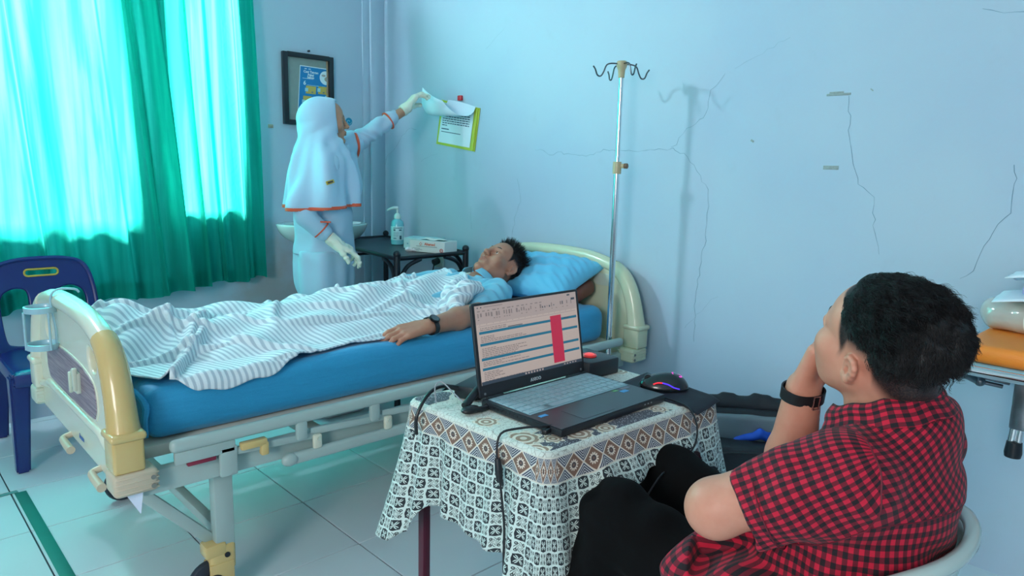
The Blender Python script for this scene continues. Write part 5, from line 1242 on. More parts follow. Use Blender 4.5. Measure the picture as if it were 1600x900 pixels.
def skin_mat(name, col, hair=rgb(26, 24, 26)):
    m = mat(name, col, 0.48, sss=0.12, spec=0.4)
    nt, (x, y, z), tc = uvnodes(m, 'Object')
    n = noisef(nt, tc, 55, 5); n2 = noisef(nt, tc, 9, 3)
    c = mixc(nt, n.smooth(0.35, 0.7) * 0.35, col, tuple(a * b for a, b in zip(col[:3], (0.88, 0.78, 0.75))) + (1,))
    c = mixc(nt, n2.smooth(0.4, 0.65) * 0.3, c, tuple(min(1, a * b) for a, b in zip(col[:3], (1.1, 1.0, 0.97))) + (1,))
    def at(nm):
        a = nt.nodes.new('ShaderNodeAttribute'); a.attribute_name = nm; return X(nt, a.outputs['Fac'])
    c = mixc(nt, at('lip') * 0.6, c, rgb(150, 82, 80))
    nh = noisef(nt, tc, 420, 2)
    c = mixc(nt, (at('stubble') * (nh * 0.3 + 0.86)).min(1.0), c, hair)
    setcol(m, c); setbump(m, noisef(nt, tc, 350, 3), 0.25, 0.0008)
    return m
def sstep(a, b, x): t = np.clip((x - a) / (b - a), 0, 1); return t * t * (3 - 2 * t)
def hair_density(L, soft=0.035, sb=0.005):
    """L: local head points -> 0..1"""
    x, y, z = L[:, 0], L[:, 1], L[:, 2]
    zb = np.interp(y, [-0.12, -0.085, -0.035, -0.022, 0.022, 0.032, 0.1], [-0.052, -0.055, -0.015, 0.030, 0.030, sb, sb])
    yf = 0.040 + 0.30 * np.clip(z - 0.02, 0, 1) + 0.5 * np.clip(z - 0.085, 0, 1) + 0.02 * sstep(0.06, 0.02, np.abs(x)) * sstep(0.06, 0.09, z) 
    return sstep(0, 1, np.minimum((z - zb) / soft, (yf - y) / 0.010)) * (np.linalg.norm(L * np.array((1, 0.85, 0.9)), axis=1) < 0.16)
def strands(name, O, F, n, lenf, dirf, m, parent, soft=0.035, rad=0.0005, seg=6, curl=0.0, clump=0.0, seed=1, surf=((0, -0.012, 0.035), (0.0755, 0.097, 0.083)), thr=0.12, roots=None):
    r = np.random.RandomState(seed); c = np.array(surf[0]); R = np.array(surf[1])
    d = r.normal(size=(n * 4, 3)); d /= np.linalg.norm(d, axis=1)[:, None]; P = c + d * R * 0.995
    den = hair_density(P, soft); keep = (den > thr) & (r.rand(len(den)) < den + 0.15); P = P[keep][:n]; d = d[keep][:n]
    N = d / R; N /= np.linalg.norm(N, axis=1)[:, None]
    if roots is not None:
        sel = r.choice(len(roots[0]), min(n, len(roots[0])), replace=False); P, N = roots[0][sel], roots[1][sel]
    L = lenf(P) * r.uniform(0.7, 1.15, len(P)); D = dirf(P, N, r); D /= np.linalg.norm(D, axis=1)[:, None]
    nc = max(8, n // 22); cc = P[r.choice(len(P), nc)]; ci = np.argmin(((P[:, None, :] - cc[None]) ** 2).sum(-1), 1)
    cph = r.uniform(0, 6.28, nc)[ci]; cph2 = r.uniform(0.6, 1.4, nc)[ci]
    S_ = np.cross(N, D); S_ /= np.maximum(np.linalg.norm(S_, axis=1)[:, None], 1e-6); U = np.cross(D, S_)
    pts = []
    for k in range(seg + 1):
        t = k / seg
        lift = N * (L * t * (1 - 0.55 * t))[:, None] * 0.65
        q = P + lift + D * (L * t)[:, None]
        if clump: q = q + (cc[ci] + (q - P) - q) * clump * t ** 1.5
        if curl: q = q + (S_ * np.sin(cph + 7.5 * t * cph2)[:, None] + U * np.cos(cph + 7.5 * t * cph2)[:, None]) * (curl * L * t)[:, None]
        pts.append(q)
    pts = np.stack(pts, 1)                                       # n,seg+1,3
    w = rad * np.linspace(1.0, 0.25, seg + 1)
    V_ = np.concatenate([pts + (S_[:, None, :] * math.cos(a) + U[:, None, :] * math.sin(a)) * w[None, :, None] for a in (0, 2.094, 4.189)], 1)  # n,3*(seg+1),3
    n_ = len(P); V_ = V_.reshape(-1, 3); base = np.arange(n_)[:, None] * 3 * (seg + 1); Fc = []
    for a in range(3):
        b = (a + 1) % 3
        for k in range(seg): Fc.append(base + np.array([[a * (seg + 1) + k, b * (seg + 1) + k, b * (seg + 1) + k + 1, a * (seg + 1) + k + 1]]))
    Fc = np.concatenate(Fc, 0); Vw = V_ @ np.array(F).T + np.array(O)
    return fast(name, Vw, Fc, m, parent)
def to_local(v, O, F): F = np.array(F); return (np.asarray(v) - np.array(O)) @ F / (F[:, 0] @ F[:, 0])
def paint_head(ob, v, O, F, soft, lip=True, amt=1.0, sb=0.005, dz=0.0):
    L = to_local(v, O, F); paint(ob, 'stubble', hair_density(L + np.array((0, dz * 0.6, dz)), soft, sb) * amt * (L[:, 2] > -0.08))
    lp = np.exp(-((L[:, 0] / 0.020) ** 4) - (((L[:, 2] + 0.062) / 0.0095) ** 4)) * (L[:, 1] > 0.083)
    paint(ob, 'lip', lp if lip else lp * 0)
def eyes_brows(O, F, parent, m_brow, look=(0, 1, 0), thick=0.0032, lash=True):
    O = np.array(O); 
    for x in (-1, 1):
        W_ = lambda p: Vector(F @ np.array(p) + O)
        MB().tube([W_((x * 0.014, 0.0945, 0.0225)), W_((x * 0.028, 0.0905, 0.0275)), W_((x * 0.040, 0.0825, 0.0265)), W_((x * 0.050, 0.070, 0.021))], [thick * 0.9, thick, thick * 0.8, thick * 0.3], n=8).obj('eyebrow', m_brow, parent)
        MB().tube([W_((x * 0.018, 0.0868, 0.0040)), W_((x * 0.031, 0.0888, 0.0058)), W_((x * 0.045, 0.0795, 0.0035))], [0.0007, 0.0011, 0.0008], n=6).obj('eyelashes', m_brow, parent)
        MB().sph(W_((x * 0.0315, 0.0750, 0.0022)), 0.0126, n=20).obj('eyeball', M_eye, parent)
        MB().sph(W_((x * 0.0315, 0.0750 + 0.0078, 0.0008)), 0.0056, n=14).obj('iris', M_iris, parent)
M_eye = mat('eye_white', rgb(190, 185, 180), 0.25); M_iris = mat('iris_dark', rgb(38, 26, 22), 0.15)
M_hair = mat('black_hair', rgb(15, 15, 18), 0.5, spec=0.4)

# ------------------------------------------------------------------ nurse
nurse = thing('person', 'person in white headscarf and white uniform reaching up to the pinned papers', 'person', (-0.87, -0.79, 0))
nO = np.array((-0.832, -0.762, 1.474)); nF = frame((0.90, -0.44, 0.05), (-0.03, 0, 1))
M_sk1 = skin_mat('skin_nurse', rgb(188, 138, 112))
s = SDF(0.0028); head_prims(s, ear=False, slim=0.95); s.xf(nF * 0.95, nO)
for i, p in enumerate(s.p):       # shrink radii with the frame
    if p[0] == 'c': s.p[i] = (p[0], p[1], p[2], p[3] * 0.95, p[4] * 0.95) + p[5:]
    else: s.p[i] = (p[0], p[1], p[2] * 0.95, p[3] / 0.95) + p[4:]
s.cap(nO + nF @ np.array((0, -0.03, -0.05)), (-0.855, -0.77, 1.28), 0.048, 0.055, k=0.02)
hv, hf = s.mesh()
# arm joints
rS, rE, rW = np.array((-0.905, -0.885, 1.255)), np.array((-1.035, -0.915, 1.030)), np.array((-0.925, -0.965, 0.915))
lS, lE, lW = np.array((-0.790, -0.635, 1.300)), np.array((-0.585, -0.655, 1.395)), np.array((-0.325, -0.715, 1.570))
s = SDF(0.006)
s.cap((-0.865, -0.78, 1.22), (-0.87, -0.79, 0.95), 0.095, 0.095, k=0.03).cap(rS, lS, 0.055, 0.055, k=0.04).cap((-0.855, -0.77, 1.32), (-0.86, -0.77, 1.2), 0.05, 0.08, k=0.03)
s.chain([rS, rE, rW], [0.044, 0.036, 0.024], k=0.01).chain([lS, lE, lW], [0.044, 0.036, 0.024], k=0.01)
for sg in (-1, 1): s.chain([(-0.87 + sg * 0.03, -0.79 + sg * 0.045, 0.90), (-0.87 + sg * 0.04, -0.79 + sg * 0.065, 0.48), (-0.87 + sg * 0.04, -0.79 + sg * 0.075, 0.08)], [0.070, 0.050, 0.036], k=0.02).cap((-0.88 + sg * 0.02, -0.79 + sg * 0.085, 0.04), (-0.74 + sg * 0.02, -0.80 + sg * 0.085, 0.03), 0.035, 0.028)
bv, bf = s.mesh()
s = SDF(0.003); s.cap(rE, rW, 0.036, 0.024).cap(lE, lW, 0.036, 0.024)
av, af = s.mesh()
v, f = joinvf((bv, bf), (av, af), (hv, hf)); nb = fast('body', v, f, M_sk1, nurse); paint(nb, 'stubble', np.zeros(len(v)))
L = to_local(v, nO, nF * 0.95 / 0.9025); lp = np.exp(-((L[:, 0] / 0.020) ** 4) - (((L[:, 2] + 0.062) / 0.0095) ** 4)) * (L[:, 1] > 0.083); paint(nb, 'lip', lp)
eyes_brows(nO, nF * 0.95, nurse, M_hair, thick=0.0026)
M_uni = mat('white_uniform', rgb(168, 196, 218), 0.75, sheen=0.2, bump=0.25, bscale=25)
M_hij = mat('white_headscarf', rgb(170, 200, 224), 0.7, sheen=0.3)
M_trim = mat('orange_trim', rgb(226, 92, 60), 0.6)
# tunic with sleeves
def tun(P): 
    a = np.arctan2(P[:, 1] + 0.79, P[:, 0] + 0.87)
    return 0.004 * np.sin(a * 7 + P[:, 2] * 6) * sstep(1.15, 0.85, P[:, 2]) + 0.0035 * hnoise(P, 38, 5)
s = SDF(0.005)
s.cap((-0.865, -0.785, 1.20), (-0.868, -0.79, 1.0), 0.128, 0.132, k=0.04).cap((-0.868, -0.79, 1.0), (-0.868, -0.79, 0.80), 0.132, 0.152, k=0.04).cap((-0.868, -0.79, 0.80), (-0.868, -0.79, 0.74), 0.152, 0.155, k=0.02)
s.chain([rS, rE], [0.052, 0.046], k=0.03).cap(rE, rE + (rW - rE) * 0.72, 0.050, 0.042, k=0.015)
s.cap(rS, lS, 0.075, 0.075, k=0.05)
v, f = s.mesh(cuts=[((0, 0, 0.828), (0, 0, -1))], disp=tun, smooth=2); fast('tunic', v, f, M_uni, nurse); TV = v
def folds2(P): return 0.0045 * np.sin((P @ np.array((0.82, -0.1, 0.55))) * 95 + 3 * np.sin(P[:, 2] * 40)) + 0.002 * hnoise(P, 60, 3)
s = SDF(0.0035); s.cap(lS, lE, 0.060, 0.050, k=0.015).cap(lE, lE + (lW - lE) * 0.72, 0.050, 0.042, k=0.015)
v, f = s.mesh(disp=folds2, smooth=2); fast('left_sleeve', v, f, M_uni, nurse)
for S0, S1, t0, rad_ in ((rE, rW, 0.63, 0.0445), (lE, lW, 0.64, 0.0475)):
    p = Vector(S0 + (S1 - S0) * t0); ax_ = Vector(S1 - S0).normalized()
    b = MB(); b.lathe(p, [(rad_ - 0.002, -0.003), (rad_ + 0.002, -0.003), (rad_ + 0.002, 0.003), (rad_ - 0.002, 0.003)], n=28, axis=ax_); b.obj('cuff_piping', M_trim, nurse)
p = Vector(lS + (lE - lS) * 0.86) + Vector((0, 0, -0.012)); ax_ = Vector(lE - lS).normalized()
MB().lathe(p, [(0.052, -0.007), (0.0765, -0.006), (0.0735, 0.007), (0.052, 0.007)], n=30, axis=ax_ - Vector((0, 0, 0.35))).obj('sleeve_trim', M_trim, nurse)
_A = np.array((-0.917, -0.92, 0.998)); _D = np.array((-0.68, -0.72, 0.0)); _D /= np.linalg.norm(_D); _q = v - _A if False else TV - _A; _t = _q @ _D; _d = np.linalg.norm(_q - _t[:, None] * _D, axis=1); _i = np.argmax(np.where(_d < 0.008, _t, -9))
MB().box(Vector(TV[_i] + _D * 0.002), (0.088, 0.010, 0.0075), 0.002, R=Matrix.Rotation(-0.76, 3, 'Z')).obj('pocket_piping', M_trim, nurse)
# long skirt / trousers
def skf(P):
    a = np.arctan2(P[:, 1] + 0.79, P[:, 0] + 0.868); return 0.006 * np.sin(a * 9 + 1.5) + 0.002 * hnoise(P, 25, 3)
s = SDF(0.007)
for sg in (-1, 1): s.chain([(-0.868 + sg * 0.045, -0.79 + sg * 0.055, 0.80), (-0.868 + sg * 0.05, -0.79 + sg * 0.07, 0.45), (-0.868 + sg * 0.05, -0.79 + sg * 0.07, 0.07)], [0.105, 0.102, 0.100], k=0.05)
s.cap((-0.868, -0.79, 0.86), (-0.868, -0.79, 0.70), 0.146, 0.146, k=0.03)
v, f = s.mesh(disp=skf, smooth=2, cuts=[((0, 0, 0.85), (0, 0, 1)), ((0, 0, 0.045), (0, 0, -1))]); fast('trousers', v, f, M_uni, nurse)
for sg in (-1, 1):
    MB().box((-0.80 + sg * 0.03, -0.80 + sg * 0.085, 0.03), (0.24, 0.085, 0.055), 0.025, seg=4).obj('shoe', mat('shoe_white', rgb(205, 210, 215), 0.5), nurse)
# headscarf: long folds falling from the head to the waist
cw = np.array((-0.868, -0.785))
def hij(P):
    dx, dy = P[:, 0] - cw[0] + 0.0, P[:, 1] - cw[1]; a = np.arctan2(dy, dx); dn = sstep(1.46, 1.12, P[:, 2])
    fold = 0.017 * np.sin(a * 6.0 + 1.2 * np.sin(P[:, 2] * 5) + 0.8) + 0.010 * np.sin(a * 11.0 - 1.0 + 0.8 * np.sin(P[:, 2] * 9))
    drape = 0.003 * np.sin((P[:, 2] * 1.0 - 0.8 * P[:, 0]) * 75) * sstep(1.25, 1.36, P[:, 2]) * sstep(1.50, 1.42, P[:, 2])
    return fold * dn + drape + 0.001 * hnoise(P, 30, 2)
s = SDF(0.0042)
hc = nO + nF @ np.array((0, -0.022, 0.018))
s.ell(hc, (0.083, 0.108, 0.103), R=nF, k=0.02).ell(nO + nF @ np.array((0, 0.030, 0.040)), (0.070, 0.060, 0.073), R=nF, k=0.02)
s.cap(hc + np.array((-0.01, 0, -0.03)), (-0.862, -0.775, 1.315), 0.092, 0.120, k=0.05)
s.cap(nO + nF @ np.array((0, 0.035, -0.115)), (-0.845, -0.78, 1.28), 0.055, 0.10, k=0.04)
s.cap((-0.862, -0.775, 1.315), (-0.866, -0.782, 1.22), 0.120, 0.152, k=0.05)
s.cap((-0.866, -0.782, 1.22), (-0.868, -0.785, 1.02), 0.152, 0.178, k=0.04)
s.chain([lS + np.array((-0.06, 0, 0.0)), lS + (lE - lS) * 0.84], [0.085, 0.066], k=0.05).cap(lS + (lE - lS) * 0.5 + np.array((0, 0, -0.02)), (-0.70, -0.70, 1.17), 0.062, 0.075, k=0.06)
s.cap(rS, (-1.000, -0.900, 1.07), 0.078, 0.100, k=0.05).cap(lS + (lE - lS) * 0.25, (-0.770, -0.74, 1.05), 0.062, 0.088, k=0.05)
s.cap((-0.93, -0.925, 1.24), (-0.915, -0.935, 1.05), 0.05, 0.07, k=0.03).cap((-0.90, -0.85, 1.25), (-0.915, -0.86, 1.05), 0.10, 0.13, k=0.03)
s.ell(nO + nF @ np.array((0, 0.112, -0.018)), (0.064, 0.066, 0.090), R=nF, k=0.008, op=-1)
s.box(nO + nF @ np.array((0, 0.139, -0.005)), (0.09, 0.085, 0.10), 0.004, R=nF, k=0.006, op=-1)
hz = 1.058; nrm = np.array((0.05, 0.0, -1.0)); nrm /= np.linalg.norm(nrm); v, f = s.mesh(disp=hij, smooth=2, cuts=[((-0.868, 0, hz), nrm)])
hj = fast('headscarf', v, f, M_hij, nurse)
cen = v[f].mean(1); e1_, e2_ = v[f[:, 1]] - v[f[:, 0]], v[f[:, 3]] - v[f[:, 0]]; nn = np.cross(e1_, e2_); nn /= np.maximum(np.linalg.norm(nn, axis=1), 1e-9)[:, None]
dz = -((cen - np.array((-0.868, 0, hz))) @ nrm); selq = (dz > 0.0018) & (dz < 0.0155) & (np.abs(nn[:, 2]) < 0.8)
fq = f[selq]; ids, inv = np.unique(fq, return_inverse=True); vn = np.zeros_like(v); 
for i in range(4): np.add.at(vn, f[:, i], nn)
vn /= np.maximum(np.linalg.norm(vn, axis=1), 1e-9)[:, None]
fast('hem_trim', v[ids] + vn[ids] * 0.0014, inv.reshape(-1, 4), M_trim, hj)
# brim of the scarf around the face
brim = []
for k in range(25):
    a = math.radians(-118 + 236 * k / 24); brim.append(Vector(nF @ np.array((0.067 * math.sin(a), 0.047 - 0.006 * math.cos(a), -0.014 + 0.088 * math.cos(a))) + nO))
MB().tube(brim, 0.0052, n=8, sm=2).obj('scarf_brim', M_hij, hj)
_A = np.array((-0.889, -0.95, 1.189)); _D = np.array((-0.68, -0.72, 0.0)); _D /= np.linalg.norm(_D); _q = v - _A; _t = _q @ _D; _d = np.linalg.norm(_q - _t[:, None] * _D, axis=1); _i = np.argmax(np.where(_d < 0.006, _t, -9)); bdg = Vector(v[_i] + _D * 0.003)
bn = Vector(vn[_i]).normalized()
qx = Vector((0.80, -0.60, 0.34)); qx = (qx - bn * qx.dot(bn)).normalized()
Rb = Matrix((qx, bn.cross(qx) * -1, bn)).transposed()
MB().box(bdg, (0.045, 0.017, 0.004), 0.001, R=Rb).obj('name_badge', mat('badge_yellow', rgb(200, 170, 60), 0.4), nurse)
MB().box(bdg + bn * 0.0026, (0.030, 0.008, 0.001), R=Rb).obj('badge_text_bar', mat('badge_black', rgb(60, 55, 50), 0.4), nurse)
MB().box((-0.705, -0.82, 1.105), (0.008, 0.03, 0.055), 0.003, R=Matrix.Rotation(0.3, 3, 'X')).obj('green_tag', mat('green_tag', rgb(20, 140, 90), 0.5), nurse)
# gloves
M_glv = mat('latex_glove', rgb(222, 222, 205), 0.5, sss=0.1, bump=0.2, bscale=60)
def glv(P): return 0.0016 * np.sin(P @ np.array((40, 90, 130)) + 3 * np.sin(P @ np.array((60, 20, -50)))) + 0.001 * hnoise(P, 120, 4)
d1 = np.array((0.42, -0.03, 0.42)); s = SDF(0.0024)
s.cap(lW - (lW - lE) / np.linalg.norm(lW - lE) * 0.030, lW + d1 * 0.03, 0.031, 0.030, k=0.01)
hand_prims(s, lW + d1 * 0.02, d1 + np.array((0, 0, 0.08)), (0.75, -0.25, -0.60), 1, curls=[(0.35, 0.55, 0.3), (0.45, 0.55, 0.3), (0.5, 0.6, 0.3), (0.55, 0.6, 0.3)], spread=0.03, rs=1.25, sc=1.0, thumb=(0.30, 0.75, 0.55))
v, f = s.mesh(disp=glv, cuts=[(lW - (lW - lE) / np.linalg.norm(lW - lE) * 0.018, -(lW - lE) / np.linalg.norm(lW - lE))]); fast('glove', v, f, M_glv, nurse)
d2 = (rW - rE) / np.linalg.norm(rW - rE); s = SDF(0.0024); d2b = np.array((0.72, -0.38, -0.42))
s.cap(rW - d2 * 0.004, rW + d2 * 0.03, 0.031, 0.030, k=0.01)
hand_prims(s, rW + d2 * 0.022, d2b, (-0.3, 0.35, -0.75), -1, curls=[(0.25, 0.45, 0.35), (0.35, 0.6, 0.4), (0.45, 0.7, 0.4), (0.5, 0.7, 0.4)], spread=-0.02, rs=1.15, sc=1.0, thumb=(0.45, 0.8, 0.35))
v, f = s.mesh(disp=glv, cuts=[(rW - d2 * 0.016, -d2)]); fast('glove', v, f, M_glv, nurse)

# ------------------------------------------------------------------ patient
pat = thing('person', 'person lying in the bed in a light blue shirt under the striped blanket', 'person', (-1.1, -1.65, 0.67))
pO = np.array((-0.435, -1.627, 0.822)); pF = frame((-0.561, -0.03, 0.828), (0.826, -0.078, 0.559))
M_sk2 = skin_mat('skin_patient', rgb(176, 126, 104))
s = SDF(0.0020); head_prims(s, es=0.88); s.xf(pF, pO)
s.cap(pO + pF @ np.array((0, -0.025, -0.05)), (-0.60, -1.635, 0.735), 0.054, 0.058, k=0.025)
hv, hf = s.mesh()
pS, pE, pW = np.array((-0.635, -1.835, 0.735)), np.array((-0.865, -1.985, 0.712)), np.array((-1.150, -2.040, 0.708))
s = SDF(0.006)
s.ell((-0.80, -1.64, 0.705), (0.24, 0.155, 0.062), k=0.03).ell((-1.08, -1.64, 0.705), (0.17, 0.145, 0.052), k=0.04).cap((-0.62, -1.80, 0.73), (-0.62, -1.48, 0.73), 0.06, 0.06, k=0.03).cap((-0.55, -1.635, 0.755), (-0.66, -1.64, 0.735), 0.058, 0.07, k=0.03)
s.chain([pS, pE], [0.05, 0.043], k=0.01).chain([(-0.635, -1.45, 0.735), (-0.90, -1.40, 0.715), (-1.14, -1.44, 0.715)], [0.05, 0.042, 0.03], k=0.01)
for sg in (-1, 1): s.chain([(-1.15, -1.62 + sg * 0.080, 0.692), (-1.57, -1.60 + sg * 0.075, 0.692), (-1.96, -1.60 + sg * 0.07, 0.692)], [0.060, 0.040, 0.030], k=0.02).cap((-1.98, -1.60 + sg * 0.07, 0.71), (-2.035, -1.60 + sg * 0.09, 0.735), 0.034, 0.024, k=0.02)
bv, bf = s.mesh()
s = SDF(0.0022); s.cap(pE, pE + (pW - pE) * 0.45, 0.043, 0.041, k=0.02).cap(pE + (pW - pE) * 0.45, pW, 0.041, 0.0275, k=0.02)
hand_prims(s, pW + np.array((-0.012, 0.004, 0)), (-0.95, 0.14, -0.12), (0.02, 0.35, -0.93), -1, curls=[(0.18, 0.30, 0.25), (0.22, 0.38, 0.3), (0.28, 0.42, 0.3), (0.35, 0.5, 0.3)], spread=0.0, sc=1.0, rs=1.10, thumb=(0.45, 0.8, 0.25))
av, af = s.mesh()
v, f = joinvf((bv, bf), (av, af), (hv, hf)); pb = fast('body', v, f, M_sk2, pat); paint_head(pb, v, pO, pF, 0.022)
eyes_brows(pO, pF, pat, M_hair)
def dirp(P, N, r): return N * 0.9 + np.array((0, 0.35, 0.25)) * sstep(0.04, 0.09, P[:, 2])[:, None] + r.normal(size=P.shape) * 0.22
strands('hair', pO, pF, 4200, lambda P: 0.004 + 0.026 * sstep(0.05, 0.10, P[:, 2]) + 0.006 * sstep(-0.02, -0.09, P[:, 1]) * 1.0, dirp, M_hair, pat, soft=0.02, rad=0.0007, seg=4, clump=0.45, seed=3)
# watch
def watch(p, ax, face_dir, parent, r=0.029, band=mat('watch_strap', rgb(22, 24, 28), 0.45), dial=0.019, wid=0.011, buckle=False, flat=0.88):
    p = Vector(p); ax = Vector(ax).normalized(); fd = Vector(face_dir); fd = (fd - ax * fd.dot(ax)).normalized(); sd = ax.cross(fd)
    e = thing('wrist_watch', None, None, p) if parent is None else None
    b = MB(); N = 36; rings = []
    for k in range(N):
        a = 2 * PI * k / N; dr = fd * math.cos(a) * r * flat + sd * math.sin(a) * r * 1.06; nd = dr.normalized()
        rings.append([b.b.verts.new(p + dr + nd * h_ + ax * w_) for h_, w_ in ((0, -wid), (0.0028, -wid), (0.0028, wid), (0, wid))])
    for k in range(N):
        for j in range(4): b.b.faces.new((rings[k][j], rings[k][(j + 1) % 4], rings[(k + 1) % N][(j + 1) % 4], rings[(k + 1) % N][j]))
    w = b.obj('wrist_watch', band, parent)
    if dial:
        c = p + fd * (r * flat + 0.002)
        MB().lathe(c, [(dial, 0), (dial * 1.05, 0.002), (dial, 0.007), (dial * 0.85, 0.008)], n=28, axis=fd).obj('case', mat('watch_case', rgb(30, 32, 36), 0.3, metal=0.6), w)
        MB().cyl(c + fd * 0.0075, c + fd * 0.0085, dial * 0.8, n=28).obj('dial', mat('watch_dial', rgb(70, 80, 88), 0.12), w)
    if buckle is not False:
        bd = Vector(buckle); bd = (bd - ax * bd.dot(ax)).normalized(); c = p + bd * (r * 0.98 + 0.004); s2 = ax.cross(bd)
        q = [c + s2 * a + ax * b2 for a, b2 in ((-0.006, -wid * 1.15), (0.006, -wid * 1.15), (0.006, wid * 1.15), (-0.006, wid * 1.15))]
        MB().tube(q, 0.0015, closed=True, sm=1, n=6).obj('buckle', mat('rose_metal', rgb(190, 140, 130), 0.25, metal=0.9), w)
    return w
dW = (pW - pE) / np.linalg.norm(pW - pE)
w_ = watch(pW - dW * 0.014, dW, (-0.25, -0.55, 0.8), None, r=0.0315, dial=0.019, wid=0.010)
tag(w_, "round black wrist watch on the lying patient's left wrist", 'watch')
# light blue shirt
M_sh = mat('light_blue_shirt', rgb(118, 190, 216), 0.75, sheen=0.2)
def shf(P): return 0.005 * np.sin(P @ np.array((40, 55, 20)) + 2.5 * np.sin(P @ np.array((-22, 30, 10)))) + 0.002 * hnoise(P, 60, 1)
s = SDF(0.004)
s.ell((-0.78, -1.64, 0.708), (0.26, 0.172, 0.080), k=0.03).ell((-0.66, -1.64, 0.730), (0.11, 0.195, 0.075), k=0.04)
s.cap(pS + np.array((0.02, 0.03, 0)), pE + (pS - pE) * 0.20, 0.070, 0.062, k=0.03).cap((-0.615, -1.48, 0.735), (-0.83, -1.41, 0.72), 0.07, 0.062, k=0.03)
s.ell(pO + pF @ np.array((0, 0.02, -0.13)), (0.07, 0.09, 0.045), R=pF, k=0.01, op=-1)
v, f = s.mesh(disp=shf, smooth=2); so = fast('shirt', v, f, M_sh, pat)
def collar(pts_lo, pts_hi, m, parent, th=0.0022, name='collar'):
    N = len(pts_lo); lo2 = spline2([tuple(p) for p in pts_lo], False, 6); hi2 = spline2([tuple(p) for p in pts_hi], False, 6); M_ = len(lo2)
    o = MB().grid(lambda u, v: Vector(lo2[min(M_ - 1, int(round(u * (M_ - 1))))]).lerp(Vector(hi2[min(M_ - 1, int(round(u * (M_ - 1))))]), v), M_ - 1, 6).obj(name, m, parent, angle=80)
    md = o.modifiers.new('t', 'SOLIDIFY'); md.thickness = th; return o
nc = np.array((-0.545, -1.635, 0.775)); na = (pO - np.array((-0.60, -1.635, 0.735))); na /= np.linalg.norm(na)
fx_ = np.array((0, -1, 0)); fz_ = np.cross(na, fx_); fz_ = fz_ if fz_[2] > 0 else -fz_
lo_p, hi_p = [], []
for a in range(-150, 151, 25):
    t = math.radians(a); dr = fx_ * math.sin(t) + fz_ * math.cos(t); op = abs(a) / 150
    lo_p.append(nc + dr * 0.088 - na * (0.030 + 0.02 * (1 - op))); hi_p.append(nc + dr * (0.070) + na * (0.018 * op - 0.004) )
lo_p = lo_p; 
half = len(lo_p) // 2
# two collar wings, open at the throat
for rng in (range(half + 1, len(lo_p)), range(0, half)):
    ll = [lo_p[i] for i in rng]; hh = [hi_p[i] for i in rng]
    collar(ll, hh, M_sh, so)
MB().box((-0.70, -1.72, 0.822), (0.032, 0.008, 0.004), 0.001, R=Matrix.Rotation(0.5, 3, 'Z')).obj('shirt_pin', mat('pin_pale', rgb(200, 205, 190), 0.4), so)

# ------------------------------------------------------------------ striped blanket
M_bl = mat('striped_blanket', (0.8, 0.8, 0.8, 1), 0.85, sheen=0.3)
nt, (u_, v_, w__), tc = uvnodes(M_bl)
st_ = ((u_ * (1 / 0.0185)).fract() - 0.5).abs()
n_ = noisef(nt, tc, 8, 3)
setcol(M_bl, mixc(nt, (st_.smooth(0.14, 0.30) * -1.0 + 1.0) * 0.8, rgb(222, 234, 240), rgb(160, 180, 196)))
wv = ((u_ * 1150.0).sin() * (v_ * 1150.0).sin()) * 0.25 + noisef(nt, tc, 240, 3); setbump(M_bl, wv, 0.4, 0.0025)
def sm(a, b, x): t = min(1, max(0, (x - a) / (b - a))); return t * t * (3 - 2 * t)
def lerpk(x, ks):
    for (a, fa), (b, fb_) in zip(ks, ks[1:]):
        if x <= b:
            t = max(0, (x - a) / (b - a)); t = t * t * (3 - 2 * t); return fa * (1 - t) + fb_ * t
    return ks[-1][1]
def y_edge(x): return lerpk(x, [(-2.12, -1.90), (-2.03, -2.05), (-1.95, -2.085), (-1.88, -2.10), (-1.78, -2.09), (-1.68, -2.055), (-1.60, -2.03), (-1.48, -2.0), (-1.36, -2.005), (-1.27, -1.995), (-1.15, -1.955), (-0.95, -1.93), (-0.80, -1.86), (-0.6, -1.80)])
def x_head(y): return lerpk(-y, [(1.20, -0.62), (1.45, -0.645), (1.62, -0.665), (1.75, -0.715), (1.85, -0.80), (1.95, -0.91), (2.2, -1.03)])
_r = random.Random(21); FOLDS = []
for _k in range(34):
    _cx = _r.uniform(-2.08, -0.80); _a = _r.uniform(-0.75, 0.15) if _k % 3 else _r.uniform(0.9, 1.5)
    FOLDS.append((_cx, _r.uniform(-1.98, -1.35), math.cos(_a), math.sin(_a), _r.uniform(0.010, 0.024), _r.uniform(0.012, 0.024), _r.uniform(0.08, 0.26)))
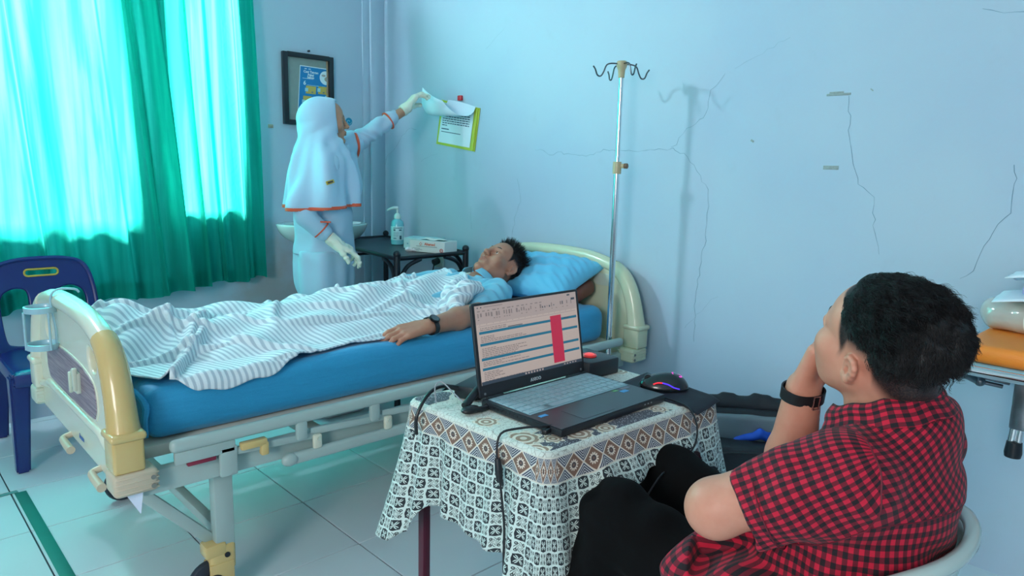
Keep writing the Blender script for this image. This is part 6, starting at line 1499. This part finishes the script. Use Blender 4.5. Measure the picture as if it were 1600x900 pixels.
def zbl(x, y):
    h = lerpk(x, [(-2.12, 0.03), (-2.09, 0.095), (-2.03, 0.125), (-1.96, 0.105), (-1.8, 0.080), (-1.55, 0.084), (-1.35, 0.092), (-1.1, 0.108), (-0.9, 0.124), (-0.72, 0.134), (-0.6, 0.136)])
    wn, wf = lerpk(x, [(-2.1, 0.22), (-1.8, 0.36), (-1.2, 0.34), (-0.7, 0.26)]), 0.26
    d = y + 1.61; t = abs(d) / (wn if d < 0 else wf); sh = max(0, 1 - t ** 1.8) ** 1.1 if t < 1 else 0
    legs = 0.012 * math.exp(-(d / 0.045) ** 2) * sm(-1.2, -1.5, x)
    z = 0.676 + h * sh - legs
    fo = 0.013 * math.sin(24 * (y + 0.35 * x) + 2.2 * math.sin(3.1 * x)) * (0.35 + 0.65 * sh) + 0.008 * math.sin(41 * (y - 0.5 * x) + 1.6 * math.sin(5 * x + 1) + 1) + 0.006 * math.sin(17 * x + 9 * y + 2 * math.sin(4 * y))
    for (cx, cy, dx_, dy_, amp, wd, ln) in FOLDS:
        a_ = (x - cx) * dx_ + (y - cy) * dy_; b_ = -(x - cx) * dy_ + (y - cy) * dx_
        if abs(b_) < wd * 4 and abs(a_) < ln * 1.6: z += amp * math.exp(-(b_ / wd) ** 2 if b_ > 0 else -(b_ / (wd * 0.45)) ** 2) * math.exp(-(a_ / ln) ** 4)
    flat_ = sm(-1.80, -1.92, y)
    fo2 = 0.010 * abs(math.sin(13 * x + 4 * y)) ** 3 * flat_ * sm(-1.95, -1.8, x)
    z += fo * (0.55 + 0.45 * (1 - flat_)) + fo2
    return max(z, 0.680 if y > -2.05 else 0.0)
def blf(u, v):
    y0 = -1.215; xg = -2.115 + 1.45 * u; ye = y_edge(xg); y = y0 + (ye - y0) * v
    xh = x_head(y); x = -2.115 + (xh + 2.115) * u
    y = y0 + (y_edge(x) - y0) * v + 0.006 * math.sin(30 * x) * sm(0.85, 1.0, v)
    ye_ = y
    if y < -2.045:
        e = -2.045 - y; y2 = -2.045 - 0.024 * math.sin(min(1.57, e / 0.024)); z = 0.682 - max(0, e - 0.010) * 1.1 + 0.004 * math.sin(45 * x)
        return Vector((x, y2 - 0.004, z))
    return Vector((x + 0.006 * math.sin(30 * y), y, zbl(x, y)))
b = bmesh.new(); uvl = b.loops.layers.uv.new('UVMap'); NU, NV = 300, 200
vs = [[b.verts.new(blf(i / NU, j / NV)) for j in range(NV + 1)] for i in range(NU + 1)]
for i in range(NU):
    for j in range(NV):
        f = b.faces.new((vs[i][j], vs[i + 1][j], vs[i + 1][j + 1], vs[i][j + 1]))
        for lp_, (a, c) in zip(f.loops, ((i, j), (i + 1, j), (i + 1, j + 1), (i, j + 1))):
            p = vs[a][c].co; lp_[uvl].uv = (p.x + 0.30 * p.y + 0.012 * math.sin(6 * p.y + 4 * p.x), p.y)
bmesh.ops.recalc_face_normals(b, faces=b.faces)
me = bpy.data.meshes.new('striped_blanket'); b.to_mesh(me); b.free()
bl = link('striped_blanket', me, M_bl, None, True); md = bl.modifiers.new('t', 'SOLIDIFY'); md.thickness = 0.005; md.offset = 1
tag(bl, 'white blanket with thin grey blue stripes covering the lying patient', 'blanket')
# braided hem along the head end, and the bunched corner
hp = [(x_head(y) - 0.004, y) for y in np.linspace(-1.30, -1.95, 40)]
MB().tube([(x, y, zbl(x, y) + 0.004) for x, y in hp], [0.010 + 0.003 * math.sin(i * 1.9) for i in range(40)], n=8, sm=2).obj('hem', mat('blanket_hem', rgb(196, 212, 222), 0.85, bump=0.6, bscale=90), bl)
v, f = SDF(0.003).chain([(-0.965, -1.965, 0.730), (-0.93, -1.93, 0.765), (-0.875, -1.92, 0.795), (-0.815, -1.92, 0.800)], [0.030, 0.036, 0.034, 0.020], k=0.02).chain([(-0.97, -1.90, 0.72), (-0.90, -1.86, 0.775), (-0.83, -1.80, 0.80)], [0.03, 0.034, 0.02], k=0.02).mesh(disp=lambda P: 0.005 * np.sin(P @ np.array((20, 120, 110))) + 0.002 * hnoise(P, 90, 2), smooth=2)
uv = np.stack([(v[f.ravel()] @ np.array((0.9, 0.5, 0.1))), v[f.ravel()][:, 2]], 1)
fast('bunched_corner', v, f, M_bl, bl, uv)
# ------------------------------------------------------------------ man in the red checked shirt
man = thing('person', 'person with curly black hair in a red and black checked shirt, chin on hand', 'person', (-1.44, -3.62, 0))
M_sk3 = skin_mat('skin_man', rgb(202, 142, 120))
mO = np.array((-1.464, -3.636, 1.005)); HK = 0.925; mFu = frame((0.24, 0.89, 0.40), (-0.43, -0.30, 0.85)); mF = mFu * HK
s = SDF(0.0018); head_prims(s, slim=1.02, es=0.86, ez=-0.010)
for x in (-1, 1): s.ell((x * 0.044, 0.040, -0.052), (0.021, 0.042, 0.042), k=0.03)
scale_prims(s, HK).xf(mFu, mO)
NB = np.array((-1.430, -3.650, 0.885))
s.cap(mO + mF @ np.array((0.0, -0.035, -0.045)), NB, 0.056, 0.060, k=0.03).cap(mO + mF @ np.array((0, -0.055, -0.03)), NB + np.array((0.01, -0.010, 0)), 0.044, 0.054, k=0.03)
s.cap(NB, NB + np.array((0, 0, -0.06)), 0.062, 0.075, k=0.03)
hv, hf = s.mesh()
LS, LE = np.array((-1.600, -3.640, 0.832)), np.array((-1.662, -3.484, 0.740))
RS, RE, RW = np.array((-1.262, -3.655, 0.812)), np.array((-1.352, -3.455, 0.665)), np.array((-1.393, -3.490, 0.886))
LH = np.array((-1.47, -3.475, 0.665))
s = SDF(0.006)
s.ell((-1.445, -3.60, 0.52), (0.155, 0.12, 0.13), k=0.05).ell((-1.44, -3.62, 0.66), (0.135, 0.10, 0.14), k=0.05).ell((-1.43, -3.635, 0.77), (0.145, 0.085, 0.10), k=0.04).cap(LS, RS, 0.045, 0.045, k=0.04).cap(NB, (-1.43, -3.64, 0.80), 0.055, 0.07, k=0.03)
s.chain([RS, RE], [0.050, 0.042], k=0.015)
for h, kn, an in (((-1.53, -3.58, 0.475), (-1.600, -3.245, 0.605), (-1.630, -3.13, 0.10)), ((-1.36, -3.58, 0.475), (-1.345, -3.205, 0.590), (-1.40, -3.07, 0.10))):
    s.chain([h, kn], [0.085, 0.058], k=0.02).cap(kn, an, 0.055, 0.036, k=0.02).cap(np.array(an) + np.array((0, 0, -0.05)), np.array(an) + np.array((-0.01, 0.15, -0.065)), 0.034, 0.026, k=0.02)
bv, bf = s.mesh()
s = SDF(0.0022)
s.cap(LS + (LE - LS) * 0.3, LE, 0.050, 0.045, k=0.02).ell(LE + np.array((0.0, 0.0, -0.004)), (0.041, 0.041, 0.041), k=0.02).cap(LE, LH, 0.041, 0.030, k=0.015)
hand_prims(s, LH, (0.90, 0.10, -0.20), (0.1, -0.8, 0.5), 1, curls=[(0.5, 0.6, 0.4)] * 4, sc=1.0)
lv, lf = s.mesh()
s = SDF(0.0020)
s.cap(RE, RE + (RW - RE) * 0.35, 0.041, 0.044, k=0.02).cap(RE + (RW - RE) * 0.35, RW, 0.044, 0.0305, k=0.02)
dR = np.array((-0.02, -0.34, 0.94)); 
hand_prims(s, RW + np.array((-0.001, 0.0, 0.006)), dR, (0.02, -1.0, -0.25), 1, curls=[(0.55, 1.0, 0.7), (0.7, 1.1, 0.7), (0.8, 1.1, 0.7), (0.9, 1.1, 0.7)], spread=0.02, sc=1.0, rs=1.18, thumb=(0.95, 0.30, 0.35))
rv, rf = s.mesh()
v, f = joinvf((bv, bf), (lv, lf), (rv, rf), (hv, hf)); mb = fast('body', v, f, M_sk3, man); paint_head(mb, v, mO, mF, 0.038, amt=0.97, sb=0.0, dz=0.018)
eyes_brows(mO, mF, man, M_hair)
# ---- hair: cropped sides, long wavy top swept back
cap_ = SDF(0.0026)
cap_.ell((0, -0.020, 0.050), (0.0790, 0.104, 0.086), k=0.01).ell((0, -0.064, 0.048), (0.064, 0.055, 0.066), k=0.03).ell((-0.082, 0.010, -0.010), (0.05, 0.054, 0.064), k=0.012, op=-1).ell((0.082, 0.010, -0.010), (0.05, 0.054, 0.064), k=0.012, op=-1)
scale_prims(cap_, HK).xf(mFu, mO)
n1_ = mFu @ np.array((0, 0.80, -0.62)); o1_ = mO + mF @ np.array((0, 0.038, 0.062))
n2_ = mFu @ np.array((0, -0.15, -1.0)); o2_ = mO + mF @ np.array((0, -0.02, 0.030))
def hd(P): return 0.0028 * np.sin(P @ (mFu @ np.array((55, 130, 60))) + 3 * np.sin(P @ (mFu @ np.array((70, -30, 40))))) + 0.003 * hnoise(P, 130, 3)
n2_ /= np.linalg.norm(n2_); n1_ /= np.linalg.norm(n1_)
v, f = cap_.mesh(disp=hd, smooth=1, cuts=[(o1_, n1_), (o2_, n2_)])
hcap = fast('hair', v, f, mat('black_hair_base', rgb(14, 15, 18), 0.6), man)
def lenm(P): return (0.15 + 0.85 * sstep(0.048, 0.080, np.hypot(P[:, 1], P[:, 2]))) * (0.006 + 0.024 * sstep(0.055, 0.100, P[:, 2]) + 0.006 * sstep(-0.045, -0.09, P[:, 1]) * sstep(-0.02, 0.03, P[:, 2]))
def dirm(P, N, r):
    top = sstep(0.04, 0.08, P[:, 2])[:, None]; back = sstep(-0.05, -0.09, P[:, 1])[:, None]
    D = np.array((-0.25, -0.85, -0.05)) * top * (1 - back) + N * (0.05 + 0.06 * back) + np.array((0, -0.35, -0.50)) * (1 - top) * (1 - back) + np.array((0.0, -0.1, -0.75)) * back
    return D + r.normal(size=P.shape) * 0.10
big = ((0, -0.022, 0.046), (0.0785, 0.103, 0.087))
strands('side_hair', mO, mF, 10000, lambda P: 0.0040 + 0.003 * sstep(0.0, 0.06, P[:, 2]), lambda P, N, r: N * 0.12 + np.array((0, -0.6, -0.6)) + r.normal(size=P.shape) * 0.15, M_hair, hcap, soft=0.050, rad=0.00030, seg=2, seed=5, thr=0.18)
cen_ = v[f].mean(1); e1_, e2_ = v[f[:, 1]] - v[f[:, 0]], v[f[:, 3]] - v[f[:, 0]]; nn_ = np.cross(e1_, e2_); nn_ /= np.maximum(np.linalg.norm(nn_, axis=1), 1e-9)[:, None]
cl_, nl_ = to_local(cen_, mO, mF), nn_ @ mFu
ok_ = (cl_[:, 2] > 0.0) & ((nl_ * (cl_ - np.array((0, -0.02, 0.04)))).sum(1) > 0)
RT = (cl_[ok_], nl_[ok_])
print('cap roots', len(RT[0]))
def lenw(P): return 0.016 + 0.014 * sstep(0.06, 0.11, P[:, 2]) * sstep(-0.10, -0.04, P[:, 1]) - 0.012 * sstep(0.075, 0.03, P[:, 2])
strands('wavy_hair', mO, mF, 15000, lenw, lambda P, N, r: dirm(P, N, r) + N * (0.02 + 0.10 * sstep(-0.05, -0.10, P[:, 1]) * sstep(0.02, 0.05, P[:, 2]))[:, None], M_hair, hcap, rad=0.00062, seg=8, curl=0.12, clump=0.62, seed=8, roots=RT)
strands('curly_hair', mO, mF, 2200, lambda P: np.where((P[:, 1] < -0.045) & (P[:, 2] > 0.02), 0.015, 0.0003), lambda P, N, r: N * 0.30 + np.array((0.0, -0.15, -0.35)) + r.normal(size=P.shape) * 0.14, M_hair, hcap, soft=0.055, rad=0.00075, seg=11, curl=0.34, clump=0.75, seed=12, surf=big, thr=0.8)
# ---- checked shirt
def check_mat():
    m = mat('red_black_check', rgb(180, 20, 50), 0.85, sheen=0.04)
    nt, (u, v, w), tc = uvnodes(m)
    a = ((u * (1 / 0.0185)).fract() - 0.5).abs().smooth(0.235, 0.265); b = ((v * (1 / 0.0128)).fract() - 0.5).abs().smooth(0.235, 0.265)
    n = noisef(nt, tc, 30, 3)
    red = mixc(nt, n, rgb(205, 20, 58), rgb(180, 14, 48))
    mid = rgb(104, 10, 34); blk = rgb(22, 12, 22)
    c = mixc(nt, a, mixc(nt, b, blk, mid), mixc(nt, b, mid, red))
    tw = ((u + v) * 2600.0).sin() * 0.5
    setcol(m, c); setbump(m, noisef(nt, tc, 500, 2) + tw * 0.3, 0.25, 0.0008)
    return m
M_chk = check_mat()
def rot2(uv, deg):
    a = math.radians(deg); return uv @ np.array(((math.cos(a), math.sin(a)), (-math.sin(a), math.cos(a))))
def sfold(P):
    z = P[:, 2]; low = sstep(0.76, 0.62, z)
    return 0.0050 * np.sin(P @ np.array((18, 30, 62)) + 2.2 * np.sin(P @ np.array((14, -20, 12)))) * (0.35 + 0.9 * low) + 0.0022 * hnoise(P, 42, 3)
HM = np.array((-1.648, -3.535, 0.752)); RHM = RS + (RE - RS) * 0.62
def unit(a): a = np.array(a, float); return a / np.linalg.norm(a)
hn2 = unit((-0.30, 0.80, -0.42)); rn2 = unit(RE - RS)
def axes_to(n_): e = unit(np.cross(n_, (0, 0, 1.0))); return np.stack([e, np.cross(n_, e), n_], 1)
s = SDF(0.0036)
s.ell((-1.430, -3.645, 0.770), (0.172, 0.108, 0.112), k=0.04).ell((-1.440, -3.625, 0.66), (0.172, 0.120, 0.15), k=0.06).ell((-1.455, -3.60, 0.545), (0.178, 0.132, 0.12), k=0.06)
s.cap(LS + np.array((0.03, 0, -0.012)), RS + np.array((-0.01, 0, -0.01)), 0.060, 0.056, k=0.05).cap(NB + np.array((0, -0.008, -0.045)), (-1.43, -3.65, 0.80), 0.070, 0.10, k=0.05).ell((-1.425, -3.676, 0.878), (0.110, 0.072, 0.056), k=0.04)
s.ell((-1.53, -3.50, 0.585), (0.13, 0.10, 0.085), k=0.05).ell((-1.60, -3.455, 0.575), (0.085, 0.085, 0.072), k=0.04)
s.cap(LS + np.array((0.012, -0.008, -0.012)), LS + (HM - LS) * 0.5, 0.064, 0.064, k=0.04).cap(LS + (HM - LS) * 0.5, HM + hn2 * 0.04, 0.064, 0.0635, k=0.012)
s.cap(RS, RHM + rn2 * 0.03, 0.060, 0.058, k=0.03)
s.box(HM + hn2 * 0.070, (0.085, 0.085, 0.066), 0.004, R=axes_to(hn2), k=0.002, op=-1).box(RHM + rn2 * 0.070, (0.08, 0.08, 0.066), 0.004, R=axes_to(rn2), k=0.002, op=-1)
s.cap(NB + np.array((0, 0.01, 0.12)), NB + np.array((0, 0.008, 0.03)), 0.062, 0.060, k=0.006, op=-1)
def slf(P):
    w = np.clip((0.155 - np.linalg.norm(P - (LS + HM) / 2, axis=1)) / 0.05, 0, 1)
    return sfold(P) * (1 - w) + w * (0.0034 * np.sin(P @ np.array((30, 62, 48)) + 2 * np.sin(P @ np.array((20, 10, -40)))) + 0.0018 * hnoise(P, 60, 2))
v, f = s.mesh(disp=slf, smooth=2)
pc = v[f]; cen = pc.mean(1)
seamn = unit((-0.80, 0.50, 0.05)); seam = np.array((-1.575, -3.640, 0.80))
dl = (cen - seam) @ seamn; axd = unit(HM - LS); q_ = cen - LS; rad_ = np.linalg.norm(q_ - (q_ @ axd)[:, None] * axd, axis=1)
isl = (dl > 0) & (rad_ < 0.084) & (cen[:, 2] > 0.655)
dr_ = (cen - (RS + np.array((0.0, 0.0, 0)))) @ rn2; q_ = cen - RS; radr = np.linalg.norm(q_ - (q_ @ rn2)[:, None] * rn2, axis=1); isr = (dr_ > 0.03) & (radr < 0.068) & (cen[:, 1] > -3.62) & (cen[:, 0] > -1.42)
ang = np.arctan2(pc[..., 1] + 3.60, pc[..., 0] + 1.44); ang = np.where(ang > PI / 2, ang - 2 * PI, ang)
uvt = np.stack([pc[..., 2], ang * 0.155], -1)
zc = cen[:, 2]; yoke = (zc > 0.772) & (cen[:, 1] < -3.60); uvf = uvt.copy(); top_ = zc > 0.80
rh_ = np.hypot((pc[..., 0] + 1.43) / 1.5, pc[..., 1] + 3.64); pl = np.stack([ang * 0.155, pc[..., 2] - 1.0 * (rh_ - 0.10)], -1)
uvf[yoke | top_] = rot2(pl.reshape(-1, 2), -32).reshape(pl.shape)[yoke | top_]
def tube_uv(pc, A, B):
    A = np.array(A); d = unit(np.array(B) - A); e = unit(np.cross(d, (0.2, 0.1, 1))); g = np.cross(d, e)
    q = pc - A; t = q @ d; a = np.arctan2(q @ g, q @ e); rng = a.max(1) - a.min(1) > PI; a = np.where(rng[:, None] & (a < 0), a + 2 * PI, a)
    return np.stack([t, a * 0.0652], -1)
def sub(mask, name, uvs, parent):
    fq = f[mask]; ids, inv = np.unique(fq, return_inverse=True); return fast(name, v[ids], inv.reshape(-1, 4), M_chk, parent, uvs[mask].reshape(-1, 2))
sh = sub(~(isl | isr), 'shirt', uvf, man)
sl = sub(isl, 'left_sleeve', tube_uv(pc, LS, HM), man); sub(isr, 'right_sleeve', tube_uv(pc, RS, RE), man)
def ring_pts(c, n_, r_, N=30):
    n_ = unit(n_); e = unit(np.cross(n_, (0, 0, 1.0))); g = np.cross(n_, e)
    return [Vector(np.array(c) + (e * math.cos(2 * PI * k / N) + g * math.sin(2 * PI * k / N)) * r_) for k in range(N)]
# seams follow the surface: keep only boundary edges between the pieces
M_thr = mat('dark_red_thread', rgb(100, 12, 34), 0.7)
def seam_line(mask_a, mask_b, name, parent, r_=0.0011):
    ea = {}
    for fi in np.where(mask_a)[0]:
        for i in range(4): ea[frozenset((int(f[fi, i]), int(f[fi, (i + 1) % 4])))] = 1
    adj = {}
    for fi in np.where(mask_b)[0]:
        for i in range(4):
            k = frozenset((int(f[fi, i]), int(f[fi, (i + 1) % 4])))
            if k in ea: a, b = tuple(k); adj.setdefault(a, []).append(b); adj.setdefault(b, []).append(a)
    B = MB(); seen = set()
    for st in sorted(adj, key=lambda n: len(adj[n])):
        if st in seen: continue
        path = [st]; seen.add(st); cur = st
        while True:
            nx = [n for n in adj[cur] if n not in seen]
            if not nx: break
            cur = nx[0]; seen.add(cur); path.append(cur)
        if len(path) > 6:
            P = v[path]; 
            for _ in range(6): P[1:-1] = 0.5 * P[1:-1] + 0.25 * (P[:-2] + P[2:])
            B.tube([Vector(p) for p in P[::3]], r_, n=5, sm=1)
    return B.obj(name, M_thr, parent)
seam_line(isl, ~isl, 'armhole_seam', sh, 0.0016)
seam_line(yoke & ~isl & ~isr, ~yoke & ~top_ & ~isl & ~isr & (cen[:, 1] < -3.58), 'yoke_seam', sh, 0.0012)
MB().tube(ring_pts(HM - hn2 * 0.030, hn2, 0.0650), 0.0012, closed=True, sm=1, n=5).obj('hem_stitch', M_thr, sl)
# collar: stand and fold
cn_ = np.array((0.04, 0.42, 1.0)); cn_ /= np.linalg.norm(cn_); cc = np.array((-1.442, -3.652, 0.902))
e1 = np.cross(cn_, (1, 0, 0)); e1 /= np.linalg.norm(e1); e1 = -e1 if e1[1] < 0 else e1; e2 = np.cross(e1, cn_)
def cpt(a, r_, h): return cc + (e1 * math.cos(a) + e2 * math.sin(a)) * r_ + cn_ * h
NA = 96
def colf(u, v):
    a = math.radians(22 + 316 * u); fr = max(0, abs(u - 0.5) * 2 - 0.80) / 0.20
    if v < 0.25: t = v / 0.25; r_, h = 0.074 + 0.002 * t, -0.014 + 0.036 * t
    else: t = (v - 0.25) / 0.75; r_, h = 0.076 + 0.004 * math.sin(PI * min(1, t * 2)) + (0.020 + 0.020 * fr) * t, 0.022 + 0.004 * math.sin(PI * t) - (0.044 + 0.016 * fr) * t
    return Vector(cpt(a, r_ * (1 + 0.06 * math.cos(a)), h + 0.0015 * math.sin(a * 9)))
b = bmesh.new(); uvl = b.loops.layers.uv.new('UVMap'); NV_ = 16
vs = [[b.verts.new(colf(i / NA, j / NV_)) for j in range(NV_ + 1)] for i in range(NA + 1)]
for i in range(NA):
    for j in range(NV_):
        f = b.faces.new((vs[i][j], vs[i + 1][j], vs[i + 1][j + 1], vs[i][j + 1]))
        for lp_, (a, c) in zip(f.loops, ((i, j), (i + 1, j), (i + 1, j + 1), (i, j + 1))): lp_[uvl].uv = (a / NA * 0.45, c / NV_ * 0.075)
me = bpy.data.meshes.new('collar'); b.to_mesh(me); b.free(); co = link('collar', me, M_chk, sh, True); co.modifiers.new('t', 'SOLIDIFY').thickness = 0.0025
# seams
zs = 0.772
# ---- trousers
M_trs = mat('black_trousers', rgb(6, 7, 9), 0.9, spec=0.15, sheen=0.0, bump=0.3, bscale=35)
def tf(P): return 0.004 * np.sin(P @ np.array((30, 25, 50)) + 2 * np.sin(P @ np.array((15, -25, 20)))) + 0.002 * hnoise(P, 35, 1)
s = SDF(0.0055)
s.ell((-1.445, -3.60, 0.49), (0.155, 0.12, 0.105), k=0.05)
for h, kn, an in (((-1.53, -3.57, 0.465), (-1.600, -3.245, 0.608), (-1.635, -3.13, 0.11)), ((-1.36, -3.57, 0.465), (-1.345, -3.205, 0.600), (-1.40, -3.07, 0.11))):
    s.chain([h, kn], [0.100, 0.068], k=0.03).cap(kn, an, 0.066, 0.054, k=0.02)
v, f = s.mesh(disp=tf, smooth=2); fast('trousers', v, f, M_trs, man)
for an in ((-1.635, -3.13), (-1.40, -3.07)):
    s = SDF(0.005); s.cap((an[0], an[1] - 0.03, 0.045), (an[0] - 0.01, an[1] + 0.16, 0.032), 0.042, 0.034, k=0.02)
    v, f = s.mesh(cuts=[((0, 0, 0.004), (0, 0, -1))]); fast('shoe', v, f, mat('dark_shoe', rgb(30, 30, 34), 0.6), man)
dw = (RW - RE) / np.linalg.norm(RW - RE)
w_ = watch(RW - dw * 0.012, dw, (0.75, 0.6, 0.0), None, r=0.0335, dial=0.017, wid=0.011, buckle=(-0.45, -0.89, 0))
tag(w_, 'black rubber strap wrist watch with copper buckle on the raised wrist', 'watch')

# ------------------------------------------------------------------ pale plastic armchair the man sits on
pc_ = thing('plastic_chair', 'pale green white plastic chair behind the person in the checked shirt', 'chair', (-1.44, -3.58, 0))
M_pch = mat('pale_plastic', rgb(186, 205, 200), 0.18, coat=0.4)
def backf(u, v):
    a = math.radians(-172 + 164 * u); z = 0.40 + 0.305 * v; r_ = 0.20 + 0.035 * v
    x = -1.435 + math.cos(a) * r_ * 1.02; y = -3.585 + math.sin(a) * (0.155 + 0.012 * v)
    return Vector((x, y - 0.02 * v, z - 0.10 * (abs(u - 0.5) * 2) ** 4 * v))
bo_ = MB().grid(backf, 48, 12).obj('backrest', M_pch, pc_, angle=80); bo_.modifiers.new('t', 'SOLIDIFY').thickness = 0.004
MB().tube([backf(k / 24, 1.0) + Vector((0, -0.004, 0)) for k in range(25)], 0.0125, n=12, sm=2).obj('back_rim', M_pch, pc_)
so_ = MB().grid(lambda u, v: Vector((-1.645 + 0.42 * u, -3.70 + 0.40 * v, 0.375 - 0.015 * math.sin(PI * u) * math.sin(PI * v))), 14, 14).obj('seat', M_pch, pc_); so_.modifiers.new('t', 'SOLIDIFY').thickness = 0.008
for sx in (-1, 1):
    for sy in (-1, 1): MB().cyl((-1.435 + sx * 0.19, -3.51 + sy * 0.17, 0.37), (-1.435 + sx * 0.215, -3.51 + sy * 0.20, 0.0), 0.022, 0.018, n=14).obj('leg', M_pch, pc_)

# ------------------------------------------------------------------ ambulance stretcher at the right
sx0, sy0 = -0.31, -3.46
strc = thing('stretcher', 'orange topped chrome stretcher standing by the wall at the far right', 'stretcher', (-0.30, -4.2, 0))
M_org = mat('orange_vinyl', rgb(252, 142, 48), 0.45, bump=0.15, bscale=200)
s = SDF(0.007); s.box((-0.33, -4.42, 0.7745), (0.215 - 0.02, 0.915 - 0.02, 0.0235 - 0.018), 0.018, k=0.01)
v, f = s.mesh(smooth=2, disp=lambda P: 0.0015 * hnoise(P, 20, 2)); fast('pad', v, f, M_org, strc)
MB().tube([(-0.09, -5.30, 0.738), (-0.09, -3.54, 0.738), (-0.13, -3.49, 0.738), (-0.53, -3.49, 0.738), (-0.575, -3.54, 0.738), (-0.575, -5.30, 0.738)], 0.013, n=12, sm=2).obj('frame_tube', M_chrome, strc)
MB().box((-0.33, -4.41, 0.746), (0.44, 1.80, 0.008), 0.002).obj('bed_plate', mat('pale_blue_plate', rgb(150, 185, 200), 0.3), strc)
MB().tube([(-0.56, -3.47, 0.715), (-0.50, -3.41, 0.685), (-0.30, -3.395, 0.672), (-0.10, -3.41, 0.675)], 0.012, n=10).obj('pull_handle', M_chrome, strc)
MB().cyl((-0.40, -3.45, 0.735), (-0.40, -3.45, 0.675), 0.012).obj('handle_joint', M_chrome, strc)
MB().cyl((-0.42, -3.47, 0.70), (-0.36, -3.53, 0.662), 0.010).cyl((-0.36, -3.53, 0.662), (-0.34, -3.585, 0.655), 0.006).cyl((-0.36, -3.545, 0.675), (-0.34, -3.60, 0.668), 0.006).sph((-0.36, -3.535, 0.662), 0.014).obj('folding_link', mat('dull_steel', rgb(110, 120, 128), 0.3, metal=0.9), strc)
MB().box((-0.40, -3.645, 0.640), (0.045, 0.040, 0.150), 0.006).obj('leg_plate', mat('scratched_steel', rgb(120, 128, 135), 0.28, metal=0.9, noise=0.4, nscale=25), strc)
MB().cyl((-0.40, -3.636, 0.58), (-0.40, -3.633, 0.52), 0.010).cyl((-0.40, -3.650, 0.58), (-0.40, -3.648, 0.52), 0.008).obj('short_leg', M_chrome, strc)
MB().lathe((-0.40, -3.640, 0.482), [(0.010, 0), (0.019, 0.003), (0.021, 0.015), (0.018, 0.045), (0.010, 0.048)]).obj('rubber_foot', M_black, strc)
for y_ in (-3.95, -5.0):
    for x_ in (-0.12, -0.54):
        MB().cyl((x_, y_, 0.73), (x_, y_ + 0.15, 0.09), 0.012).obj('leg', M_chrome, strc)
        MB().lathe((x_, y_ + 0.15, 0.055), [(0.04, -0.012), (0.054, -0.008), (0.054, 0.008), (0.04, 0.012)], axis=(1, 0, 0)).obj('wheel', M_black, strc)
strc.location.z += 0.048
# clear wrapped roll and papers on it
rl_ = thing('wrapped_roll', 'clear plastic wrapped grey roll lying on the orange stretcher', 'roll', (-0.30, -3.66, 0.846))
M_wrap = mat('plastic_wrap', rgb(190, 190, 185), 0.12, coat=0.6, noise=0.1, nscale=30)
v, f = SDF(0.004).cap((-0.255, -3.535, 0.892), (-0.33, -3.83, 0.892), 0.0455, 0.0455, k=0.01).mesh(disp=lambda P: 0.002 * hnoise(P, 60, 2) + 0.001 * np.sin(P @ np.array((60, 90, 40))))
fast('roll_body', v, f, M_wrap, rl_)
MB().tube(ring_pts((-0.277, -3.620, 0.892), (0.25, 0.96, 0), 0.0465), 0.0015, closed=True, sm=1, n=5).obj('wrap_seam', M_wht, rl_)
text('lettering', 'XK', 0.028, M_wht, rl_, (-0.345, -3.665, 0.90), (-0.25, -0.96, 0), (0.15, 0, 1), bold=0.0004)
tag(MB().box((-0.40, -3.70, 0.850), (0.025, 0.12, 0.007), 0.002, R=Matrix.Rotation(0.35, 3, 'Z')).obj('folded_leaflet', mat('leaflet', rgb(190, 200, 205), 0.5)), 'folded grey leaflet lying on the orange pad in front of the wrapped roll', 'leaflet')
for k, (z_, a, dx, dy, nm, lb) in enumerate(((0.942, 0.12, 0.0, 0.0, 'paper_sheets', 'lower white paper sheets resting on the wrapped roll'), (1.000, -0.10, 0.01, -0.02, 'paper_booklet', 'open white booklet raised above the other sheets on the wrapped roll'))):
    t_ = thing(nm, lb, 'paper', (-0.27, -3.73, z_))
    def pf(u, v, z_=z_, k=k, dx=dx, dy=dy):
        return Vector((-0.40 + 0.24 * u + dx, -3.545 - 0.27 * v + dy + 0.02 * u, z_ + (0.018 * math.sin(PI * v * 0.9) + 0.012 * math.sin(3 * u + k)) * (1 if k == 0 else 0.9) - 0.012 * u))
    for j in range(2 + k):
        o = MB().grid(lambda u, v: pf(u, v) + Vector((0.004 * j, -0.006 * j, 0.011 * j * (0.2 + u))), 12, 12).obj('sheet', M_paper, t_, angle=80); o.modifiers.new('t', 'SOLIDIFY').thickness = 0.002
    if k: MB().box((-0.27, -3.70, 0.975), (0.16, 0.20, 0.022), 0.004).obj('folded_stack', mat('lilac_paper', rgb(160, 165, 205), 0.6), t_)
